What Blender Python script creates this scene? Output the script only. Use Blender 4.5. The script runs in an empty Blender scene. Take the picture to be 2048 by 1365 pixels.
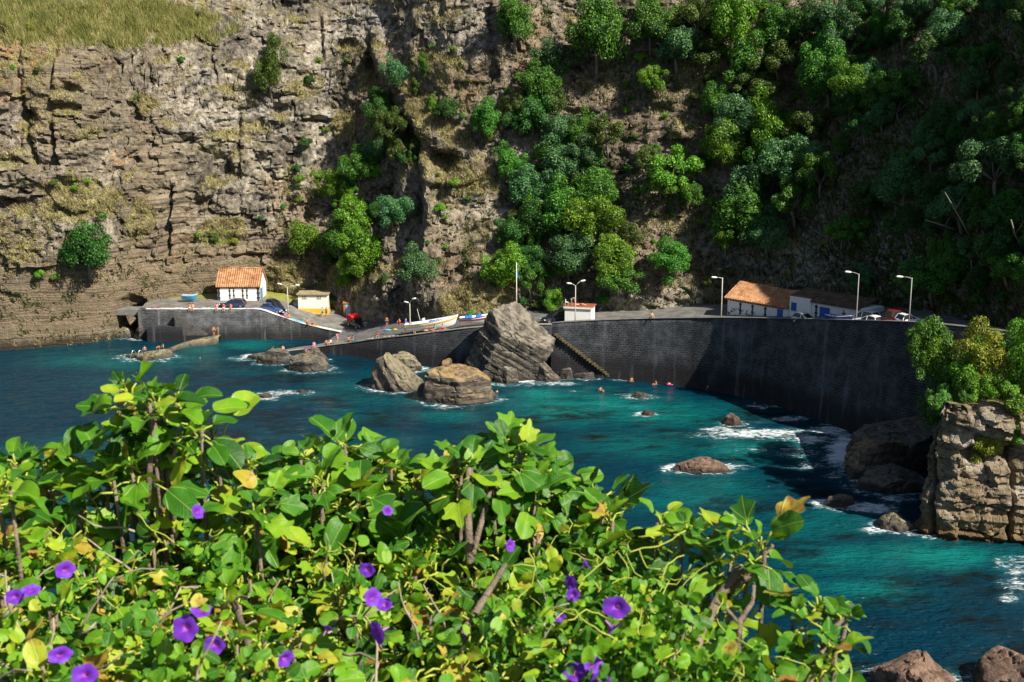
import bpy, bmesh, math, random
import numpy as np
from mathutils import Vector, Matrix, Euler
R = math.radians
random.seed(7)
S = bpy.context.scene
COL = S.collection

# ------------------------------------------------------------------ camera, sky, sun, exposure
CAM_Z, PITCH, FPX = 45.0, 12.5, 2400.0
cam_d = bpy.data.cameras.new('camera')
cam = bpy.data.objects.new('camera', cam_d)
COL.objects.link(cam)
cam.location = (0, 0, CAM_Z)
cam.rotation_euler = (R(90 - PITCH), 0, 0)
cam_d.sensor_width = 36.0
cam_d.lens = 36.0 * FPX / 2048.0
cam_d.clip_start = 0.1
cam_d.clip_end = 3000
cam_d.dof.use_dof = True
cam_d.dof.focus_distance = 170
cam_d.dof.aperture_fstop = 10.0
S.camera = cam

SUN_AZ, SUN_EL = 52.0, 43.5            # azimuth: from straight behind the camera towards the right
sun_dir = Vector((math.cos(R(SUN_EL)) * math.sin(R(SUN_AZ)), -math.cos(R(SUN_EL)) * math.cos(R(SUN_AZ)), math.sin(R(SUN_EL))))
w = bpy.data.worlds.new("World")
S.world = w
w.use_nodes = True
nt = w.node_tree
sky = nt.nodes.new('ShaderNodeTexSky')
sky.sky_type = 'NISHITA'
sky.sun_disc = False
sky.sun_elevation = R(SUN_EL)
sky.sun_rotation = math.atan2(sun_dir.x, sun_dir.y)
nt.links.new(sky.outputs[0], nt.nodes['Background'].inputs[0])
nt.nodes['Background'].inputs[1].default_value = 0.05
sl = bpy.data.lights.new('sun', 'SUN')
sl.energy = 5.0
sl.angle = R(0.5)
sl.color = (1.0, 0.93, 0.80)
so = bpy.data.objects.new('sun', sl)
COL.objects.link(so)
so.rotation_euler = (-sun_dir).to_track_quat('-Z', 'Y').to_euler()
so.location = (100, -80, 120)
S.view_settings.view_transform = 'Standard'
S.view_settings.look = 'None'
S.view_settings.exposure = 0.86
S.view_settings.gamma = 1.0
S.cycles.diffuse_bounces = 2
S.cycles.max_bounces = 8

# ------------------------------------------------------------------ pixel <-> world survey helpers (photo is 2048 x 1365)
cp, sp = math.cos(R(PITCH)), math.sin(R(PITCH))
def ray(u, v):
    a, b = (u - 1024.0) / FPX, -(v - 682.5) / FPX
    return Vector((a, cp + b * sp, -sp + b * cp))
def W(u, v, z=0.0):
    r = ray(u, v); t = (z - CAM_Z) / r.z
    return Vector((r.x * t, r.y * t, z))
def PY(u, v, Y):
    r = ray(u, v); t = Y / r.y
    return Vector((r.x * t, Y, CAM_Z + r.z * t))
def proj(V):
    V = np.asarray(V, float)
    x, y, z = V[..., 0], V[..., 1], V[..., 2] - CAM_Z
    d = y * cp - z * sp
    h = y * sp + z * cp
    d = np.where(d < 0.5, 0.5, d)
    return 1024 + FPX * x / d, 682.5 - FPX * h / d, d

# ------------------------------------------------------------------ numpy noise
_rs = np.random.RandomState(11)
_perm = np.concatenate([_rs.permutation(512)] * 3)
_grad = _rs.normal(size=(512, 3)); _grad /= np.linalg.norm(_grad, axis=1)[:, None]
def perlin(x, y, z, seed=0):
    x = np.asarray(x, float) + seed * 17.31; y = np.asarray(y, float) + seed * 5.77; z = np.asarray(z, float) + 0 * x
    xi, yi, zi = np.floor(x).astype(int), np.floor(y).astype(int), np.floor(z).astype(int)
    fx, fy, fz = x - xi, y - yi, z - zi
    ux, uy, uz = [f * f * f * (f * (f * 6 - 15) + 10) for f in (fx, fy, fz)]
    out = 0
    for dx in (0, 1):
        for dy in (0, 1):
            for dz in (0, 1):
                h = _perm[(_perm[(_perm[(xi + dx) & 511] + yi + dy) & 511] + zi + dz) & 511]
                g = _grad[h]
                dot = g[..., 0] * (fx - dx) + g[..., 1] * (fy - dy) + g[..., 2] * (fz - dz)
                out = out + dot * (ux if dx else 1 - ux) * (uy if dy else 1 - uy) * (uz if dz else 1 - uz)
    return out * 1.5
def fbm(x, y, z, o=4, seed=0, ridged=False):
    a, s, t = 1.0, 0, 0
    for i in range(o):
        n = perlin(x * 2 ** i, y * 2 ** i, z * 2 ** i, seed + i * 3)
        if ridged: n = 1 - 2 * np.abs(n)
        s = s + a * n; t += a; a *= 0.5
    return s / t
def worley(x, y, z, seed=0):
    """(F1, F2, random value of the nearest cell)"""
    x = np.asarray(x, float); y = np.asarray(y, float) + 0 * x; z = np.asarray(z, float) + 0 * x
    xi, yi, zi = np.floor(x).astype(int), np.floor(y).astype(int), np.floor(z).astype(int)
    f1 = np.full(x.shape, 9.0); f2 = np.full(x.shape, 9.0); val = np.zeros(x.shape)
    for dx in (-1, 0, 1):
        for dy in (-1, 0, 1):
            for dz in (-1, 0, 1):
                cx, cy, cz = xi + dx, yi + dy, zi + dz
                h = _perm[(_perm[(_perm[(cx + seed) & 511] + cy) & 511] + cz) & 511]
                h2, h3 = _perm[h + 1], _perm[h + 2]
                d = np.sqrt((cx + h / 512. - x) ** 2 + (cy + h2 / 512. - y) ** 2 + (cz + h3 / 512. - z) ** 2)
                m = d < f1
                f2 = np.where(m, f1, np.minimum(f2, d))
                val = np.where(m, _perm[h + 3] / 512., val)
                f1 = np.where(m, d, f1)
    return f1, f2, val
def sstep(a, b, x):
    t = np.clip((x - a) / (b - a), 0, 1); return t * t * (3 - 2 * t)

# ------------------------------------------------------------------ mesh + object helpers
def np_mesh(name, V, F, smooth=False, attrs=None, uv=None):
    """V (n,3), F (m,k) with one k for the whole array"""
    V = np.asarray(V, np.float32); F = np.asarray(F, np.int32)
    me = bpy.data.meshes.new(name)
    k = F.shape[1]
    me.vertices.add(len(V)); me.vertices.foreach_set('co', V.ravel())
    me.loops.add(F.size); me.loops.foreach_set('vertex_index', F.ravel())
    me.polygons.add(len(F))
    me.polygons.foreach_set('loop_start', np.arange(0, F.size, k, dtype=np.int32))
    me.polygons.foreach_set('loop_total', np.full(len(F), k, np.int32))
    me.update(calc_edges=True)
    if smooth: me.polygons.foreach_set('use_smooth', np.ones(len(F), bool))
    for n, a in (attrs or {}).items():
        at = me.attributes.new(n, 'FLOAT', 'POINT'); at.data.foreach_set('value', np.asarray(a, np.float32).ravel())
    if uv is not None:
        l = me.uv_layers.new(name='UVMap'); l.data.foreach_set('uv', np.asarray(uv, np.float32)[F.ravel()].ravel())
    return me
def link(name, me, mat=None, parent=None, loc=None, rot=None, scale=None):
    o = bpy.data.objects.new(name, me); COL.objects.link(o)
    if mat is not None and me is not None:
        if len(me.materials) == 0: me.materials.append(mat)
        if me.materials[0] is not mat:
            o.material_slots[0].link = 'OBJECT'; o.material_slots[0].material = mat
    if parent is not None: o.parent = parent
    if loc is not None: o.location = loc
    if rot is not None: o.rotation_euler = rot
    if scale is not None: o.scale = scale if hasattr(scale, '__len__') else (scale,) * 3
    return o
def tag(o, label=None, cat=None, group=None, kind=None):
    if label: o['label'] = label
    if cat: o['category'] = cat
    if group: o['group'] = group
    if kind: o['kind'] = kind
    return o
def thing(name, label, cat, loc=(0, 0, 0), rz=0, group=None):
    o = bpy.data.objects.new(name, None); COL.objects.link(o); o.empty_display_size = 0.3
    o.location = loc; o.rotation_euler = (0, 0, rz)
    return tag(o, label, cat, group)

class MB:
    """collects simple shapes into one mesh"""
    def __init__(s): s.v = []; s.f = []
    def add(s, v, f):
        n = len(s.v); s.v += [tuple(p) for p in v]; s.f += [tuple(i + n for i in q) for q in f]; return s
    def box(s, x0, y0, z0, x1, y1, z1):
        v = [(x0, y0, z0), (x1, y0, z0), (x1, y1, z0), (x0, y1, z0), (x0, y0, z1), (x1, y0, z1), (x1, y1, z1), (x0, y1, z1)]
        return s.add(v, [(0, 3, 2, 1), (4, 5, 6, 7), (0, 1, 5, 4), (1, 2, 6, 5), (2, 3, 7, 6), (3, 0, 4, 7)])
    def prism(s, pts, y0, y1):
        """polygon in x,z extruded along y"""
        n = len(pts); v = [(p[0], y0, p[1]) for p in pts] + [(p[0], y1, p[1]) for p in pts]
        f = [tuple(range(n)), tuple(range(2 * n - 1, n - 1, -1))] + [(i, i + n, (i + 1) % n + n, (i + 1) % n) for i in range(n)]
        return s.add(v, f)
    def slab(s, pts, z0, z1):
        n = len(pts); v = [(p[0], p[1], z0) for p in pts] + [(p[0], p[1], z1) for p in pts]
        f = [tuple(range(n - 1, -1, -1)), tuple(range(n, 2 * n))] + [(i, (i + 1) % n, (i + 1) % n + n, i + n) for i in range(n)]
        return s.add(v, f)
    def tube(s, pts, rad, k=8):
        pts = [Vector(p) for p in pts]; m = len(pts)
        rad = rad if hasattr(rad, '__len__') else [rad] * m
        v = []; prev = None
        for i, p in enumerate(pts):
            t = (pts[min(i + 1, m - 1)] - pts[max(i - 1, 0)]).normalized()
            a = prev if prev is not None else (Vector((0, 0, 1)) if abs(t.z) < .9 else Vector((1, 0, 0)))
            a = (a - t * a.dot(t)).normalized(); prev = a; b = t.cross(a)
            for j in range(k):
                q = 2 * math.pi * j / k; v.append(p + (a * math.cos(q) + b * math.sin(q)) * rad[i])
        f = [(i * k + j, i * k + (j + 1) % k, (i + 1) * k + (j + 1) % k, (i + 1) * k + j) for i in range(m - 1) for j in range(k)]
        f += [tuple(range(k - 1, -1, -1)), tuple(range((m - 1) * k, m * k))]
        return s.add(v, f)
    def lathe(s, prof, k=16, axis='z', c=(0, 0, 0)):
        v = []
        for r, h in prof:
            for j in range(k):
                q = 2 * math.pi * j / k; p = (r * math.cos(q), r * math.sin(q), h)
                if axis == 'y': p = (p[0], p[2], p[1])
                if axis == 'x': p = (p[2], p[0], p[1])
                v.append((p[0] + c[0], p[1] + c[1], p[2] + c[2]))
        m = len(prof)
        f = [(i * k + j, i * k + (j + 1) % k, (i + 1) * k + (j + 1) % k, (i + 1) * k + j) for i in range(m - 1) for j in range(k)]
        f += [tuple(range(k - 1, -1, -1)), tuple(range((m - 1) * k, m * k))]
        return s.add(v, f)
    def mesh(s, name, smooth=False, bevel=0):
        me = bpy.data.meshes.new(name); me.from_pydata(s.v, [], s.f)
        bm = bmesh.new(); bm.from_mesh(me)
        bmesh.ops.recalc_face_normals(bm, faces=bm.faces)
        if bevel:
            bmesh.ops.bevel(bm, geom=[e for e in bm.edges if e.is_manifold and e.calc_face_angle(0) > .5], offset=bevel, segments=1, affect='EDGES', profile=.6)
        bm.to_mesh(me); bm.free()
        if smooth: me.polygons.foreach_set('use_smooth', np.ones(len(me.polygons), bool))
        return me
    def build(s, name, mat, parent=None, smooth=False, bevel=0, **k):
        return link(name, s.mesh(name, smooth, bevel), mat, parent, **k)
def copy_tree(o, parent=None):
    c = o.copy(); COL.objects.link(c); c.parent = parent
    for ch in list(o.children): copy_tree(ch, c)
    return c

# ------------------------------------------------------------------ material helpers
class NB:
    def __init__(s, name):
        s.m = bpy.data.materials.new(name); s.m.use_nodes = True
        s.t = s.m.node_tree; s.n = s.t.nodes; s.l = s.t.links
        s.b = s.n['Principled BSDF']; s.out = s.n['Material Output']
    def new(s, kind, **kw):
        n = s.n.new('ShaderNode' + kind)
        for k, v in kw.items(): setattr(n, k, v)
        return n
    def put(s, sock, v):
        if isinstance(v, bpy.types.NodeSocket): s.l.new(v, sock)
        elif isinstance(v, (tuple, list)) and len(v) == 3 and sock.type == 'RGBA': sock.default_value = (*v, 1)
        else: sock.default_value = v
    def coord(s, scale=(1, 1, 1), which='Object'):
        tc = s.new('TexCoord'); mp = s.new('Mapping'); mp.inputs['Scale'].default_value = scale
        s.l.new(tc.outputs[which], mp.inputs[0]); return mp.outputs[0]
    def noise(s, co, scale, detail=4, rough=.55, dist=0.0):
        n = s.new('TexNoise'); n.inputs['Scale'].default_value = scale; n.inputs['Detail'].default_value = detail
        n.inputs['Roughness'].default_value = rough; n.inputs['Distortion'].default_value = dist
        if co is not None: s.l.new(co, n.inputs[0])
        return n.outputs['Fac']
    def vor(s, co, scale, feature='F1', out='Distance'):
        n = s.new('TexVoronoi', feature=feature); n.inputs['Scale'].default_value = scale
        s.l.new(co, n.inputs[0]); return n.outputs[out]
    def attr(s, name):
        n = s.new('Attribute', attribute_name=name); return n.outputs['Fac']
    def rng(s, x, a, b, c=0.0, d=1.0):
        n = s.new('MapRange'); n.inputs[1].default_value = a; n.inputs[2].default_value = b
        n.inputs[3].default_value = c; n.inputs[4].default_value = d; s.put(n.inputs[0], x); return n.outputs[0]
    def math(s, op, a, b=0.0, c=None):
        n = s.new('Math', operation=op); s.put(n.inputs[0], a); s.put(n.inputs[1], b)
        if c is not None: s.put(n.inputs[2], c)
        return n.outputs[0]
    def mix(s, f, a, b, mode='MIX'):
        n = s.new('Mix', data_type='RGBA', blend_type=mode); s.put(n.inputs[0], f); s.put(n.inputs[6], a); s.put(n.inputs[7], b); return n.outputs[2]
    def ramp(s, f, stops):
        n = s.new('ValToRGB'); e = n.color_ramp.elements
        while len(e) < len(stops): e.new(.5)
        for i, (p, c) in enumerate(stops): e[i].position = p; e[i].color = (*c, 1)
        s.put(n.inputs[0], f); return n.outputs[0]
    def bump(s, h, strength=.5, dist=.1, prev=None):
        n = s.new('Bump'); n.inputs['Strength'].default_value = strength; n.inputs['Distance'].default_value = dist
        s.put(n.inputs['Height'], h)
        if prev is not None: s.l.new(prev, n.inputs['Normal'])
        return n.outputs[0]
    def done(s, col, rough=.8, normal=None, spec=.3, metal=0.0):
        s.put(s.b.inputs['Base Color'], col); s.put(s.b.inputs['Roughness'], rough)
        s.b.inputs['Specular IOR Level'].default_value = spec; s.b.inputs['Metallic'].default_value = metal
        if normal is not None: s.l.new(normal, s.b.inputs['Normal'])
        return s.m
def plain(name, c, rough=.7, var=.25, scale=3.0, spec=.3, metal=0.0, bump=0.0):
    n = NB(name); co = n.coord()
    f = n.noise(co, scale, 5, .6)
    d = tuple(x * (1 - var) for x in c); l = tuple(min(1, x * (1 + var * .6)) for x in c)
    col = n.mix(n.rng(f, .3, .7), d, l)
    return n.done(col, rough, n.bump(n.noise(co, scale * 6), bump, .03) if bump else None, spec, metal)

def catmull(P, ds):
    """resample control rows (n,k) along a Catmull-Rom curve at step ds measured in the first two columns"""
    P = np.asarray(P, float); out = []
    Q = np.vstack([2 * P[0] - P[1], P, 2 * P[-1] - P[-2]])
    for i in range(1, len(Q) - 2):
        t = np.linspace(0, 1, 40, endpoint=False)[:, None]
        a, b, c, d = Q[i - 1], Q[i], Q[i + 1], Q[i + 2]
        out.append(.5 * (2 * b + (c - a) * t + (2 * a - 5 * b + 4 * c - d) * t ** 2 + (3 * b - a - 3 * c + d) * t ** 3))
    out = np.vstack(out + [P[-1:]])
    L = np.concatenate([[0], np.cumsum(np.linalg.norm(np.diff(out[:, :2], axis=0), axis=1))])
    s = np.arange(0, L[-1], ds)
    return s, np.stack([np.interp(s, L, out[:, k]) for k in range(P.shape[1])], 1)
def grid_faces(ns, nz):
    i = np.arange(ns - 1)[:, None] * nz + np.arange(nz - 1)[None, :]
    return np.stack([i, i + nz, i + nz + 1, i + 1], -1).reshape(-1, 4)
# ================================================================== CLIFF
# base curve: x, y, direction into the hill (degrees from +Y towards +X), slope style 0 steep left .. 1 talus .. 2 wood .. 3 right wall
CB = [(-170, 192, -8, 0), (-125, 194, -4, 0), (-100, 194.5, 0, 0), (-86, 196, 0, 0), (-76, 200, 0, 0), (-70, 204, 3, 0), (-65, 211, 4, 0),
      (-58, 217.5, 3, .05), (-50, 220.5, 0, .2), (-42, 219, 0, .5), (-34, 216.5, 0, .8), (-27, 210, 2, .9), (-20, 202.5, 4, .95), (-12, 195, 6, 1),
      (-4, 192.5, 8, 1), (4, 193.5, 8, 1.2), (13, 192, 10, 1.6), (22, 188.5, 16, 2), (30, 186, 26, 2), (38, 182, 36, 2.2), (46, 175, 46, 2.6), (52.5, 166, 60, 3),
      (55.5, 157, 72, 3.4), (57.5, 147, 76, 4), (62, 135, 72, 4), (71, 121, 66, 4), (84, 106, 54, 4), (100, 92, 50, 4), (135, 75, 45, 4)]
PROF_Z = np.array([-3, 4, 10, 15, 20, 30, 40, 46, 50, 60, 75, 95.])
PROF = np.array([[-.4, 0, .9, 1.6, 2.4, 4.2, 7.5, 10.5, 14, 30, 60, 110],      # steep left with reed slope on top
                 [-1.0, 0, 4.2, 8.5, 12.5, 18.5, 23, 25.5, 27.5, 33, 43, 60],        # talus middle
                 [-1.0, 0, 1.5, 3.5, 7, 14, 20, 23.5, 26, 32, 42, 56],          # wooded slope
                 [-1.0, 0, .2, .5, 1.4, 4.8, 9.6, 13, 15.6, 23, 42, 72],        # right wall
                 [-1.0, 0, .2, .5, 1.3, 3.8, 6.6, 9.3, 11.3, 17.6, 27.5, 44]])        # right wall
def base_D(style, z):
    k = np.clip(style, 0, 3.999); a = k.astype(int); f = k - a
    P = np.stack([np.interp(z, PROF_Z, p) for p in PROF])
    zi = np.indices(z.shape)
    return np.take_along_axis(P, a[None], 0)[0] * (1 - f) + np.take_along_axis(P, a[None] + 1, 0)[0] * f
def cliff_axes(ds, dz, z1):
    s, C = catmull(CB, ds)
    zr = np.arange(-3, z1, dz)
    Sg, Zg = np.meshgrid(s, zr, indexing='ij')
    ang = np.radians(C[:, 2])[:, None]
    return s, zr, Sg, Zg, C, np.sin(ang), np.cos(ang)
def cliff_pos(C, nx, ny, D, Z):
    return np.stack([C[:, 0][:, None] + nx * D, C[:, 1][:, None] + ny * D, Z], -1)
# coarse smooth cliff: finds (s, z) for a surveyed pixel
_s, _zr, _S, _Z, _C, _nx, _ny = cliff_axes(.8, .8, 92)
_P0 = cliff_pos(_C, _nx, _ny, base_D(np.broadcast_to(_C[:, 3][:, None], _Z.shape), _Z), _Z)
_U, _V, _Dp = proj(_P0)
def sz(u, v):
    d = (_U - u) ** 2 + (_V - v) ** 2
    m = np.where(d < 12 ** 2, _Dp, 1e9)
    if m.min() > 1e8: i = np.unravel_index(d.argmin(), d.shape)
    else:
        near = (m < m.min() + 6); i = np.unravel_index(np.where(near, d, 1e9).argmin(), d.shape)
    return _S[i], _Z[i]
M_PX = 11.3
s, zr, Sg, Zg, C, nx, ny = cliff_axes(.29, .28, 84)
style = np.broadcast_to(C[:, 3][:, None], Zg.shape)
D = base_D(style, Zg)
left = 1 - sstep(.3, 1.0, style); wood = sstep(1.3, 1.9, style)
X0 = np.broadcast_to(C[:, 0][:, None], Zg.shape)
# domain warp
wa = fbm(Sg * .05, Zg * .05, 3.1, 3, 1) * 5; wb = fbm(Sg * .05, Zg * .05, 9.3, 3, 2) * 4
s_, z_ = Sg + wa, Zg + wb
# buttresses and gullies (large), blocks (medium), strata (thin)
D += fbm(s_ * .045, z_ * .018, .5, 3, 3) * (4.6 + .9 * wood) * (1 - .45 * sstep(2.5, 3.2, style))
D -= fbm(s_ * .10, z_ * .05, 1.5, 4, 4, True) * (1.3 + .5 * (1 - left))
f1, f2, bv = worley(s_ * .15 + fbm(Sg * .3, Zg * .3, 5, 2, 17) * .5, z_ * .24 + Sg * .03, 0.3, 5)
D += (bv - .5) * 1.7 * (.45 + .55 * left) - sstep(.0, .12, f2 - f1) * .35
f1b, f2b, bvb = worley(s_ * .5 + bv * 3, z_ * .62, 2.3, 6)
D += (bvb - .5) * 1.05 * (.5 + .5 * left) - sstep(.0, .12, f2b - f1b) * .3
low = 1 - sstep(14, 26, Zg)
st = Zg + 2.0 * np.sin(Sg * .045 + 1.0) * (1 - .5 * low) + 4.5 * sstep(1.0, 1.6, style) * np.sin(Sg * .09) + fbm(Sg * .03, Zg * .05, 7.7, 3, 8) * (3.2 - 1.8 * low) + fbm(Sg * .2, Zg * .2, 2.7, 2, 9) * .3
bed = np.tanh(2.2 * fbm(st * .42, Sg * .006, .2, 4, 10)) * .8
bedf = fbm(st * 1.5, Sg * .02, 4.2, 2, 12)
strat_w = np.clip(sstep(-.15, .35, fbm(Sg * .03, Zg * .05, 5.5, 2, 13) - .12 + .85 * left * (1 - sstep(11, 19, Zg))), 0, 1)
D += strat_w * (bed * 1.15 + bedf * .5) * (.7 + .5 * fbm(Sg * .05, Zg * .08, 3.9, 2, 11))
q_ = fbm(s_ * .30, z_ * .34, 6.1, 5, 14); D += (np.round(q_ * 6) / 6 * .6 + q_ * .4) * 1.25 - np.maximum(0, fbm(s_ * .16, z_ * .22, 3.1, 4, 18, True) - .25) * 1.6 * (.4 + .6 * left)
# upright joints
jn = np.abs(fbm(s_ * .10, Zg * .03, 3.3, 2, 15)); D += (1 - sstep(0, .03, jn)) * .8 * left * sstep(0, .3, fbm(Sg * .03, Zg * .06, 1.2, 2, 16))
def pdist(pts):
    """distance (m) to a surveyed line, and which side (+ = right)"""
    P = [sz(u, v) for u, v in pts]; best = np.full(Sg.shape, 1e9); side = np.zeros(Sg.shape)
    for (a, b), (c, d) in zip(P[:-1], P[1:]):
        L = (c - a) ** 2 + (d - b) ** 2 + 1e-6
        t = np.clip(((Sg - a) * (c - a) + (Zg - b) * (d - b)) / L, 0, 1)
        q = np.hypot(Sg - a - t * (c - a), Zg - b - t * (d - b)); m = q < best
        best = np.where(m, q, best); side = np.where(m, Sg - a - t * (c - a), side)
    return best, side
def blob(u, v, ru, rv, warp=1.0):
    a, b = sz(u, v)
    q = np.hypot((Sg + wa * .5 * warp - a) / (ru / M_PX), (Zg + wb * .5 * warp - b) / (rv / M_PX))
    return 1 - sstep(.55, 1.05, q + .25 * fbm(Sg * .4, Zg * .4, 1.1, 3, 20))
D -= 2.4 * (1 - sstep(4.4, 5.6, Zg + .4 * fbm(Sg * .3, Zg * 0, 1, 2, 19))) * (1 - sstep(-73, -70, X0))
# surveyed clefts (line, half width m, depth m, lip to the right m)
for pts, wd, dp, lip in [
    ([(735, 130), (760, 180), (800, 235), (832, 290), (905, 325)], 1.8, 3.2, 2.0),
    ([(832, 290), (800, 330), (785, 380), (770, 440), (745, 520)], 1.8, 2.6, 2.0),
    ([(740, 80), (745, 130)], 1.0, 2.0, 1.0),
    ([(985, 30), (990, 150)], 1.0, 1.8, 1.2),
    ([(845, 330), (850, 420), (830, 520), (800, 600)], 1.5, 1.5, 2.6),
    ([(50, 90), (48, 180), (75, 330)], .5, 1.6, .4), ([(122, 90), (120, 330)], .5, 1.4, .5),
    ([(430, 90), (432, 150)], .4, 1.0, .3), ([(345, 380), (340, 500)], .7, 1.6, .8), ([(482, 230), (484, 330)], .4, 1.0, .3),
    ([(640, 40), (648, 120)], .5, 1.2, .4), ([(1135, 100), (1060, 220), (1045, 330)], 1.6, 1.6, .6),
    ([(690, 460), (650, 560)], 1.4, 1.8, 1.0)]:
    q, sd = pdist(pts)
    D += dp * np.exp(-(q / wd) ** 2)
    D -= lip * np.exp(-((q - wd * 1.6) / (wd * 1.3)) ** 2) * sstep(-.2, .4, sd)
# alcoves with an overhanging brow: (u, v, half width px, half height px, depth)
for u, v, ru, rv, dp in [(432, 345, 34, 36, 2.2), (412, 405, 26, 12, 1.6), (232, 130, 22, 18, 1.8), (585, 30, 70, 26, 1.5), (155, 170, 20, 12, 1.6), (148, 205, 26, 12, 1.6),
                         (232, 360, 26, 28, 1.4), (260, 400, 20, 16, 1.2), (20, 190, 20, 12, 1.6), (30, 240, 46, 50, 1.2), (12, 70, 18, 16, 2.0), (70, 230, 24, 12, 1.4), (290, 480, 40, 22, 1.5), (900, 312, 40, 16, 1.3), (15, 420, 30, 22, 1.4),
                         (690, 100, 34, 12, 1.5), (745, 150, 26, 30, 1.5), (260, 112, 16, 10, 1.2), (640, 240, 40, 10, 1.0), (560, 230, 46, 16, 1.0), (500, 520, 34, 14, .8), (330, 60, 20, 12, .8), (880, 375, 24, 18, 1.4), (1530, 540, 60, 30, 1.5), (1610, 470, 70, 30, 1.5)]:
    b = blob(u, v, ru, rv); D += b * dp
    b2 = blob(u, v - rv * 1.5, ru, rv * .7); D -= b2 * dp * .35
# dipping dark bedded slab at the foot behind the boats
slab = blob(815, 612, 95, 40, .3)
dips = Zg + .42 * (Sg - sz(815, 612)[0])
D += slab * (fbm(dips * 1.1, Sg * .01, 2, 3, 22) * 1.3 - .5)
# terrain stays clear of the houses and road at its foot
foot = 1 - sstep(4, 11, Zg)
D = np.where(Zg < 14, np.maximum(D, -1.2 + .0 * D) * (1 - foot) + np.maximum(D, -.3) * foot, D)
gap = blob(262, 655, 40, 44, 0); D = D + gap * 7.5 * (1 - sstep(3.8, 5.2, Zg)) + blob(262, 615, 46, 26, 0) * 3
Pc = cliff_pos(C, nx, ny, D, Zg)
# small lateral roughness so the columns are not regular
Pc[..., 0] += fbm(Sg * .6, Zg * .6, 1.9, 2, 24) * .25; Pc[..., 2] += fbm(Sg * .6, Zg * .6, 8.9, 2, 25) * .22
# facing: how much a place is a ledge (soil and plants collect) or a wall
dDdz = np.gradient(D, zr, axis=1)
ledge = sstep(.55, 1.5, fbm(Sg * 0, Zg * 0, 0, 1, 0) + (dDdz + np.roll(dDdz, 1, 1) + np.roll(dDdz, -1, 1) + np.roll(dDdz, 2, 1) + np.roll(dDdz, -2, 1)) / 5)
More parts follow.
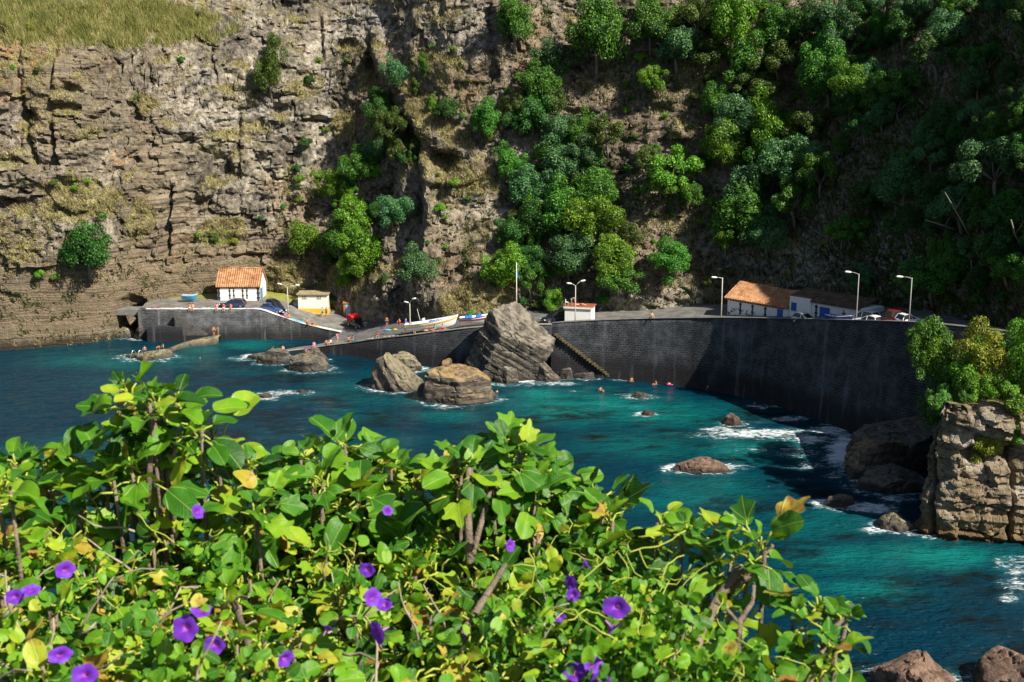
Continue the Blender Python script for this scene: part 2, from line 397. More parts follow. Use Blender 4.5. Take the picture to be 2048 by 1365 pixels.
# ---- cover masks
gn = fbm(Sg * .09, Zg * .13, 4.4, 5, 30) + .22; gf = fbm(Sg * .5, Zg * .5, 4.4, 3, 31)
grass = ledge * .55 * sstep(-.2, .3, gn) + sstep(.15, .55, gn) * .5 * (1 - wood * .4)
soil = sstep(.0, .5, fbm(Sg * .05, Zg * .05, 8.8, 3, 32)) * .3 + .25 * sstep(.6, 1.1, style)
lich = sstep(.25, .5, fbm(Sg * .12, Zg * .12, 2.2, 4, 33)) * .35 * left
dark = sstep(.1, .5, fbm(Sg * .07, Zg * .07, 6.6, 5, 34)) * .65 + strat_w * sstep(0, .5, bed) * .4
green = np.zeros(Sg.shape); pale = sstep(.15, .5, fbm(Sg * .08, Zg * .1, 1.7, 4, 35)) * .5
for kind, u, v, ru, rv, k in [
    ('g', 200, 40, 330, 50, 1), ('g', 20, 30, 120, 60, .9), ('n', 60, 40, 100, 30, .6), ('g', 170, 405, 110, 60, .95), ('g', 300, 195, 60, 25, .9), ('g', 180, 255, 60, 22, .6), ('n', 150, 362, 40, 12, .9),
    ('g', 455, 470, 70, 35, 1), ('n', 455, 480, 60, 22, .6), ('g', 620, 180, 60, 40, .7), ('g', 570, 560, 60, 50, .9), ('g', 60, 480, 60, 40, .7), ('g', 120, 545, 50, 25, .9), ('g', 480, 200, 60, 20, .6),
    ('g', 290, 440, 50, 60, .7), ('g', 690, 250, 50, 50, .7), ('s', 600, 420, 70, 60, .7), ('s', 620, 540, 60, 60, .6), ('s', 1080, 110, 60, 120, 1), ('s', 900, 160, 100, 80, .8), ('g', 880, 140, 90, 50, .5), ('g', 930, 345, 80, 40, .9),
    ('g', 900, 330, 60, 25, .9), ('g', 950, 600, 80, 55, 1), ('s', 930, 530, 80, 60, .8), ('g', 960, 470, 40, 60, .5), ('s', 900, 450, 60, 60, .5), ('g', 1000, 580, 50, 40, .8),
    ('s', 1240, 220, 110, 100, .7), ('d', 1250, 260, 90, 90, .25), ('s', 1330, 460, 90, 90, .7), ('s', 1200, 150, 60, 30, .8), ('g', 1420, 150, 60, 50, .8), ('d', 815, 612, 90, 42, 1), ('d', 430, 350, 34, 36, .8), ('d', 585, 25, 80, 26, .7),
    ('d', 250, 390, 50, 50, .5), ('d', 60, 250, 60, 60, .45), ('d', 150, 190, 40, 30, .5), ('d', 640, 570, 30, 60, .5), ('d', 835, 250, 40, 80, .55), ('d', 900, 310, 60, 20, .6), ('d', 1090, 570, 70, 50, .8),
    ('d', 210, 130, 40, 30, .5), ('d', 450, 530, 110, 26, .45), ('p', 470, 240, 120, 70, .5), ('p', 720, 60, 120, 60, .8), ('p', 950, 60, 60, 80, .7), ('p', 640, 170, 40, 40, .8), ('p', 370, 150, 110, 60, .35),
    ('p', 1560, 530, 90, 50, .8), ('p', 1640, 500, 60, 50, .8), ('p', 1790, 500, 60, 120, .9), ('p', 1300, 600, 100, 30, .5), ('p', 1250, 600, 60, 40, .6), ('l', 60, 100, 70, 40, .9), ('l', 30, 170, 50, 30, .8), ('l', 180, 72, 40, 12, 1), ('l', 245, 310, 30, 26, .9),
    ('l', 90, 250, 50, 40, .6), ('l', 10, 110, 40, 30, .7), ('l', 370, 470, 30, 60, .4), ('w', 200, 590, 240, 70, .8), ('w', 60, 620, 120, 60, .9), ('w', 400, 540, 110, 50, .6), ('w', 130, 640, 120, 50, .8)]:
    m = blob(u, v, ru, rv) * k
    if kind == 'g': grass = np.maximum(grass, m)
    elif kind == 's': soil = np.maximum(soil, m)
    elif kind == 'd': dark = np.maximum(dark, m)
    elif kind == 'p': pale = np.maximum(pale, m)
    elif kind == 'l': lich = np.maximum(lich, m * sstep(-.3, .3, gf))
    elif kind == 'n': green = np.maximum(green, m)
    elif kind == 'w': soil = np.maximum(soil, m * .6); grass = grass * (1 - m); dark = dark * (1 - .6 * m)
grass = np.clip(grass * (.75 + .7 * gf), 0, 1)
nS, nZ = Sg.shape
n = NB('cliff_rock'); co = n.coord()
big = n.noise(co, .12, 6, .6); mid = n.noise(co, .9, 8, .68, .4); fine = n.noise(co, 4.0, 6, .7)
stn = n.new('CombineXYZ'); n.put(stn.inputs[2], n.attr('st'))
band = n.noise(stn.outputs[0], 1.7, 5, .7)
rock = n.ramp(n.math('MULTIPLY_ADD', mid, .6, n.math('MULTIPLY', big, .4)), [(.38, (.020, .019, .018)), (.45, (.105, .092, .074)), (.53, (.245, .216, .168)), (.62, (.50, .455, .37))])
rock = n.mix(n.math('MULTIPLY', n.attr('sw'), .75), rock, n.ramp(band, [(.39, (.018, .016, .014)), (.45, (.14, .110, .074)), (.54, (.34, .265, .17)), (.60, (.07, .058, .044))]))
rock = n.mix(n.math('MULTIPLY', n.attr('soil'), n.rng(mid, .3, .6)), rock, n.ramp(fine, [(.3, (.12, .078, .045)), (.55, (.29, .205, .125)), (.75, (.40, .31, .20))]))
rock = n.mix(n.math('MULTIPLY', n.attr('pale'), n.rng(mid, .42, .6)), rock, n.ramp(fine, [(.3, (.27, .255, .24)), (.7, (.58, .54, .5))]))
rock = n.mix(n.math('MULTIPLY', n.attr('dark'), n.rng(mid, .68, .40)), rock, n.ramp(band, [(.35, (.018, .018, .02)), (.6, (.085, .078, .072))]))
rock = n.mix(n.math('MULTIPLY', n.attr('lich'), n.rng(n.noise(co, 1.7, 6, .7), .48, .58)), rock, (.50, .21, .045))
gcol = n.ramp(n.noise(co, 2.2, 6, .75), [(.34, (.05, .07, .015)), (.45, (.155, .155, .05)), (.55, (.31, .275, .12)), (.68, (.45, .40, .21))])
rock = n.mix(n.rng(n.math('ADD', n.attr('grass'), n.math('MULTIPLY', n.math('SUBTRACT', fine, .5), .9)), .38, .62), rock, gcol)
rock = n.mix(n.rng(n.math('ADD', n.attr('green'), n.math('MULTIPLY', n.math('SUBTRACT', mid, .5), 1.2)), .45, .6), rock, (.11, .17, .03))
sepz = n.new('SeparateXYZ'); n.l.new(co, sepz.inputs[0])
wet = n.rng(n.math('ADD', sepz.outputs[2], n.math('MULTIPLY', mid, 1.6)), 1.3, 2.6, 1, 0)
rock = n.mix(n.math('MULTIPLY', wet, .85), rock, (.025, .021, .017))
crk = n.rng(n.vor(n.coord((1, 1, .6)), .7, 'DISTANCE_TO_EDGE'), 0, .07, 0, 1)
nb = n.bump(n.math('MULTIPLY_ADD', crk, .2, n.math('MULTIPLY_ADD', mid, 1.2, n.math('MULTIPLY', fine, .55))), 1.0, .55)
nb = n.bump(n.math('MULTIPLY', band, n.attr('sw')), 1.0, .45, nb)
MAT_CLIFF = n.done(rock, .9, nb, .15)
me = np_mesh('cliff', Pc.reshape(-1, 3), grid_faces(nS, nZ)[:, ::-1], True,
             dict(st=st, sw=np.clip(strat_w, 0, 1), grass=grass, soil=soil, dark=dark, lich=lich, pale=pale, green=green)); me.set_sharp_from_angle(angle=R(40))
cliff = tag(link('cliff', me, MAT_CLIFF), 'tall brown layered volcanic cliff rising behind the little harbour', 'cliff', kind='structure')
CU, CV, CD = proj(Pc)
# vertices hidden behind nearer parts of the cliff do not count: pick the nearest one around the pixel
def on_cliff(u, v, rad=5):
    d = (CU - u) ** 2 + (CV - v) ** 2
    m = np.where(d < rad * rad, CD, 1e9)
    if m.min() > 1e8: i = np.unravel_index(d.argmin(), d.shape)
    else: i = np.unravel_index(m.argmin(), m.shape)
    return Vector(Pc[i]), Vector((float(nx[i[0], 0]), float(ny[i[0], 0]), 0)), i

# ================================================================== HEADLAND (near right)
HB = [(67, 146, 80), (59, 140, 82), (51.5, 131, 82), (45.6, 121.5, 78), (42.2, 115.4, 60), (43.2, 113.2, 20), (46, 112.2, 4), (53, 111, 4), (63, 108.5, 0), (80, 103, -5), (110, 92, -20)]
hs, HC = catmull(HB, .16)
ht = np.concatenate([np.arange(-2, 13.2, .15), 13.2 + np.arange(1, 40) * .02]); hD = np.concatenate([np.zeros(len(np.arange(-2, 13.2, .15))), np.arange(1, 40) * .7])
Hs, Hz = np.meshgrid(hs, ht, indexing='ij'); Hd = np.broadcast_to(hD[None], Hz.shape).copy()
wall_m = 1 - sstep(0, 2, Hd)
top_h = 13.2 - 1.0 * sstep(55, 68, np.broadcast_to(HC[:, 0][:, None], Hz.shape)) + fbm(Hs * .15, Hz * 0, 2.2, 2, 41) * .8
Hz = np.where(Hz > 0, Hz * top_h / 13.2, Hz)
Hd += wall_m * (np.interp(Hz, [-2, 1.2, 3, 8, 13], [-.6, -.5, .1, .7, 1.7]))
hst = Hz + fbm(Hs * .06, Hz * .1, 1, 3, 42) * 1.2
f1, f2, bv = worley(Hs * .28, hst * .38, .7, 43); f1b, f2b, bvb = worley(Hs * .8, hst * 1.1, 3.7, 44)
Hd += wall_m * ((bv - .5) * 1.1 - sstep(0, .05, f2 - f1) * .25 + (bvb - .5) * .45 - sstep(0, .06, f2b - f1b) * .16 + fbm(hst * .9, Hs * .03, .4, 3, 45) * .7 + fbm(Hs * .5, Hz * .9, .4, 5, 46) * .55 - .5 * np.maximum(0, fbm(Hs * .35, Hz * .5, 2.4, 4, 49, True) - .2))
Hd += wall_m * (1 - sstep(0, .05, np.abs(fbm(Hs * .12, Hz * .02, 3.3, 2, 47)))) * 1.3
hX = np.broadcast_to(HC[:, 0][:, None], Hz.shape); hY = np.broadcast_to(HC[:, 1][:, None], Hz.shape)
front = (hY < 114)
# square hollow under the top block and a flat brow
hbed = np.tanh(4 * fbm(hst * .75, Hs * .02, .4, 3, 45)); Hd += wall_m * hbed * .34 * (1 - .6 * sstep(5, 9, Hz))
hol = sstep(.6, .0, np.hypot((hX - 47.5) / 3.2, (Hz - 8.6) / 1.3) - .6) * front
Hd += hol * 1.8 * wall_m
Hd -= sstep(.5, 0, np.hypot((hX - 47.8) / 3.0, (Hz - 11.4) / 1.5) - .6) * 1.1 * front * wall_m
ha = np.radians(HC[:, 2])[:, None]
Ph = np.stack([hX + np.sin(ha) * Hd, hY + np.cos(ha) * Hd, Hz + (1 - wall_m) * fbm(hX * .2, hY * .2, Hd * .2, 3, 48) * .6], -1)
n = NB('headland_rock'); co = n.coord()
big = n.noise(co, .25, 5, .6); mid = n.noise(co, 1.3, 8, .66, .5); fine = n.noise(co, 6, 6, .7)
stn = n.new('CombineXYZ'); n.put(stn.inputs[2], n.attr('st')); band = n.noise(stn.outputs[0], 2.2, 5, .7)
rock = n.ramp(n.math('MULTIPLY_ADD', mid, .6, n.math('MULTIPLY', big, .4)), [(.37, (.028, .023, .018)), (.46, (.115, .090, .062)), (.54, (.215, .173, .12)), (.64, (.36, .305, .225))])
rock = n.mix(.45, rock, n.ramp(band, [(.38, (.025, .02, .015)), (.46, (.16, .122, .075)), (.55, (.28, .215, .13)), (.63, (.09, .07, .05))]))
rock = n.mix(n.math('MULTIPLY', n.rng(big, .5, .62), n.rng(fine, .4, .6)), rock, (.34, .31, .265))
sepz = n.new('SeparateXYZ'); n.l.new(co, sepz.inputs[0])
rock = n.mix(n.math('MULTIPLY', n.rng(sepz.outputs[2], .5, 3.5, 1, 0), n.rng(mid, .35, .55)), rock, (.19, .12, .045))
rock = n.mix(n.math('MULTIPLY', n.rng(n.math('ADD', sepz.outputs[2], mid), .6, 1.5, 1, 0), .9), rock, (.03, .022, .016))
rock = n.mix(n.math('MULTIPLY', n.attr('flat'), .85), rock, n.ramp(fine, [(.3, (.10, .10, .03)), (.6, (.25, .20, .09)), (.8, (.3, .16, .07))]))
crk = n.rng(n.vor(n.coord((1, 1, .7)), .8, 'DISTANCE_TO_EDGE'), 0, .06)
nb = n.bump(n.math('MULTIPLY_ADD', crk, .3, n.math('MULTIPLY_ADD', mid, 1.0, n.math('MULTIPLY_ADD', band, .6, n.math('MULTIPLY', fine, .35)))), .9, .28)
MAT_HEAD = n.done(rock, .88, nb, .15)
me = np_mesh('headland', Ph.reshape(-1, 3), grid_faces(*Hz.shape)[:, ::-1], True, dict(st=hst, flat=1 - wall_m)); me.set_sharp_from_angle(angle=R(38))
headland = tag(link('headland', me, MAT_HEAD), 'square lit rock headland at the right edge topped by bushes', 'headland', kind='structure')

# ================================================================== BANK under the camera (foreground plants root here)
bx = np.linspace(-14, 14, 110); by = np.concatenate([np.linspace(-10, 5.2, 60), 5.2 + np.linspace(.05, 10, 40)])
Bx, By = np.meshgrid(bx, by, indexing='ij')
edge = 5.2 + fbm(Bx * .25, 0 * Bx, .3, 3, 51) * .6 - .25 * np.maximum(Bx - .4, 0)
Bz = 43.3 - .29 * np.maximum(By, 0) - 46 * np.clip((By - edge) / 10, 0, 1) ** .55 + fbm(Bx * .6, By * .6, .7, 4, 52) * .14
n = NB('bank_soil'); co = n.coord(); mid = n.noise(co, 3, 8, .65)
c = n.ramp(mid, [(.35, (.045, .035, .025)), (.5, (.11, .085, .055)), (.65, (.10, .11, .045))])
me = np_mesh('hillside', np.stack([Bx, By, Bz], -1).reshape(-1, 3), grid_faces(110, 100)[:, ::-1], True)
tag(link('hillside', me, n.done(c, .95, n.bump(n.noise(co, 14, 6, .7), .7, .05), .1)), kind='structure')
def bank_z(x, y):
    i = np.abs(bx - x).argmin(); j = np.abs(by - y).argmin(); return float(Bz[i, j])
# ================================================================== BOULDERS AND REEFS
def rock_material(name, base, lightc, topc, grain_rot=(0, 0, 0), stretch=(1, 1, 5), band=.6):
    n = NB(name); tc = n.new('TexCoord'); mp = n.new('Mapping'); mp.inputs['Scale'].default_value = stretch; m0 = n.new('Mapping'); m0.inputs['Rotation'].default_value = grain_rot
    n.l.new(tc.outputs['Object'], m0.inputs[0]); n.l.new(m0.outputs[0], mp.inputs[0]); g = mp.outputs[0]; co = n.coord()
    oi = n.new('ObjectInfo'); mid = n.noise(co, .9, 8, .66, .3); fine = n.noise(co, 5, 6, .7); lay = n.noise(g, .55, 6, .65)
    col = n.ramp(n.math('MULTIPLY_ADD', lay, band, n.math('MULTIPLY', mid, 1 - band)), [(.38, tuple(x * .25 for x in base)), (.48, base), (.58, lightc)])
    geo = n.new('NewGeometry'); sn = n.new('SeparateXYZ'); n.l.new(geo.outputs['Normal'], sn.inputs[0])
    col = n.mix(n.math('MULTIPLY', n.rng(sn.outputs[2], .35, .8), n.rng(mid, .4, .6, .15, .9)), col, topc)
    col = n.mix(n.rng(fine, .58, .7), col, tuple(min(1, x * 1.7) for x in lightc))
    gp = n.new('SeparateXYZ'); n.l.new(geo.outputs['Position'], gp.inputs[0])
    col = n.mix(n.math('MULTIPLY', n.rng(n.math('ADD', gp.outputs[2], mid), .7, 1.7, 1, 0), .85), col, (.022, .017, .014))
    nb = n.bump(n.math('MULTIPLY_ADD', lay, 1.3, n.math('MULTIPLY_ADD', mid, .8, n.math('MULTIPLY', fine, .4))), 1.0, .3)
    return n.done(col, n.rng(n.math('ADD', gp.outputs[2], mid), .7, 1.7, .35, .9), nb, .3)
MR_GREY = rock_material('boulder_grey', (.062, .055, .046), (.155, .136, .110), (.25, .22, .175), (0, R(-35), 0), (.3, .3, 2.2), .42)
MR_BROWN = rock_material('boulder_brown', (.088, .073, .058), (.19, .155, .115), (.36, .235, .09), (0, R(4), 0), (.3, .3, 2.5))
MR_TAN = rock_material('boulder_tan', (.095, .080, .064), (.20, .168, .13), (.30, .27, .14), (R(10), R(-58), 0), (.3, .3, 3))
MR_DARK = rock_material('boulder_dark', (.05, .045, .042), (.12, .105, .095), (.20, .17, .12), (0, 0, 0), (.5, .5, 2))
MR_RED = rock_material('boulder_red', (.10, .065, .045), (.19, .12, .085), (.24, .155, .11), (0, R(60), 0), (.5, .5, 4))
ROCKS = []
def rock(name, label, outline, Y, depth, mat, cat='boulder', tilt=(.25, .45), seed=0, sub=5, rough=.07, lay=None, group=None, zmin=-1.2, fronts=()):
    """outline: silhouette in photo pixels read at distance Y -> a solid with bevelled front and back facets"""
    pts = [PY(u, v, Y) for u, v in outline]
    pts = [(p.x, p.z) for p in pts]
    cx = (min(p[0] for p in pts) + max(p[0] for p in pts)) / 2; cz = max(.1, (max(p[1] for p in pts) + zmin) / 2 * .8)
    rs = np.random.RandomState(seed + 100)
    rad = max(max(p[0] for p in pts) - cx, 1e-3); 
    bm = bmesh.new(); bmesh.ops.create_icosphere(bm, subdivisions=sub, radius=1)
    V = np.array([v.co[:] for v in bm.verts]); F = np.array([[v.index for v in f.verts] for f in bm.faces]); bm.free()
    planes = []
    allp = sorted(set(pts + [(p[0], zmin) for p in sorted(pts, key=lambda p: p[1])[:2]]))
    def half(ps):
        h = []
        for p in ps:
            while len(h) > 1 and (h[-1][0] - h[-2][0]) * (p[1] - h[-2][1]) - (h[-1][1] - h[-2][1]) * (p[0] - h[-2][0]) <= 0: h.pop()
            h.append(p)
        return h[:-1]
    hull = half(allp) + half(allp[::-1])
    cx = sum(p[0] for p in hull) / len(hull); cz = sum(p[1] for p in hull) / len(hull)
    for (ax, az), (bx_, bz) in zip(hull, hull[1:] + hull[:1]):
        nx_, nz_ = bz - az, -(bx_ - ax); L = math.hypot(nx_, nz_)
        if L < .05: continue
        nx_, nz_ = nx_ / L, nz_ / L; d = (ax - cx) * nx_ + (az - cz) * nz_
        ty = rs.uniform(-.3, .3); nn = math.sqrt(1 + ty * ty)
        planes.append((nx_ / nn, ty / nn, nz_ / nn, max(d, .15) / nn))
    hd = depth / 2
    for sgn in (-1, 1):
        for k in range(2 if not (fronts and sgn < 0) else 0):
            a, b = rs.uniform(-tilt[0], tilt[0]) + (k - .5) * 1.1, rs.uniform(.05, tilt[1])
            q = np.array([a, sgn, b]); q /= np.linalg.norm(q); planes.append((*q, hd * rs.uniform(.85, 1.05)))
    for (a, b, c_, d) in fronts:
        q = np.array([a, b, c_], float); q /= np.linalg.norm(q); planes.append((*q, d))
    P = np.array(planes); dots = V @ P[:, :3].T
    r = np.where(dots > 1e-3, P[:, 3] / np.maximum(dots, 1e-3), 1e3)
    k = 90.0
    rr = (np.sum((1 / r) ** k, 1)) ** (-1 / k)
    Q = V * rr[:, None]
    sc = 1.0
    n1 = fbm(Q[:, 0] * .45, Q[:, 1] * .45, Q[:, 2] * .45, 5, seed + 3); f1, f2, bv = worley(Q[:, 0] * .5, Q[:, 1] * .5, Q[:, 2] * .5, seed)
    size = max(rad, 1)
    dsp = n1 * rough * size + (bv - .5) * rough * size * .5
    lx, lz = lay if lay else (.2 * rs.uniform(-1, 1), 1)
    if 1:
        g = Q[:, 0] * lx + Q[:, 2] * lz; q_ = fbm(g * 1.3, Q[:, 0] * .05, Q[:, 1] * .08, 3, seed + 9); dsp = dsp + (np.round(q_ * 5) / 5 * .6 + q_ * .4) * (.55 if lay else .3) * min(1, size / 3) - .25 * min(1, size / 3) * (1 - sstep(0, .06, np.abs(fbm(g * .35 + 5, Q[:, 0] * .5, Q[:, 1] * .5, 2, seed + 12))))
    Q = Q + V * dsp[:, None]
    Q = Q + np.array([cx, Y, cz])
    me = np_mesh(name, Q - np.array([cx, Y, 0]), F, False)
    me.polygons.foreach_set('use_smooth', np.ones(len(F), bool)); me.set_sharp_from_angle(angle=R(32))
    o = tag(link(name, me, mat, loc=(cx, Y, 0)), label, cat, group)
    ROCKS.append((cx, Y, rad, depth / 2)); return o
rock('boulder', 'huge grey slab-sided boulder leaning against the sea wall, tallest of all', [(916, 752), (982, 618), (1034, 606), (1112, 660), (1107, 700), (1058, 750)], 177.5, 8.5, MR_GREY, seed=1, sub=6, rough=.022, lay=(.55, .83), zmin=-.5, fronts=[(-.72, -.62, .22, 4.2), (.45, -.55, .70, 3.9), (.12, -.96, -.22, 3.4), (.6, -.7, -.1, 5)])
rock('boulder', 'grey-brown boulder with pitted peak and long slope to the right, left of the flat-topped one', [(742, 780), (746, 735), (762, 712), (780, 712), (800, 735), (850, 765), (852, 782)], 171.5, 6.5, MR_TAN, seed=2, rough=.05, lay=(.8, .5), fronts=[(-.5, -.84, .18, 2.6), (.42, -.70, .55, 2.3), (0, -.95, -.1, 2.9)])
rock('boulder', 'brown flat-topped boulder stained ochre on top, nearest in front of the huge slab', [(846, 806), (848, 765), (862, 738), (882, 734), (940, 736), (975, 755), (986, 780), (988, 810)], 164.5, 7.0, MR_BROWN, seed=3, rough=.035, lay=(.1, 1), fronts=[(-.28, -.95, .06, 3.0), (.36, -.92, .10, 3.2), (0, -.5, .86, 3.1)])
rock('boulder', 'small ochre knob of rock on the back of the flat-topped boulder', [(878, 745), (884, 724), (900, 721), (912, 745)], 167.0, 2.4, MR_BROWN, seed=33, sub=4, zmin=3.2)
rock('boulder', 'low tan boulder tucked behind the pitted one, below the pier wall', [(772, 736), (782, 712), (812, 709), (832, 718), (844, 736)], 182, 4.0, MR_TAN, seed=4, rough=.06)
rock('boulder', 'black wet boulder with a bather on it, at the end of the low path', [(574, 744), (580, 722), (605, 712), (640, 716), (658, 734), (662, 745)], 182.5, 5.0, MR_DARK, seed=5, rough=.08)
rock('boulder', 'rounded dark boulder against the seaward tip of the low path', [(518, 726), (524, 706), (548, 698), (576, 704), (586, 722)], 187, 3.2, MR_DARK, seed=6, rough=.05)
rock('boulder', 'rough dark rock between low path and pier wall base', [(600, 722), (610, 706), (640, 702), (655, 716)], 188.2, 3.0, MR_DARK, seed=66, rough=.08)
rock('boulder', 'tilted grey slab of rock beside the white surge right of the huge boulder', [(1066, 766), (1074, 732), (1088, 722), (1128, 764)], 176, 3.0, MR_GREY, seed=7, rough=.04, lay=(.6, .8))
rock('boulder', 'blocky dark rock at the foot of the huge boulder, left of the surge', [(988, 764), (992, 738), (1012, 732), (1034, 740), (1038, 764)], 174.5, 2.6, MR_GREY, seed=8, rough=.05)
rock('boulder', 'upright dark rock stump between the tilted slab and the ledge by the wall', [(1118, 764), (1122, 740), (1142, 736), (1148, 762)], 177, 2.0, MR_DARK, seed=9, sub=4, rough=.05)
rock('boulder', 'low square ledge of rock under the weedy wall steps', [(1146, 766), (1148, 748), (1188, 744), (1192, 764)], 177, 2.4, MR_DARK, seed=10, sub=4, rough=.05)
rock('boulder', 'brown pyramid rock standing alone in the shallow water before the tall wall', [(1442, 850), (1452, 834), (1466, 827), (1480, 836), (1486, 851)], 152.5, 2.2, MR_RED, seed=11, sub=4, rough=.05)
rock('reef', 'long flat brown reef awash in foam in the middle of the bay', [(1338, 946), (1350, 925), (1400, 918), (1450, 930), (1462, 948)], 133.5, 3.6, MR_RED, 'reef', seed=12, rough=.05, zmin=-.8)
rock('reef', 'tiny brown rock breaking the foam right of the pyramid rock', [(1552, 886), (1566, 874), (1582, 878), (1590, 888)], 146, 1.2, MR_RED, 'reef', seed=13, sub=4, zmin=-.6)
rock('boulder', 'round brown boulder in white water at the foot of the headland corner', [(1752, 1066), (1762, 1040), (1790, 1028), (1815, 1042), (1826, 1064)], 115.5, 3.2, MR_TAN, seed=14, rough=.06)
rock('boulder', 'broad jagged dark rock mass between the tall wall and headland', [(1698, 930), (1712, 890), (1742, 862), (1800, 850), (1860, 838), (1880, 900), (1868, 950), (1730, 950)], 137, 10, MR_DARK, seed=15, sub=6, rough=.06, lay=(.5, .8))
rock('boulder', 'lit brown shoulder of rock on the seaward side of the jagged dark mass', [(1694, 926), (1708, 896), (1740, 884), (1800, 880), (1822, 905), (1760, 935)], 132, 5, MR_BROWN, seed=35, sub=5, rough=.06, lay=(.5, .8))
rock('boulder', 'black wet rock in the headland shadow behind the round boulder', [(1700, 985), (1725, 955), (1790, 945), (1850, 960), (1858, 990)], 127, 4.5, MR_DARK, seed=16, rough=.08)
rock('boulder', 'reddish-brown pointed rock at the bottom edge of the bay, left of its neighbour', [(1745, 1390), (1765, 1340), (1840, 1316), (1880, 1330), (1915, 1375), (1925, 1420)], 82.5, 6, MR_RED, seed=17, rough=.04)
rock('boulder', 'reddish-brown broad rock in the bottom right corner of the bay', [(1945, 1400), (1965, 1345), (2040, 1312), (2090, 1330), (2110, 1400)], 82, 6, MR_RED, seed=18, rough=.04)
rock('reef', 'dark rock with a burst of foam at the right edge, lower of two', [(2006, 1216), (2020, 1190), (2050, 1184), (2080, 1214)], 101, 2.4, MR_DARK, 'reef', seed=19, sub=4, rough=.08)
rock('reef', 'dark rock with white wash at the right edge, upper of two', [(2000, 1150), (2020, 1132), (2055, 1128), (2080, 1148)], 106, 2.4, MR_DARK, 'reef', seed=20, sub=4, rough=.08, zmin=-.8)
rock('reef', 'small dark reef in the left foam streak of the bay', [(508, 803), (522, 788), (540, 790), (550, 802)], 165.5, 1.6, MR_DARK, 'reef', seed=21, sub=4, zmin=-.6)
rock('reef', 'small dark reef at the right end of the left foam streak', [(582, 789), (600, 779), (616, 782), (622, 788)], 168.5, 1.4, MR_DARK, 'reef', seed=22, sub=4, zmin=-.6)
rock('reef', 'black rock just awash in front of the swimmers by the wall', [(1250, 798), (1270, 786), (1290, 787), (1305, 797)], 166, 2.0, MR_DARK, 'reef', seed=23, sub=4, zmin=-.6)
rock('reef', 'brown awash rock with small foam, midway between swimmers and long reef', [(1276, 836), (1290, 822), (1308, 824), (1314, 834)], 157, 1.6, MR_RED, 'reef', seed=24, sub=4, zmin=-.6)
rock('reef', 'dark ridge of rock in the white streak left of the round boulder', [(1640, 1012), (1660, 996), (1710, 992), (1725, 1008)], 121.5, 1.6, MR_DARK, 'reef', seed=25, sub=4, zmin=-.6)
rock('reef', 'flat tan rock shelf with the metal swimming ladder', [(240, 718), (262, 708), (300, 703), (345, 702), (348, 716)], 190.5, 4.5, MR_TAN, 'reef', seed=26, rough=.02, zmin=-.8)
rock('reef', 'low olive weedy tip of rock at the left end of the low path', [(470, 722), (500, 710), (560, 702), (580, 720)], 190, 3.0, MR_TAN, 'reef', seed=27, rough=.02, zmin=-.8)
rock('boulder', 'dark rock in the gap beneath the concrete footbridge', [(222, 672), (236, 660), (256, 656), (270, 668)], 206, 2.4, MR_TAN, seed=28, sub=4)
rock('boulder', 'brown sloping rock wedged under the right end of the footbridge', [(262, 686), (272, 664), (286, 648), (296, 650), (300, 690)], 204.6, 2.2, MR_DARK, seed=29, rough=.05)
# ================================================================== WATER
wx = np.concatenate([np.linspace(-600, -145, 24)[:-1], np.arange(-145, 110, .55), np.linspace(110, 500, 20)])
wy = np.concatenate([np.linspace(-60, 30, 20)[:-1], np.arange(30, 226, .55)])
Wx, Wy = np.meshgrid(wx, wy, indexing='ij')
U_, V_, _d = proj(np.stack([Wx, Wy, 0 * Wx], -1))
inner = (np.abs(Wx) < 145) & (Wy > 30)
Wz = (fbm(Wx * .10, Wy * .16, .3, 3, 61) * .22 + fbm(Wx * .5, Wy * .8, 2.3, 3, 62) * .11) * inner
foam = np.zeros(Wx.shape); fn = fbm(Wx * .35, Wy * .5, 1.3, 4, 63)
for cx, cy, rx, ry in ROCKS:
    q = np.hypot((Wx - cx) / (rx * 1.0 + .5), (Wy - cy) / (ry + .5))
    foam = np.maximum(foam, sstep(1.6, .9, q + fn * .5) * .62)
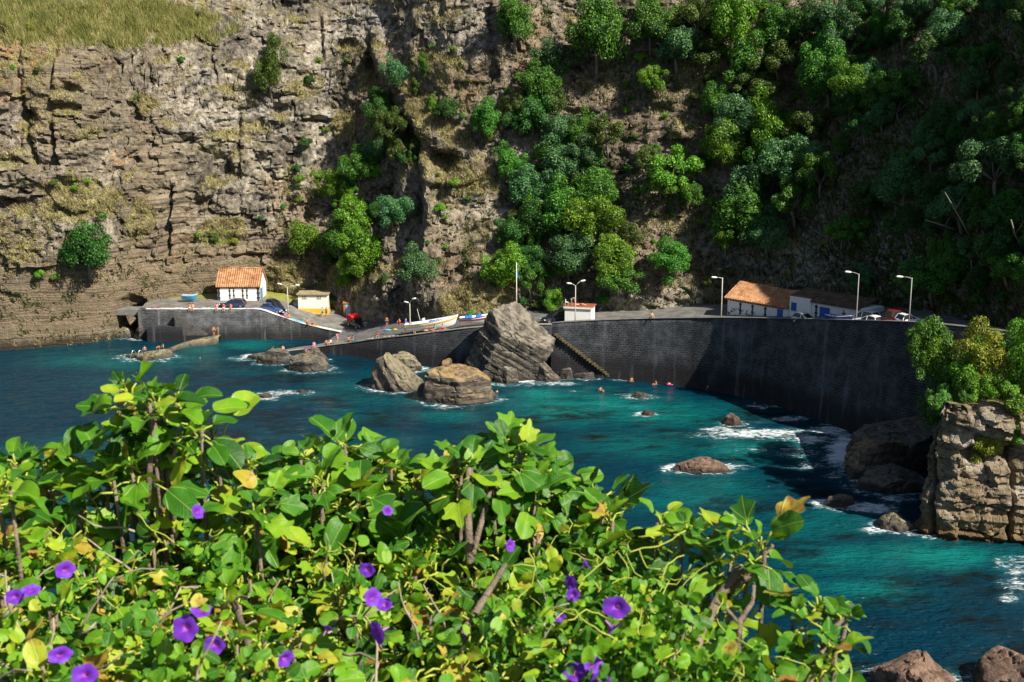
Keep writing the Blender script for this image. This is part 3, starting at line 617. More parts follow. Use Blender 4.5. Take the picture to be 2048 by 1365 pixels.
for u, v, ru, rv, k in [(575, 787, 95, 9, .75), (525, 798, 40, 7, .8), (497, 714, 26, 5, 1), (1515, 868, 150, 17, .85), (1440, 860, 60, 8, .8), (1620, 880, 60, 12, .9), (1350, 937, 48, 11, 1.0), (1455, 935, 60, 14, .7), (1692, 905, 52, 46, 1.15), (1660, 862, 60, 12, .9), (1580, 838, 60, 7, .8), (1520, 815, 40, 5, .7), (1600, 905, 110, 16, .6), (1790, 1000, 50, 14, .8), (1690, 858, 22, 10, .9), (1650, 850, 30, 6, .6),
                        (1655, 1005, 50, 10, .9), (1735, 1018, 70, 14, 1), (1680, 955, 60, 12, .6), (1765, 1060, 55, 10, .9), (1900, 1072, 130, 8, .8), (2018, 1196, 36, 13, .8), (2035, 1146, 30, 9, .8), (1056, 752, 30, 18, 1.3), (1292, 828, 40, 6, .8), (1240, 757, 34, 6, 1), (1200, 752, 30, 5, .8),
                        (1310, 755, 26, 6, .9), (640, 745, 60, 5, .6), (840, 738, 26, 6, .9), (1745, 1365, 40, 16, .7), (1935, 1360, 22, 16, .7), (1150, 783, 40, 3, .5), (1560, 812, 60, 5, .6), (1620, 826, 40, 5, .6), (1240, 790, 20, 3, .5), (760, 782, 40, 4, .7), (900, 812, 60, 4, .5), (1200, 805, 40, 3, .4), (1480, 700, 10, 3, .0),
                        (1600, 935, 90, 8, .6), (1830, 985, 50, 9, .55), (1560, 900, 150, 14, .5), (1400, 870, 120, 8, .4), (1640, 930, 80, 20, .5), (1500, 845, 60, 6, .5), (1600, 960, 60, 6, .45), (1250, 812, 60, 5, .35), (780, 765, 24, 4, .4), (1010, 770, 60, 6, .7), (1120, 768, 60, 6, .8)]:
    q = np.hypot((U_ - u) / (ru * 1.25), (V_ - v) / (rv * 1.25)); foam = np.maximum(foam, k * sstep(1.15, .15, q + fn * .4))
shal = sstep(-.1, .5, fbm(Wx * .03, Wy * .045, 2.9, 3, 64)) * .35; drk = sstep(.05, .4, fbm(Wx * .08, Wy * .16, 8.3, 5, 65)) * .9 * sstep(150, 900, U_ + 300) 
for u, v, ru, rv, k in [(1180, 815, 230, 45, 1.0), (1350, 830, 160, 30, .9), (1080, 790, 80, 20, .9), (1500, 900, 160, 40, .7), (1400, 990, 200, 60, .5), (1880, 1110, 200, 40, .95), (1700, 1120, 200, 50, .6), (250, 720, 260, 26, .45), (500, 690, 90, 14, .8), (900, 830, 90, 20, .6), (1300, 890, 200, 40, .5), (720, 830, 100, 24, .3), (400, 700, 70, 14, .5), (1720, 1180, 160, 30, .6), (700, 770, 120, 16, .4)]:
    q = np.hypot((U_ - u) / ru, (V_ - v) / rv); shal = np.maximum(shal, k * sstep(1.2, .1, q + fn * .25))
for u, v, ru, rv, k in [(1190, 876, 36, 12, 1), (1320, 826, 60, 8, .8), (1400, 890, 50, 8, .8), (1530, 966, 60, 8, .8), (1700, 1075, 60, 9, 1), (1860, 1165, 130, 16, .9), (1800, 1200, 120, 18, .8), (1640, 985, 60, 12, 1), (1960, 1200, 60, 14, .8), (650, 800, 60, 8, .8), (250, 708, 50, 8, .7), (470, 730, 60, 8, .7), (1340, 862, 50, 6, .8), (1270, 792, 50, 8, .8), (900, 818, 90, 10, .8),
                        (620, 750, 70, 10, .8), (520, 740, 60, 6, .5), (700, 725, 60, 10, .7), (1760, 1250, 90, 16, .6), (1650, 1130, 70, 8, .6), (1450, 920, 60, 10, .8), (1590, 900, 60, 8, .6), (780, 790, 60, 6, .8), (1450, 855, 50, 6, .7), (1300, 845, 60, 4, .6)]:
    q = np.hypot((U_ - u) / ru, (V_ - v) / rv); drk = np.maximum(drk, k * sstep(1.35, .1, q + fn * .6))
Wz = Wz + .25 * np.clip(foam, 0, 1) * (fn + .4)
n = NB('sea_water'); co = n.coord(); co2 = n.coord((.6, 1.25, 1))
deep = n.mix(n.noise(co2, .09, 4, .6), (.0005, .018, .038), (.0015, .036, .060))
col = n.mix(n.math('MULTIPLY', n.attr('shal'), n.rng(n.noise(co2, .22, 5, .6), .3, .62, .35, 1)), deep, (.004, .165, .150))
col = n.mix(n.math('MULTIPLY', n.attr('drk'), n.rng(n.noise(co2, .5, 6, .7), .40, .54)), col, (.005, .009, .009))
ftex = n.noise(n.coord((.7, 1.3, 1)), 1.3, 8, .72, .8)
ft2 = n.vor(n.coord((.8, 1.5, 1)), 1.6, 'DISTANCE_TO_EDGE')
fm = n.rng(n.math('ADD', n.math('MULTIPLY', n.attr('foam'), .85), n.math('ADD', n.math('MULTIPLY', n.math('SUBTRACT', ftex, .5), 1.9), n.math('MULTIPLY', ft2, -.35))), .46, .80)
fm = n.math('MULTIPLY', fm, n.rng(n.attr('foam'), .05, .2))
col = n.mix(n.rng(n.attr('foam'), .15, 1.0, 0, .45), col, (.03, .16, .19))
col = n.mix(fm, col, (.74, .79, .81))
wv = n.noise(co2, .55, 3, .55); wv2 = n.noise(co2, 1.9, 4, .6); wv3 = n.noise(co2, 6, 3, .6)
nb = n.bump(wv, .8, .9); nb = n.bump(wv2, 1.0, .45, nb); nb = n.bump(wv3, .7, .11, nb)
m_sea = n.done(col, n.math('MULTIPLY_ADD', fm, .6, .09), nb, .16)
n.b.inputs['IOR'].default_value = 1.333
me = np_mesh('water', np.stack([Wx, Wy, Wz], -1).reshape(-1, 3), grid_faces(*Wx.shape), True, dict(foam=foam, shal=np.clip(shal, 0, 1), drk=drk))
tag(link('water', me, m_sea), kind='structure')
# ================================================================== WALLS, ROAD, SLIPWAY
from mathutils.bvhtree import BVHTree
def wall_material(name, stone, mortar, light, sx=1.15, sz_=.42, wet_top=1.2, stain=.5):
    n = NB(name); tc = n.new('TexCoord'); br = n.new('TexBrick')
    wn = n.new('TexNoise'); wn.inputs['Scale'].default_value = .9; wn.inputs['Detail'].default_value = 4; n.l.new(tc.outputs['UV'], wn.inputs[0]); vm = n.new('VectorMath', operation='MULTIPLY_ADD'); n.l.new(wn.outputs['Color'], vm.inputs[0]); vm.inputs[1].default_value = (.7, .35, 0); n.l.new(tc.outputs['UV'], vm.inputs[2]); n.l.new(vm.outputs[0], br.inputs[0]); br.inputs['Scale'].default_value = 1.0; br.inputs['Mortar Size'].default_value = .045
    br.inputs['Brick Width'].default_value = sx; br.inputs['Row Height'].default_value = sz_; br.inputs['Bias'].default_value = -.2
    n.put(br.inputs['Color1'], stone); n.put(br.inputs['Color2'], light); n.put(br.inputs['Mortar'], mortar)
    co = n.coord(); mid = n.noise(co, .7, 7, .65); fine = n.noise(co, 5, 6, .7)
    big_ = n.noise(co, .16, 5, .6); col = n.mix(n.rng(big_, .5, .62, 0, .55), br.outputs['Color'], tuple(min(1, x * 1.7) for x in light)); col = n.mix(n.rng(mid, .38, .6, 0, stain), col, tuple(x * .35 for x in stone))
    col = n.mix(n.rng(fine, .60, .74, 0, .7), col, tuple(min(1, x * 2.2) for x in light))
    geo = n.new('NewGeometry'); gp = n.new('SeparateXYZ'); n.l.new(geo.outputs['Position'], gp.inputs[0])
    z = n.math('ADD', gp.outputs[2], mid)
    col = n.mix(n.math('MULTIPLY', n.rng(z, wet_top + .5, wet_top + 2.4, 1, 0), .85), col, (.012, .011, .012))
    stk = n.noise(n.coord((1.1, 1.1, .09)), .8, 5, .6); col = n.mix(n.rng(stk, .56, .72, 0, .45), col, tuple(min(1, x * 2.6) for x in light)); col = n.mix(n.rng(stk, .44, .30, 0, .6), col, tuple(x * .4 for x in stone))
    nb = n.bump(n.math('MULTIPLY_ADD', br.outputs['Fac'], -.8, fine), .8, .12)
    return n.done(col, .8, nb, .3)
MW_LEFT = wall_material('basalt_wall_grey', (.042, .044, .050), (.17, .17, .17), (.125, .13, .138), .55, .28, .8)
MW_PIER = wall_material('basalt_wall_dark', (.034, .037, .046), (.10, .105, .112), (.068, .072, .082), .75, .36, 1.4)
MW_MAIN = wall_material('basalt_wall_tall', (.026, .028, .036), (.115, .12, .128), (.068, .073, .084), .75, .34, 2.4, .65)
M_CONC = plain('concrete', (.25, .235, .205), .85, .35, 1.2, .2, bump=.3)
M_CONC_D = plain('concrete_dark', (.17, .165, .155), .85, .4, .8, .2, bump=.3)
M_WHITEW = plain('whitewash_edge', (.62, .60, .56), .8, .5, .7, .2)
def wall(name, label, pts, zb, thick, mat, capmat, cap=.16, batter=.09, inner=1.2, cat='wall', step=.9, face_out=1):
    P = [Vector(p) for p in pts]
    s_, Q = catmull([(p.x, p.y, p.z) for p in P], step)
    Q = np.vstack([Q, [[P[-1].x, P[-1].y, P[-1].z]]]); s_ = np.append(s_, s_[-1] + step)
    T = np.gradient(Q[:, :2], axis=0); T /= np.linalg.norm(T, axis=1)[:, None]
    N = np.stack([T[:, 1], -T[:, 0]], 1) * face_out
    rows, uvs = [], []
    hh = Q[:, 2] - zb; nr = 14
    for k in range(nr + 1):
        t = k / nr; z = zb + hh * t
        rows.append(np.column_stack([Q[:, :2] + N * (batter * (Q[:, 2] - z))[:, None], z])); uvs.append(np.column_stack([s_, z]))
    rows.append(np.column_stack([Q[:, :2] - N * thick, Q[:, 2]])); uvs.append(np.column_stack([s_, Q[:, 2] + thick]))
    rows.append(np.column_stack([Q[:, :2] - N * thick, Q[:, 2] - inner])); uvs.append(np.column_stack([s_, Q[:, 2] + thick + inner]))
    V = np.stack(rows, 1); UV = np.stack(uvs, 1)
    jit = fbm(V[..., 0] * 2.2, V[..., 1] * 2.2, V[..., 2] * 2.6, 2, 70) * .07
    V[:, :nr, 0] += (N[:, 0:1] * jit[:, :nr]); V[:, :nr, 1] += (N[:, 1:2] * jit[:, :nr])
    ns, nk = V.shape[:2]
    me = np_mesh(name, V.reshape(-1, 3), grid_faces(ns, nk), False, uv=UV.reshape(-1, 2))
    o = tag(link(name, me, mat), label, cat)
    if capmat:
        a, b = Q[:, :2] + N * .10, Q[:, :2] - N * (thick + .05)
        zt = Q[:, 2] + .003
        ring = [np.column_stack([a, zt]), np.column_stack([a, zt + cap]), np.column_stack([b, zt + cap]), np.column_stack([b, zt])]
        CV_ = np.stack(ring + [ring[0]], 1)
        cm = np_mesh('coping', CV_.reshape(-1, 3), grid_faces(ns, 5), False)
        link('coping', cm, capmat, o)
    return o
# ---- left quay wall (falls to the slipway at its right end)
LQ = [W(292, 619, 5.3), W(330, 619, 5.3), W(400, 619, 5.3), W(470, 619, 5.3), W(516, 619, 5.3), W(540, 626, 4.75), W(570, 636, 3.85), W(600, 646, 3.0), W(640, 656, 2.3), W(682, 665, 1.75)]
wall('quay_wall', 'grey block quay wall below the orange-roofed white house, sloping down to the slipway', LQ, -1.5, .6, MW_LEFT, M_WHITEW, .12, .07)
c0 = W(292, 619, 5.3)
mb = MB(); mb.slab([(c0.x - 1.3, c0.y - .55), (c0.x + 2.2, c0.y - .75), (c0.x + 2.2, c0.y + .2), (c0.x + 1, 214), (c0.x - 1.3, 214)], -1.5, 5.35)
bm_ = mb.mesh('bastion'); u_ = bm_.uv_layers.new(name='UVMap')
for p in bm_.polygons:
    for li in p.loop_indices:
        v = bm_.vertices[bm_.loops[li].vertex_index].co; u_.data[li].uv = (v.x + v.y, v.z)
tag(link('stone_pier', bm_, MW_LEFT), 'stone end pier of the left quay carrying the footbridge', 'pier')
# ---- slip wall
PW = [W(556, 705, .2), W(590, 701, .5), W(620, 697.5, .8), W(650, 692.5, 1.35), W(700, 686, 2.2), W(750, 678.5, 3.3), W(815, 671.5, 4.5), W(880, 663.5, 5.65), W(950, 655.5, 6.8), W(1045, 650, 7.35), W(1104, 650, 7.5)]
wall('slipway_wall', 'dark basalt wall under the slipway where sunbathers sit, left of the huge boulder', PW, -1.5, .7, MW_PIER, M_CONC, .10, .10)
# ---- tall curved sea wall with parapet
SW = [W(1104, 647, 8.1), W(1125, 645, 8.35), W(1200, 641, 8.9), W(1300, 637.5, 9.65), W(1440, 636, 10.85), W(1575, 638, 12.4), W(1700, 641, 14.2), W(1800, 644, 15.5), W(1870, 648, 16.0), Vector((57, 135, 16.2)), Vector((67, 127, 16.4)), Vector((90, 112, 16.6))]
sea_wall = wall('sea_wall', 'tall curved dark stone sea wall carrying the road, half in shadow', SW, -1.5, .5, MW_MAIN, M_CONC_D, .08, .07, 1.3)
# ---- road and slipway surfaces
def strip(name, pairs, nx_=7, ny_=12, mat=None, amp=.05, seed=80):
    rows = []
    for (a, b), (c, d) in zip(pairs[:-1], pairs[1:]):
        for i in range(nx_):
            t = i / nx_; rows.append((Vector(a).lerp(Vector(c), t), Vector(b).lerp(Vector(d), t)))
    rows.append((Vector(pairs[-1][0]), Vector(pairs[-1][1])))
    V = np.array([[f.lerp(r, j / ny_)[:] for j in range(ny_ + 1)] for f, r in rows])
    V[..., 2] += fbm(V[..., 0] * .4, V[..., 1] * .4, 1.2, 3, seed) * amp
    F = grid_faces(*V.shape[:2])
    me = np_mesh(name, V.reshape(-1, 3), F[:, ::-1], True)
    tag(link(name, me, mat), kind='structure')
    return [tuple(p) for p in V.reshape(-1, 3)], [tuple(int(i) for i in f[::-1]) for f in F]
n = NB('road_surface'); co = n.coord(); mid = n.noise(co, .6, 7, .65); fine = n.noise(co, 5, 5, .7)
c = n.ramp(n.math('MULTIPLY_ADD', mid, .7, n.math('MULTIPLY', fine, .3)), [(.38, (.085, .08, .075)), (.5, (.15, .145, .135)), (.62, (.22, .21, .19))])
gx = n.new('SeparateXYZ'); n.l.new(co, gx.inputs[0])
turf = n.math('MULTIPLY', n.math('MULTIPLY', n.rng(gx.outputs[1], 213.2, 214.0), n.rng(gx.outputs[0], -35, -38)), n.rng(mid, .36, .5))
c = n.mix(turf, c, n.ramp(fine, [(.35, (.10, .13, .02)), (.6, (.28, .27, .06))]))
M_ROAD = n.done(c, .9, n.bump(fine, .5, .05), .2)
n = NB('slip_cobble'); co = n.coord(); vv = n.vor(n.coord((1, 1, 1)), 2.6); mid = n.noise(co, .5, 6, .65); fine = n.noise(co, 6, 5, .7)
c = n.ramp(n.math('MULTIPLY_ADD', mid, .7, n.math('MULTIPLY', fine, .3)), [(.38, (.07, .07, .07)), (.5, (.135, .135, .132)), (.63, (.21, .205, .195))])
c = n.mix(n.rng(vv, .1, .5, 0, .5), c, (.10, .10, .10))
M_SLIP = n.done(c, .85, n.bump(vv, .7, -.06), .25)
def dn(p, d): q = Vector(p); q.z -= d; return q
road_pairs = [((c0.x - 1.2, c0.y + .2, 5.34), (-66, 222, 5.7)), (W(330, 618.6, 5.3), (-58, 228, 5.7)), (W(440, 618.6, 5.3), (-50, 228, 5.7)), (W(516, 618.6, 5.3), (-41, 228, 5.6)), (W(560, 632, 4.1), (-37, 225, 4.9)), (W(600, 645.5, 3.0), (-33, 220, 3.4)), (W(640, 655.5, 2.3), (-29, 216, 2.9)), (W(682, 664.6, 1.75), (-25, 212, 2.6))]
V1, F1 = strip('road', road_pairs, mat=M_ROAD)
slip_pairs = [(W(556, 704.6, .22), W(572, 699, .2)), (W(590, 700.6, .52), W(600, 694, .4)), (W(620, 697.2, .82), W(625, 691, .65)), (W(650, 692.2, 1.37), W(648, 686, 1.0)), (W(690, 687.4, 2.05), W(682, 664.6, 1.75))]
V2, F2 = strip('slipway', slip_pairs, mat=M_CONC_D)
top_pairs = [(W(690, 687.3, 2.03), W(682, 664.6, 1.74)), (W(690, 687.3, 2.03), (-25, 212, 2.6)), (W(750, 678.3, 3.3), (-20, 205, 3.6)), (W(815, 671.3, 4.5), (-13, 200, 4.9)), (W(880, 663.3, 5.65), (-6, 198, 6.0)), (W(950, 655.3, 6.8), (1, 199, 7.0)), (W(1045, 649.8, 7.35), (8, 199, 7.6)), (W(1104, 650, 7.4), (14, 198, 7.7))]
V3, F3 = strip('slipway_head', top_pairs, mat=M_SLIP)
r2 = [(12, 196), (22, 196), (29, 193), (38, 191), (49, 185), (59, 175), (65, 163), (70, 151), (78, 140), (86, 130), (100, 118)]
sw2 = [SW[0]] + SW[2:]
up_pairs = [(Vector((p.x + .2, p.y + .25, p.z - .9)), (q[0], q[1], p.z - .75)) for p, q in zip(sw2, r2)]
up_pairs[0] = (W(1104, 649.5, 7.41), (14, 198, 7.71))
V4, F4 = strip('harbour_road', up_pairs, mat=M_ROAD)
VV, FF = [], []
for v, f in ((V1, F1), (V2, F2), (V3, F3), (V4, F4)):
    k = len(VV); VV += v; FF += [tuple(i + k for i in q) for q in f]
BVH = BVHTree.FromPolygons(VV, FF)
def gz(x, y, default=0.0):
    h = BVH.ray_cast(Vector((x, y, 60)), Vector((0, 0, -1)))
    return h[0].z if h[0] else default
def on_road(u, v):
    h = BVH.ray_cast(cam.location, ray(u, v).normalized())
    return h[0] if h[0] else W(u, v, 5)
# ---- concrete steps of the left quay, landing, path to the rock shelf
t = thing('stone_stairs', 'worn stone stairs built against the left quay wall down to a landing', 'stairs', W(335, 690, 0))
o0 = t.location
mb = MB(); a = W(300, 640, 3.6); b_ = W(408, 668, 1.3)
yb = LQ[0].y + .3; yf = yb - 2.6
mb.slab([(a.x - .2, yf), (b_.x - 3.5, yf), (b_.x - 3.5, yb), (a.x - .2, yb)], -1.4, 2.6)
mb.slab([(b_.x - 3.5, yf + .2), (b_.x + 1.0, yf + .2), (b_.x + 1.0, yb), (b_.x - 3.5, yb)], -1.4, 1.1)
me = mb.mesh('stair_block'); u_ = me.uv_layers.new(name='UVMap')
for p in me.polygons:
    for li in p.loop_indices:
        v = me.vertices[me.loops[li].vertex_index].co; u_.data[li].uv = (v.x + v.y, v.z)
link('stair_block', me, MW_PIER, t).matrix_parent_inverse = Matrix.Translation(-o0)
mb = MB(); x0, x1 = W(340, 635, 4.8).x, b_.x + .6
for k in range(14):
    q0 = x0 + (x1 - x0) * k / 14; z = 4.9 - (4.9 - 1.2) * k / 13
    mb.box(q0, yf + .25, -1.2, q0 + (x1 - x0) / 14, yf + 1.5, z)
mb.build('steps', plain('worn_basalt', (.085, .082, .078), .85, .5, 1.5, .2, bump=.5), t).matrix_parent_inverse = Matrix.Translation(-o0)
mb = MB(); mb.prism([(0, 0), (0, 0)], 0, 1) if 0 else None
pth = [(W(440, 672, 1.1), 2.4), (W(410, 678, 1.0), 2.2), (W(370, 686, .8), 1.8), (W(330, 700, .55), 1.6), (W(300, 706, .45), 1.4)]
rows = []
for p, wd in pth: rows.append([(p.x, p.y - wd * .5, -1.2), (p.x, p.y - wd * .45, p.z), (p.x, p.y + wd, p.z), (p.x, p.y + wd, -1.2)])
V = np.array(rows)
# resample smooth
s_, Q = catmull(V.reshape(len(rows), -1), .5); V = Q.reshape(len(Q), 4, 3); V[:, 1:3, 2] += fbm(V[:, 1:3, 0], V[:, 1:3, 1], 0, 2, 5) * .08; V[:, 0:2, 1] += fbm(V[:, 0:2, 0] * .6, 0, 1, 3, 6) * .35
me = np_mesh('path', V.reshape(-1, 3), grid_faces(len(V), 4), False)
tag(link('path', me, MR_TAN), kind='structure')
# ---- footbridge
t = thing('footbridge', 'flat grey concrete footbridge over the dark gap at the far left of the quay', 'bridge', W(250, 632, 4.0))
o0 = t.location
l, r_ = PY(206, 628, 206.5), PY(296, 624, 206.5)
MB().box(l.x - .8, 205.6, 4.0, c0.x - 1.33, 208.4, 5.1).build('deck', M_CONC_D, t, bevel=.05).matrix_parent_inverse = Matrix.Translation(-o0)
MB().box(l.x - 1.5, 205.2, 2.0, l.x + .1, 208.8, 5.28).build('abutment', MW_PIER, t).matrix_parent_inverse = Matrix.Translation(-o0)
# ---- weed-covered diagonal steps on the sea wall
M_WEED = plain('weedy_stone', (.085, .07, .035), .9, .7, 2.0, .2, bump=.5)
mb = MB()
for k in range(22):
    f = k / 21; p0 = W(1112, 668, 6.6); p1 = W(1224, 752, .3); p = p0.lerp(p1, f)
    wl = Vector((SW[1].x, SW[1].y, 0)).lerp(Vector((SW[2].x, SW[2].y, 0)), min(1, (p.x - SW[1].x) / (SW[2].x - SW[1].x)))
    off = .07 * (8.6 - p.z)
    mb.box(p.x - .38, wl.y - off - .45, p.z - .35, p.x + .32, wl.y + .2, p.z)
tag(mb.build('wall_steps', M_WEED, bevel=.06), 'weedy ochre steps running diagonally down the tall sea wall to the water', 'stairs')
# ================================================================== BUILDINGS
def white_wall_mat(name, c, dirt=(.35, .33, .29)):
    n = NB(name); co = n.coord(); f = n.noise(co, .8, 7, .65); g = n.noise(co, 5, 5, .7)
    col = n.mix(n.rng(f, .5, .68, 0, .6), c, tuple(x * .82 for x in c)); col = n.mix(n.rng(g, .6, .75, 0, .5), col, dirt)
    return n.done(col, .85, n.bump(g, .4, .03), .2)
M_WHITE = white_wall_mat('lime_wash', (.80, .79, .76))
M_CREAM = white_wall_mat('cream_paint', (.82, .76, .62))
M_OCHRE = plain('ochre_paint', (.72, .42, .06), .8, .2, 2)
M_STONE = plain('dark_stone', (.035, .036, .042), .85, .4, 3)
M_BLUE = plain('blue_paint', (.02, .10, .45), .55, .25, 3)
M_BLUEL = plain('faded_blue_paint', (.06, .26, .52), .6, .3, 3)
M_DARK = plain('dark_opening', (.012, .012, .014), .6, .2, 3)
def tile_mat(name, a, b, c):
    n = NB(name); tc = n.new('TexCoord'); mp = n.new('Mapping'); n.l.new(tc.outputs['Object'], mp.inputs[0]); co = mp.outputs[0]
    f = n.noise(co, .9, 7, .7); g = n.noise(co, 6, 5, .7)
    col = n.ramp(n.math('MULTIPLY_ADD', f, .55, n.math('MULTIPLY', g, .45)), [(.38, a), (.5, b), (.62, c)])
    return n.done(col, .85, n.bump(g, .6, .05), .2)
M_TILE = tile_mat('clay_tiles', (.13, .055, .022), (.34, .165, .08), (.52, .31, .17))
M_TILE_OLD = tile_mat('old_tiles', (.05, .035, .025), (.12, .08, .05), (.22, .15, .09))
def tiled(mb, a, b, c, d, n=18, r=.13, sag=0.0):
    """rounded tile rows from eave a-b up to ridge d-c, as a corrugated solid"""
    a, b, c, d = map(Vector, (a, b, c, d)); nrm = (b - a).cross(d - a).normalized()
    if nrm.z < 0: nrm = -nrm
    V = []; m = 10
    for i in range(n * 4 + 1):
        f = i / (n * 4); h = r * (.5 + .5 * math.cos(i / 4 * 2 * math.pi))
        for j in range(m + 1):
            t = j / m; p = a.lerp(b, f).lerp(d.lerp(c, f), t)
            w = math.sin(f * 5.1 + 1) * .6 + math.sin(f * 11 + t * 3) * .4
            V.append(p + nrm * (h + .03 * (j % 2) + .02) + Vector((0, 0, sag * w * t)))
    K = n * 4 + 1
    F = [(i * (m + 1) + j, (i + 1) * (m + 1) + j, (i + 1) * (m + 1) + j + 1, i * (m + 1) + j + 1) for i in range(K - 1) for j in range(m)]
    N0 = len(V); V2 = [v - nrm * .28 for v in V]
    F2 = [tuple(N0 + k for k in q[::-1]) for q in F]
    rim = []
    for i in range(K - 1):
        for j, fl in ((0, 1), (m, 0)):
            q = (i * (m + 1) + j, (i + 1) * (m + 1) + j, N0 + (i + 1) * (m + 1) + j, N0 + i * (m + 1) + j); rim.append(q[::-1] if fl else q)
    for j in range(m):
        for i in (0, K - 1):
            rim.append((i * (m + 1) + j, i * (m + 1) + j + 1, N0 + i * (m + 1) + j + 1, N0 + i * (m + 1) + j))
    mb.add(V + V2, F + F2 + rim); return mb
def quoins(mb, x, y0, z0, z1, w=.34, dep=.06, h=.34, gap=.10, shift=.07):
    k = 0; z = z0; mb.box(x - w / 2 + .06, y0 - .02, z0, x + w / 2 - .06, y0 + .03, z1)
    while z + h < z1:
        s_ = shift if k % 2 else 0; mb.box(x - w / 2 - s_, y0 - dep, z, x + w / 2 + s_, y0 + .05, z + h); z += h + gap; k += 1
# ---- left white house
p = W(436, 603, 5.3); L, Dp = 7.5, 6.0
t = thing('white_house', 'small whitewashed house with orange tiled roof below the high cliff', 'house', (p.x, p.y, 5.3))
m = MB(); m.prism([(0, -.6), (L, -.6), (L, 2.75), (0, 2.75)], 0, Dp)
v = [(0, 0, 2.75), (L, 0, 2.75), (L, Dp, 2.75), (0, Dp, 2.75), (0, Dp / 2, 5.35), (L, Dp / 2, 5.35)]
m.add(v, [(0, 3, 4), (1, 5, 2), (0, 4, 5, 1), (2, 5, 4, 3)])
m.build('wall', M_WHITE, t)
m = MB(); tiled(m, (-.22, -.30, 2.62), (L + .22, -.30, 2.62), (L + .22, Dp / 2, 5.5), (-.22, Dp / 2, 5.5), 20, .13, .10)
tiled(m, (-.22, Dp + .30, 2.62), (L + .22, Dp + .30, 2.62), (L + .22, Dp / 2 + .02, 5.5), (-.22, Dp / 2 + .02, 5.5), 20, .13, .10)
rf = m.build('roof', M_TILE, t)
m = MB(); m.tube([(-.25, Dp / 2, 5.55), (L * .3, Dp / 2, 5.66), (L * .55, Dp / 2, 5.55), (L + .25, Dp / 2, 5.58)], .16, 8); m.build('ridge_tiles', M_TILE, rf, smooth=True)
m = MB()
quoins(m, .25, 0, 0, 2.6); m.build('corner_stones', M_STONE, t); m = MB(); quoins(m, L - .22, 0, 0, 2.6); m.build('corner_stones', M_STONE, t)
m = MB(); quoins(m, .0, 0, 0, 2.6) if 0 else None
for k in range(6): m.box(L - .05, .05, .1 + k * .44, L + .06, .45, .42 + k * .44)
m.build('corner_stones', M_STONE, t)
for xx in (2.55, 4.9):
    wf = MB(); wf.box(xx - .5, -.045, 2.3, xx + .5, .02, 2.42); quoins(wf, xx - .36, 0, .45, 2.35, .2, .055); quoins(wf, xx + .36, 0, .45, 2.35, .2, .055)
    w_ = wf.build('window', M_STONE, t); MB().box(xx - .26, -.03, .5, xx + .26, .02, 2.3).build('shutter', M_WHITE, w_)
d_ = MB().box(L - .01, 1.3, 0, L + .07, 2.5, 2.15).build('door', M_BLUEL, t)
for yy in (1.1, 2.6): MB().box(L - .01, yy - .1, 0, L + .05, yy + .1, 2.3).build('door_jamb', M_STONE, d_)
# ---- hut with ochre base
p = W(597, 633.5, 2.75); L = 5.2; H = 3.1
t = thing('changing_hut', 'cream flat-roofed hut with a yellow painted base and two grille windows', 'hut', (p.x, p.y + .2, gz(p.x + 2, p.y + 1, 2.7)))
m = MB(); m.box(0, 0, .62, L, 3.4, H); m.build('wall', M_CREAM, t)
MB().box(-.03, -.03, -.6, L + .03, 3.43, .62).build('base_band', M_OCHRE, t)
MB().box(-.25, -.35, H, L + .3, 3.7, H + .2).build('roof', plain('roof_felt', (.30, .25, .14), .9, .4, 2), t, bevel=.03)
for xx in (1.15, 3.75):
    w_ = MB().box(xx - .42, -.02, H - .82, xx + .42, .03, H - .3).build('window', M_DARK, t)
    m = MB()
    for k in range(4): m.box(xx - .42 + k * .28 - .03, -.05, H - .82, xx - .42 + k * .28 + .03, .0, H - .3)
    m.box(xx - .45, -.052, H - .59, xx + .45, -.001, H - .53); m.build('grille', M_CREAM, w_)
MB().box(-1.0, .9, -.5, -.02, 3.2, 1.55).build('side_wall', plain('grey_render', (.30, .31, .33), .85), t)
MB().box(L + .0, .8, .1, L + .05, 1.7, 2.3).build('door', plain('door_beige', (.62, .52, .42), .7), t)
# ---- small cabin with blue and rust door
p = on_road(697, 634)
t = thing('tool_cabin', 'narrow weathered cabin with a pale blue panel and rusty frame beside the black rock', 'cabin', (p.x, p.y, p.z - .1), R(6))
MB().box(-.85, 0, 0, .85, 1.6, 2.5).build('wall', plain('rusty_sheet', (.30, .15, .07), .8, .5, 2), t, bevel=.02)
MB().box(-.45, -.05, .1, .4, -.003, 2.3).build('door', plain('pale_blue_sheet', (.35, .46, .55), .6, .35, 2), t)
MB().box(-.95, -.12, 2.5, .95, 1.7, 2.62).build('roof', plain('rust_roof', (.34, .17, .06), .8, .4, 2), t)
# ---- shed with red flat roof
p = W(1130, 643, 8.2); ang = R(-14)
t = thing('roadside_shed', 'white block shed with red flat roof behind the sea wall, person on top', 'shed', (p.x, p.y + 1.0, gz(p.x + 1, p.y + 2, 7.5)), ang)
MB().box(0, 0, -.5, 4.1, 3.2, 2.5).build('wall', M_WHITE, t)
SHED_ROOF = MB().box(-.15, -.15, 2.5, 4.3, 3.4, 2.68).build('roof', plain('red_roof_paint', (.27, .085, .05), .8, .35, 2), t, bevel=.02)
MB().box(-.18, -.20, 2.44, 4.33, -.151, 2.70).build('roof_edge', M_CREAM, t)
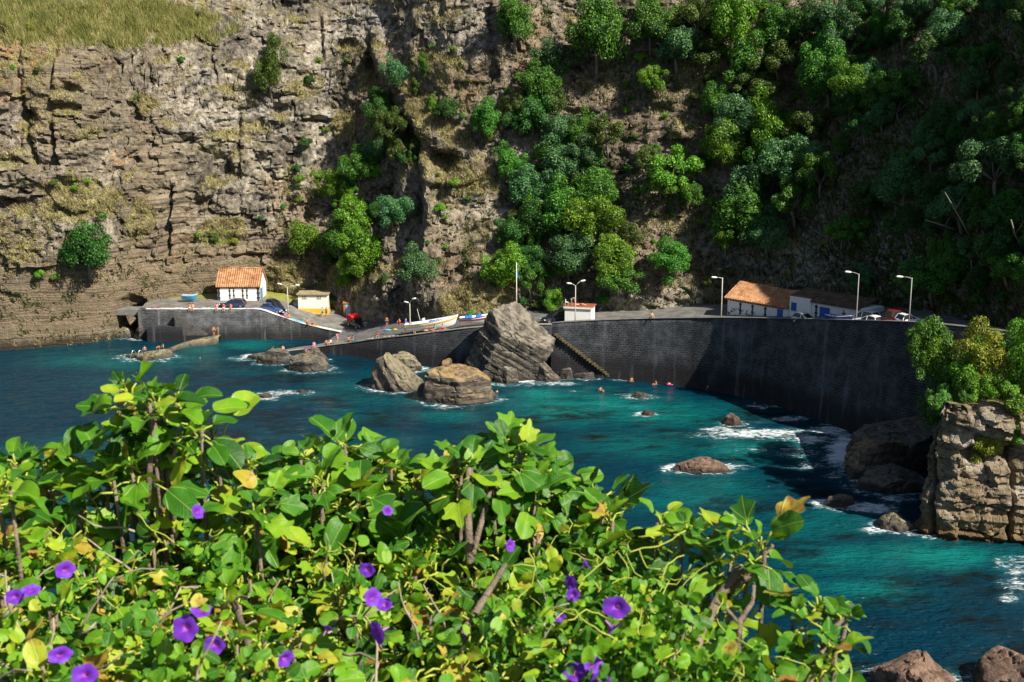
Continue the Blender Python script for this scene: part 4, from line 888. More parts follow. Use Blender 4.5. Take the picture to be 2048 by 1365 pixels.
# ---- long boathouse on the right
EA = Vector((32.2, 176.2, 0)); ez = math.atan2(-.748, .664)
t = thing('long_boathouse', 'long low white boathouse with orange tiled roof half in cliff shadow', 'house', (EA.x, EA.y, 10.0), ez)
L, Dp, He, Hr = 10.9, 6.6, 2.65, 4.55
m = MB(); m.prism([(0, -1), (L, -1), (L, He), (0, He)], 0, Dp)
m.add([(0, 0, He), (0, Dp, He), (0, Dp / 2, Hr - .15)], [(0, 1, 2)]); m.add([(L, 0, He), (L, Dp, He), (L, Dp / 2, Hr - .15)], [(0, 2, 1)])
n = NB('patchy_lime_wash'); co = n.coord(); f = n.noise(co, 1.1, 7, .7); g = n.vor(co, 2.6)
sx_ = n.new('SeparateXYZ'); n.l.new(co, sx_.inputs[0]); low = n.rng(sx_.outputs[2], 1.5, .9)
c = n.mix(n.math('MULTIPLY', n.math('MULTIPLY', low, n.rng(sx_.outputs[0], 5.5, 4.5)), n.rng(n.math('ADD', f, n.math('MULTIPLY', g, .4)), .60, .72, 1, 0)), (.78, .78, .76), (.06, .06, .065))
c = n.mix(n.rng(f, .56, .7, 0, .5), c, (.5, .5, .48))
M_PATCH = n.done(c, .85, n.bump(f, .5, .05), .2)
m.build('wall', M_PATCH, t)
m = MB(); tiled(m, (-.3, -.4, He - .1), (L + .1, -.4, He - .1), (L + .1, Dp / 2, Hr), (-.3, Dp / 2, Hr), 26, .13, .12)
tiled(m, (-.3, Dp + .4, He - .1), (L + .1, Dp + .4, He - .1), (L + .1, Dp / 2 + .02, Hr), (-.3, Dp / 2 + .02, Hr), 26, .13, .12)
m.build('roof', M_TILE, t)
m = MB(); m.box(.4, -.03, He - .40, 10.0, .02, He - .33)
for k in range(18): m.box(.4 + k * .55, -.07, He - .45, .62 + k * .55, .02, He - .28)
m.build('eave_stones', M_STONE, t)
for xx in (2.4, 4.6, 6.9):
    m = MB(); quoins(m, xx, 0, .4, 2.2, .26, .06); m.build('window', M_STONE, t)
for x0, x1 in ((9.0, 9.95),):
    MB().box(x0, -.07, -.8, x1, .02, 2.15).build('door', M_BLUE, t)
t = thing('boathouse_annex', 'lower white annex with blue doors and dark lean-to roof, right of the long boathouse', 'annex', (EA.x + .664 * 11.05, EA.y - .748 * 11.05, 11.6), ez)
m = MB(); m.prism([(0, -1.5), (3.6, -1.5), (3.6, 2.75), (0, 2.75)], -.05, 4); m.build('wall', M_WHITE, t)
m = MB(); m.prism([(3.62, -1.5), (12.6, -1.5), (12.6, 2.55), (3.62, 2.55)], .1, 4); m.build('wall', M_WHITE, t)
m = MB(); tiled(m, (3.6, -.25, 2.55), (11.4, -.25, 2.55), (11.4, 4.2, 3.35), (3.6, 4.2, 3.35), 20, .08, .06); tiled(m, (-.05, .15, 2.78), (3.55, .15, 2.78), (3.55, 4.2, 3.4), (-.05, 4.2, 3.4), 9, .08, .05); m.build('roof', M_TILE_OLD, t)
MB().box(.35, -.12, .7, 1.2, -.04, 1.9).build('window', M_BLUE, t)
MB().box(5.0, .02, -1.4, 6.6, .12, 1.9).build('door', M_BLUE, t)
m = MB(); quoins(m, 4.4, .1, -.6, 2.1, .3, .05); m.build('corner_stones', M_STONE, t)
MB().box(11.9, .03, .4, 12.3, .12, 1.9).build('window', M_BLUE, t)
# ================================================================== LAMPS, FLAG, LADDER
M_POLE = plain('pole_paint', (.50, .48, .42), .6, .2, 4); M_POLE_D = plain('grey_pole', (.30, .30, .30), .6, .2, 4); M_LAMPH = plain('lamp_head_white', (.78, .76, .70), .5, .1, 4)
def lamp(loc, h, arms, label, mat=M_POLE, rz=0):
    t = thing('street_lamp', label, 'street lamp', loc, rz, 'street lamps round the harbour')
    MB().tube([(0, 0, -.3), (0, 0, h * .5), (0, 0, h)], [.10, .08, .06], 10).build('pole', mat, t, smooth=True)
    MB().lathe([(.2, -.1), (.2, .25), (.13, .35)], 10).build('base', mat, t, smooth=True)
    for sx, rise, ln in arms:
        MB().tube([(0, 0, h - .1), (sx * ln * .5, 0, h + rise * .6), (sx * ln, 0, h + rise)], .042, 8).build('arm', mat, t, smooth=True)
        m = MB(); e = Vector((sx * ln, 0, h + rise)); d = Vector((sx, 0, rise * .35)).normalized()
        m.tube([e - d * .1, e + d * .15, e + d * .55, e + d * .75], [.07, .13, .15, .06], 8); m.build('lamp_head', M_LAMPH, t, smooth=True)
    return t
def px_h(u, v0, v1, Y): return PY(u, v1, Y).z - PY(u, v0, Y).z
p = on_road(577, 637); lamp(p, px_h(577, 637, 574, p.y), [(-1, .45, 1.0), (1, .25, 1.4)], 'twin-armed pale street lamp left of the cream hut')
p = W(820, 669, 4.5); p.y += .6; lamp(p, px_h(820, 668, 608, p.y), [(-1, .15, .35), (1, .75, .45)], 'twin-armed white street lamp on the slipway edge at the stern of the white boat', rz=R(-25))
p = W(1151, 642, 8.6); p.y += .9; lamp(dn(p, 1.2), px_h(1151, 642, 574, p.y) + 1.2, [(-1, .3, .65), (1, .65, .75)], 'twin-armed street lamp in front of the red-topped shed', M_POLE)
p = W(1437, 636, 10.85); p.x += .5; p.y += .75; lamp(dn(p, 1), px_h(1437, 634, 556, p.y) + 1, [(-1, .05, .9)], 'single-armed white street lamp left of the long boathouse')
p = W(1706, 641, 14.2); p.x += .6; p.y += .7; lamp(dn(p, 1), px_h(1706, 641, 550, p.y) + 1, [(-1, .2, 1.1)], 'single-armed lamp post in front of the annex, near the white cars', M_POLE_D)
p = W(1810, 645, 15.4); p.x += .7; p.y += .7; lamp(dn(p, 1), px_h(1810, 645, 558, p.y) + 1, [(-1, .1, 1.2)], 'single-armed lamp post furthest right on the shaded sea wall', M_POLE_D)
p = Vector((1.0, 188, 7.2)); pz = PY(1033, 610, 188)
t = thing('flagpole', 'tall white flagpole with a small drooping blue flag behind the huge boulder', 'flagpole', (pz.x, 188, 7.0))
hh = PY(1033, 527, 188).z - 7
MB().tube([(0, 0, 0), (0, 0, hh)], [.08, .05], 8).build('pole', M_LAMPH, t, smooth=True); MB().lathe([(.02, hh), (.09, hh + .06), (.02, hh + .14)], 8).build('finial', M_LAMPH, t, smooth=True)
V = np.array([[(.04 + .45 * (i / 8) * (.5 + .5 * j / 5), .10 * math.sin(i * 1.3 + j * .4), hh - .75 - 1.4 * (j / 5) - .35 * (i / 8)) for j in range(6)] for i in range(9)])
link('flag', np_mesh('flag', V.reshape(-1, 3), grid_faces(9, 6), True), plain('blue_flag_cloth', (.10, .34, .60), .8), t)
t = thing('swim_ladder', 'shiny metal swimming ladder with looped handrails on the tan rock shelf', 'ladder', W(264, 716, .3)); M_STEEL = plain('steel', (.6, .6, .6), .3, .15, 4, .5, .9)
for yy in (0, 1):
    q = Vector((.15 + yy * 1.0, yy * .3, 0)); MB().tube([q + Vector((-.35, -.6, -1.3)), q + Vector((-.25, -.3, .3)), q + Vector((.0, 0, 1.15)), q + Vector((.2, .2, 1.2)), q + Vector((.4, .5, .6)), q + Vector((.5, .7, -.2))], .045, 8).build('handrail', M_STEEL, t, smooth=True)
for k in range(3): MB().tube([(-.15 - .05 * k, -.45, -.1 - .3 * k), (.85 - .05 * k, -.15, -.1 - .3 * k)], .03, 6).build('rung', M_STEEL, t, smooth=True)
# ================================================================== CARS
M_GLASS = NB('car_glass').done((.02, .025, .03), .06, None, .6); M_TYRE = plain('tyre', (.02, .02, .02), .8, .2, 5); M_RIM = plain('rim', (.4, .4, .42), .35, .1, 4, .5, .8); M_LIGHT = NB('headlight_glass').done((.75, .77, .8), .1, None, .5); M_TAIL = NB('tail_light').done((.35, .01, .01), .2, None, .5)
def paint(name, c):
    n = NB(name); n.b.inputs['Coat Weight'].default_value = .8; n.b.inputs['Coat Roughness'].default_value = .06
    return n.done(c, .35, None, .5)
def car(label, loc, rz, mat, kind='hatch', tilt=0.0, cat='car', extra=None):
    t = thing('parked_car', label, cat, loc, rz, 'cars parked round the harbour'); t.rotation_euler = (0, tilt, rz)
    Lc, Hc, Wc = {'hatch': (4.0, 1.48, 1.72), 'estate': (4.6, 1.5, 1.76), 'suv': (4.4, 1.75, 1.84), 'small': (3.6, 1.5, 1.62)}[kind]
    # stations along x: (x, z low, z belt, half width)
    h = Lc / 2
    st_ = [(-h, .42, .72, .62), (-h + .12, .30, .86, .80), (-h + .7, .25, .93, .86), (-.3, .22, .92, .88), (h - 1.35, .22, .90, .88), (h - .5, .25, .78, .84), (h - .1, .30, .66, .74), (h, .40, .58, .60)]
    V, sc = [], Wc / 1.76
    for x, zl, zb, hw in st_:
        hw *= sc; ring = [(x, -hw * .93, zl), (x, -hw, (zl + zb) / 2), (x, -hw * .94, zb), (x, -hw * .5, zb + .05), (x, hw * .5, zb + .05), (x, hw * .94, zb), (x, hw, (zl + zb) / 2), (x, hw * .93, zl)]; V.append(ring)
    V = np.array(V); k = V.shape[1]; F = []
    for i in range(len(st_) - 1):
        for j in range(k): F.append((i * k + j, i * k + (j + 1) % k, (i + 1) * k + (j + 1) % k, (i + 1) * k + j))
    m = MB(); m.add(V.reshape(-1, 3), F + [tuple(range(k)), tuple(range(len(st_) * k - 1, (len(st_) - 1) * k - 1, -1))])
    back = {'hatch': -h + .25, 'estate': -h + .12, 'suv': -h + .12, 'small': -h + .12}[kind]
    fr = h - 1.3
    roof = [(back + .35, Hc - .06), (back + .9, Hc), (fr - 1.25, Hc), (fr - .85, Hc - .07)]
    wz = .9
    def cab(grow, z0, prof, ww0, ww1):
        vv = [(prof[0][0], s_ * ww0, z0) for s_ in (-1, 1)] + [(prof[-1][0], s_ * ww0, z0) for s_ in (-1, 1)]
        return vv
    ww0, ww1 = Wc / 2 * .93, Wc / 2 * .74
    prof = [(back, wz)] + roof + [(fr + .1, wz - .02)]
    wd = [ww0, ww1, ww1, ww1, ww1, ww0]
    body = m.build('body', mat, t, smooth=False, bevel=.05)
    g = MB(); vv = [(x, -w_, z) for (x, z), w_ in zip(prof, wd)] + [(x, w_, z) for (x, z), w_ in zip(prof, wd)]; q = len(prof)
    g.add(vv, [tuple(range(q)), tuple(range(2 * q - 1, q - 1, -1))] + [(i, i + q, i + 1 + q, i + 1) for i in range(q - 1)] + [(q - 1, 2 * q - 1, q, 0)])
    g.build('windows', M_GLASS, t, bevel=.03)
    rm = MB(); rm.add([(x, y * .98, z + .025) for (x, z) in roof for y in (-ww1, ww1)] + [(x, y * .98, z - .05) for (x, z) in roof for y in (-ww1, ww1)], [(0, 2, 3, 1), (2, 4, 5, 3), (4, 6, 7, 5), (8, 9, 11, 10), (10, 11, 13, 12), (12, 13, 15, 14), (0, 1, 9, 8), (6, 14, 15, 7), (0, 8, 10, 2), (2, 10, 12, 4), (4, 12, 14, 6), (1, 3, 11, 9), (3, 5, 13, 11), (5, 7, 15, 13)])
    for s_ in (-1, 1):
        for (x0, z0, w0), (x1, z1, w1) in (((back, wz, ww0), (roof[0][0], roof[0][1], ww1)), ((-.25, wz, ww0), (-.30, Hc - .02, ww1)), ((fr + .1, wz, ww0), (roof[3][0], roof[3][1], ww1))):
            rm.tube([(x0, s_ * w0, z0), (x1, s_ * w1, z1)], .05, 5)
    rm.build('roof', mat, t, bevel=.0)
    for x in (-h + .78, h - .82):
        for s_ in (-1, 1):
            wh = MB().lathe([(.20, -.1), (.30, -.11), (.32, 0), (.30, .1), (.20, .1)], 18, 'y', (x, s_ * (Wc / 2 - .12), .32)).build('wheel', M_TYRE, t, smooth=True)
            MB().lathe([(.05, -.115), (.2, -.112), (.2, .112), (.05, .115)], 12, 'y', (x, s_ * (Wc / 2 - .12), .32)).build('rim', M_RIM, wh)
    for s_ in (-1, 1):
        MB().box(h - .22, s_ * .62 * sc - .16, .56, h - .02, s_ * .62 * sc + .16, .70).build('headlight', M_LIGHT, t, bevel=.03)
        MB().box(-h - .01, s_ * .66 * sc - .11, .68, -h + .2, s_ * .66 * sc + .11, .86).build('tail_light', M_TAIL, t, bevel=.02)
        MB().box(fr - .1, s_ * (Wc / 2 + .06) - .09, .92, fr + .06, s_ * (Wc / 2 + .06) + .09, 1.04).build('mirror', mat, t, bevel=.02)
    MB().box(h - .03, -.26, .40, h + .015, .26, .5).build('number_plate', M_LIGHT, t)
    return t
CP = {k: paint('paint_' + k, c) for k, c in dict(navy=(.015, .03, .10), black=(.012, .013, .02), blue=(.03, .07, .22), silver=(.55, .56, .58), white=(.78, .78, .78), red=(.22, .015, .02)).items()}
p = on_road(466, 615); car('dark blue estate car parked across the front of the orange-roofed white house', p, R(178), CP['navy'], 'estate')
p = on_road(551, 622); car('black off-road car nosing downhill beside the white house gable', p, R(-42), CP['black'], 'suv', R(10))
p = W(540, 626, 4.75); p = Vector((p.x, p.y + 1.5, gz(p.x, p.y + 1.5) - .05)); car('blue car half hidden behind the sloping edge of the left quay wall', p, R(-6), CP['blue'], 'hatch', R(7))
p = W(1116, 646, 8); p = Vector((p.x - .4, p.y + 3.2, 0)); p.z = gz(p.x, p.y, 7.5); car('black car beside the left side of the red-topped shed', p, R(205), CP['black'], 'suv')
nrm = Vector((.80, .60, 0))
def by_wall(u, v, z, off, du=0.0):
    p = W(u, v, z) + nrm * off; p.z = gz(p.x, p.y, z - 1); return p
rdir = math.atan2(-.80, .60)
car('silver car in front of the blue boathouse doors on the upper road', by_wall(1596, 638, 12.9, 1.6), rdir, CP['silver'], 'hatch')
car('white hatchback close behind the shaded sea wall, nearest of the white pair', by_wall(1722, 642, 14.6, 1.5), rdir + math.pi, CP['white'], 'hatch')
car('white car just behind the nearest white hatchback', by_wall(1690, 641, 14.3, 3.8), rdir + math.pi, CP['white'], 'suv')
car('dark red car with white sill facing away, behind the white hatchback', by_wall(1762, 643, 15.1, 4.2), rdir + R(70), CP['red'], 'suv')
car('small white car seen from behind beside the rightmost lamp post', by_wall(1788, 644, 15.4, 3.2), rdir + R(75), CP['white'], 'small')
# ---- loaded open truck on the slipway
p = on_road(713, 655)
t = thing('beach_truck', 'small black open truck with a red covered load parked nose-down on the slipway', 'truck', p, R(-50)); t.rotation_euler = (0, R(6), R(-50))
m = MB(); m.box(-1.9, -.85, .45, 1.8, .85, .95); m.box(.3, -.8, .9, 1.75, .8, 1.05); m.build('body', CP['black'], t, bevel=.06)
m = MB(); m.prism([(-.4, .95), (.75, .95), (.35, 1.6), (-.35, 1.62)], -.74, .74); m.build('windows', M_GLASS, t, bevel=.03)
MB().box(-.4, -.76, 1.6, .4, .76, 1.68).build('roof', CP['black'], t, bevel=.02)
M_REDC = plain('red_canvas', (.62, .02, .02), .7, .2, 2)
m = MB(); m.prism([(-1.95, .95), (-.45, .95), (-.3, 1.7), (-.5, 2.0), (-1.7, 2.05), (-1.95, 1.8)], -.86, .86); m.build('red_cover', M_REDC, t, bevel=.08)
for x in (-1.2, 1.2):
    for s_ in (-1, 1):
        wh = MB().lathe([(.22, -.13), (.35, -.13), (.38, 0), (.35, .13), (.22, .13)], 18, 'y', (x, s_ * .78, .38)).build('wheel', M_TYRE, t, smooth=True); MB().lathe([(.05, -.14), (.2, -.14), (.2, .14), (.05, .14)], 12, 'y', (x, s_ * .78, .38)).build('rim', M_RIM, wh)
MB().lathe([(.03, 0), (.26, .03), (.3, .14), (.28, .2)], 14, 'x', (1.62, .42, .85)).build('spare_buoy', plain('teal_rubber', (.02, .32, .30), .5), t, smooth=True)
for s_ in (-1, 1): MB().lathe([(.02, .05), (.13, .04), (.15, 0)], 12, 'x', (1.83, s_ * .6, .72)).build('headlight', M_LIGHT, t, smooth=True)
MB().box(1.78, -.8, .42, 1.9, .8, .55).build('bumper', plain('pink_bumper', (.5, .08, .2), .5), t, bevel=.02)
# ================================================================== BOATS
def boat(name, label, loc, rz, tilt, Lb, Bb, Hb, hull, stripe, inner, group='boats ashore'):
    t = thing(name, label, 'boat', loc, rz, group); t.rotation_euler = (0, tilt, rz)
    ns = 26
    def sec(f):
        w_ = Bb / 2 * (max(0, math.sin(math.pi * min(1, .16 + f * .86) ** .9)) ** .62 if f > .45 else (.70 + .30 * math.sin(math.pi * min(1, f + .05)))) if f < 1 else 0
        w_ = Bb / 2 * (1 - max(0, (f - .45) / .55) ** 2.3) * (.74 + .26 * min(1, f / .35))
        sheer = Hb * (1 + .55 * f ** 2.5 + .10 * (1 - f) ** 2); keel = .0 + .35 * Hb * max(0, (f - .75) / .25) ** 2
        return w_, sheer, keel
    def pt(f, a, s_):
        w_, sh, kl = sec(f); x = (f - .5) * Lb + .10 * Lb * f ** 3 * (a - .3)
        return (x, s_ * w_ * (a ** .5 if a > 0 else 0), kl + (sh - kl) * a ** 1.25)
    A = [0, .08, .22, .4, .6, .8, 1]
    V = []; 
    for i in range(ns + 1):
        f = i / ns; V += [pt(f, a, -1) for a in A[::-1]] + [pt(f, a, 1) for a in A[1:]]
    k = 2 * len(A) - 1
    F = [(i * k + j, i * k + j + 1, (i + 1) * k + j + 1, (i + 1) * k + j) for i in range(ns) for j in range(k - 1)] + [tuple(range(k))]
    me = MB().add(V, F).mesh('hull', True); o = link('hull', me, hull, t)
    md = o.modifiers.new('thickness', 'SOLIDIFY'); md.thickness = .06; md.offset = -1
    V = []
    for i in range(ns + 1):
        f = i / ns
        for s_ in (-1, 1):
            V.append([(p[0], p[1] + s_ * .03, p[2]) for p in (pt(f, .72, s_), pt(f, .86, s_))])
    V = np.array(V).reshape(ns + 1, 2, 2, 3)
    m = MB()
    for j in range(2): m.add(V[:, j].reshape(-1, 3), [tuple(q) for q in grid_faces(ns + 1, 2)])
    m.build('stripe', stripe, t, smooth=True)
    m = MB()
    for s_ in (-1, 1): m.tube([tuple(np.array(pt(i / ns, 1, s_)) + (0, 0, .02)) for i in range(ns + 1)], .05, 6)
    m.build('gunwale', inner, t, smooth=True)
    m = MB()
    for f in (.22, .45, .66):
        w_, sh, kl = sec(f); m.box((f - .5) * Lb - .14, -w_ * .9, sh * .78, (f - .5) * Lb + .14, w_ * .9, sh * .83)
    m.build('thwarts', inner, t)
    m = MB(); pts = [((i / ns - .5) * Lb, sec(i / ns)[0] * .72, sec(i / ns)[1] * .42) for i in range(1, ns - 2)]
    m.add([(x, -y, z) for x, y, z in pts] + [(x, y, z) for x, y, z in pts], [(i, i + 1, i + 1 + len(pts), i + len(pts)) for i in range(len(pts) - 1)])
    m.build('floor', inner, t)
    return t
M_HULL = paint('hull_white', (.80, .80, .78)); M_YEL = paint('hull_yellow', (.75, .48, .03)); M_LTGREY = plain('boat_grey', (.58, .58, .56), .6); M_HBLUE = paint('hull_blue', (.03, .25, .45)); M_STRB = paint('stripe_blue', (.03, .08, .40)); M_STRR = paint('stripe_red', (.5, .06, .05))
p = on_road(862, 661.5); q = on_road(900, 656); hd = math.atan2(q.y - p.y, q.x - p.x) + R(8)
t = boat('whale_boat', 'big white open boat with a yellow stripe and raised bow on the slipway', (p.x, p.y, p.z + .12), hd, -R(8), 8.3, 2.3, 1.25, M_HULL, M_YEL, M_LTGREY)
MB().box(-1.15, -.35, .6, -.75, .35, 2.0).build('engine_box', M_HULL, t, bevel=.03)
MB().tube([(-1.4, 0, .6), (-1.7, 0, 3.6)], .045, 6).build('mast', M_LTGREY, t)
m = MB()
for k in range(4): m.lathe([(.05, 0), (.32, .08), (.36, .3), (.2, .48)], 10, 'z', (.2 + k * .55, .1 * (-1) ** k, 1.05))
m.build('gear_heap', plain('gear_tarps', (.10, .16, .42), .8, .6, 1.2), t, smooth=True)
for x in (-2.6, 2.3): MB().box(x - .12, -.95, -.16, x + .12, .95, .1).build('chock', plain('timber', (.16, .11, .07), .8), t)
p = W(950, 655.5, 6.8); p = Vector((p.x - .9, p.y + 1.5, gz(p.x, p.y + 1.5, 6.8) + .2))
t = boat('fishing_boat', 'white boat with red and blue lines, blue sheets over it, partly behind the huge boulder', (p.x + 1.6, p.y, p.z), hd, -R(5), 6.2, 2.1, 1.25, M_HULL, M_STRR, M_STRB)
for x, y, s_ in ((-1.6, -.3, 1), (.0, -.2, .8)):
    m = MB(); V = np.array([[(x + (i / 8 - .5) * 1.1 * s_, y - .55 + .9 * j / 6, 1.75 - .9 * abs(j / 6 - .5) - .12 * math.sin(i * 1.7 + j)) for j in range(7)] for i in range(9)])
    o = link('cover_sheet', np_mesh('cover_sheet', V.reshape(-1, 3), grid_faces(9, 7), True), plain('blue_sheet', (.02, .16, .55), .6), t); md = o.modifiers.new('thickness', 'SOLIDIFY'); md.thickness = .04
p = W(378, 603, 5.55); t = boat('rowing_boat', 'bright blue rowing boat resting on the grass left of the white house', (p.x, p.y + .2, 5.75), R(8), R(4), 2.6, 1.15, .75, M_HBLUE, M_HBLUE, M_LTGREY)
p = by_wall(1657, 640, 13.8, 2.0); t = boat('rowing_boat', 'royal blue boat lying by the annex door between parked cars', (p.x, p.y, p.z + .35), rdir, 0, 3.6, 1.4, .75, M_STRB, M_STRB, M_LTGREY)
# ================================================================== TREES AND SHRUBS ON THE CLIFF
def leaf_material(name, dark, mid, bright, trans=.25, rough=.5):
    n = NB(name); oi = n.new('ObjectInfo'); t = n.attr('tint')
    col = n.ramp(t, [(.0, dark), (.5, mid), (1.0, bright)])
    hs = n.new('HueSaturation'); n.put(hs.inputs['Hue'], n.rng(oi.outputs['Random'], 0, 1, .485, .515)); n.put(hs.inputs['Value'], n.rng(oi.outputs['Random'], 0, 1, .8, 1.2)); n.put(hs.inputs['Color'], col)
    n.done(hs.outputs[0], rough, None, .35)
    tr = n.new('BsdfTranslucent'); n.l.new(hs.outputs[0], tr.inputs[0]); mx = n.new('MixShader'); mx.inputs[0].default_value = trans
    n.l.new(n.b.outputs[0], mx.inputs[1]); n.l.new(tr.outputs[0], mx.inputs[2]); n.l.new(mx.outputs[0], n.out.inputs[0])
    return n.m
LM = dict(
    mid=leaf_material('foliage_green', (.014, .06, .007), (.050, .175, .014), (.14, .32, .03)),
    bright=leaf_material('foliage_bright', (.028, .095, .006), (.10, .26, .012), (.24, .42, .03)),
    blue=leaf_material('foliage_bluegreen', (.014, .06, .022), (.052, .16, .048), (.15, .31, .10)),
    olive=leaf_material('foliage_olive', (.020, .042, .006), (.065, .11, .014), (.15, .20, .035)),
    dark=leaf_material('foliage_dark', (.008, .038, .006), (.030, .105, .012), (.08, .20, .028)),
    yellow=leaf_material('foliage_yellow', (.08, .12, .012), (.22, .27, .02), (.42, .42, .04)))
M_BARK = plain('bark_grey', (.22, .19, .16), .9, .4, 3, bump=.4)
def crown_mesh(name, seed, kind):
    rs = np.random.RandomState(seed); clumps = []
    if kind == 'dome':
        nC = 30; lob = rs.uniform(0, 6.28, 3); amp = rs.uniform(.15, .4, 3)
        for i in range(nC):
            a = rs.uniform(0, 2 * np.pi); e = np.arcsin(rs.uniform(-.75, 1)); r = rs.uniform(.35, .92) * (1 + sum(am * math.cos((k + 1) * (a - lo)) for k, (am, lo) in enumerate(zip(amp, lob))) * .6)
            clumps.append((r * np.cos(a) * np.cos(e), r * np.sin(a) * np.cos(e), .85 + rs.uniform(.6, 1.05) * r * np.sin(e), rs.uniform(.13, .38)))
        clumps += [(0, 0, .8, .5), (rs.uniform(-.4, .4), rs.uniform(-.4, .4), .7, .45)]; nL = 12500; ls = .032
    elif kind == 'column':
        for i in range(16):
            z = .25 + 2.0 * i / 15; w = .45 * math.sin(math.pi * min(.97, .15 + .85 * (1 - i / 15))) + .08; a = rs.uniform(0, 6.28)
            clumps.append((w * .6 * np.cos(a), w * .6 * np.sin(a), z, .18 + .22 * w))
        nL = 7000; ls = .034
    elif kind == 'open':
        for i in range(18):
            a = rs.uniform(0, 2 * np.pi); e = np.arcsin(rs.uniform(-.5, 1)); r = rs.uniform(.5, 1.0)
            clumps.append((r * np.cos(a) * np.cos(e), r * np.sin(a) * np.cos(e), 1.0 + .75 * r * np.sin(e), rs.uniform(.18, .32)))
        nL = 6500; ls = .036
    else:   # low shrub
        for i in range(12):
            a = rs.uniform(0, 2 * np.pi); r = rs.uniform(.1, .75)
            clumps.append((r * np.cos(a), r * np.sin(a), .45 + .5 * (1 - r) * rs.uniform(.5, 1), rs.uniform(.22, .36)))
        nL = 3200; ls = .055
    Cl = np.array(clumps); wt = Cl[:, 3] ** 2; wt /= wt.sum()
    ci = rs.choice(len(Cl), nL, p=wt); d = rs.normal(size=(nL, 3)); d[:, 2] += .35; d /= np.linalg.norm(d, axis=1)[:, None]
    rr = Cl[ci, 3] * rs.uniform(.45, 1.12, nL) ** .6
    P = Cl[ci, :3] + d * rr[:, None]
    # leaf sprays: bent quads whose plane lies mostly along the clump surface
    nrm = d + rs.normal(size=(nL, 3)) * .55 + np.array([0, 0, .25]); nrm /= np.linalg.norm(nrm, axis=1)[:, None]
    t = np.cross(nrm, rs.normal(size=(nL, 3))); t /= np.linalg.norm(t, axis=1)[:, None]; b = np.cross(nrm, t)
    s_ = ls * rs.uniform(.6, 1.4, nL)[:, None]
    V = np.stack([P - t * s_ * 1.3, P - b * s_ * .55 + nrm * s_ * .15, P + t * s_ * 1.3, P + b * s_ * .55 + nrm * s_ * .15], 1).reshape(-1, 3)
    F = np.arange(nL * 4).reshape(-1, 4)
    tint = np.clip(.5 + .30 * rs.normal(size=nL) + .15 * (rs.uniform(size=len(Cl))[ci] - .5) * 2, 0, 1)
    return np_mesh(name, V, F, False, dict(tint=np.repeat(tint, 4)))
def trunk_mesh(seed, kind):
    rs = random.Random(seed); m = MB(); h = .5 if kind in ('dome', 'open') else (.4 if kind == 'shrub' else 1.4); r = .055 if kind != 'shrub' else .05
    lean = rs.uniform(-.12, .12)
    m.tube([(0, 0, -.35), (lean * .4, 0, h * .4), (lean, .05, h)], [r * 1.3, r, r * .75], 7)
    for k in range(5 if kind != 'column' else 2):
        a = k * 1.26 + rs.uniform(-.3, .3); L = rs.uniform(.45, .7) if kind != 'column' else .25
        m.tube([(lean * .8, .03, h * .8), (lean + L * .5 * math.cos(a), L * .5 * math.sin(a), h + .2), (lean + L * math.cos(a), L * math.sin(a), h + .5)], [r * .55, r * .4, r * .18], 6)
    return m.mesh('trunk', True)
PROTO = {k: [(crown_mesh('crown', 200 + i + 10 * j, k), trunk_mesh(i, k)) for i in range(7 if k == 'dome' else 3)] for j, k in enumerate(('dome', 'column', 'open', 'shrub'))}
TREES = []
def tree(kind, mat, base, r, label, cat='tree', group=None, lean=None, sz_=1.0, name=None, rs=random):
    cm, tm = PROTO[kind][rs.randrange(len(PROTO[kind]))]
    nm = name or ('shrub' if kind == 'shrub' else 'tree')
    t = thing(nm, label, cat, base, 0, group)
    e = Euler((0, 0, rs.uniform(0, 6.28)))
    q = e.to_quaternion()
    if lean is not None: q = Vector((0, 0, 1)).rotation_difference((Vector((0, 0, 1)) - lean).normalized()) @ q
    t.rotation_mode = 'QUATERNION'; t.rotation_quaternion = q; t.scale = (r * rs.uniform(.85, 1.25), r * rs.uniform(.85, 1.15), r * sz_ * rs.uniform(.9, 1.1))
    link('crown', cm, LM[mat], t); link('trunk', tm, M_BARK, t)
    TREES.append((base.copy(), r)); return t
def cliff_tree(u, v, rpx, mat, label, kind='dome', sz_=1.0, cat='tree', group=None, lean=.30):
    """u, v: middle of the crown in the survey photo"""
    top_ = {'dome': .8, 'open': .9, 'column': 1.2, 'shrub': .45}[kind] * sz_
    b, nrm, _ = on_cliff(u, v + rpx * top_ * .85)
    d = (b.y * cp - (b.z - CAM_Z) * sp); r = rpx * d / FPX
    base = b - nrm * r * .25 - Vector((0, 0, .3))
    return tree(kind, mat, base, r, label, cat, group, nrm * lean, sz_)
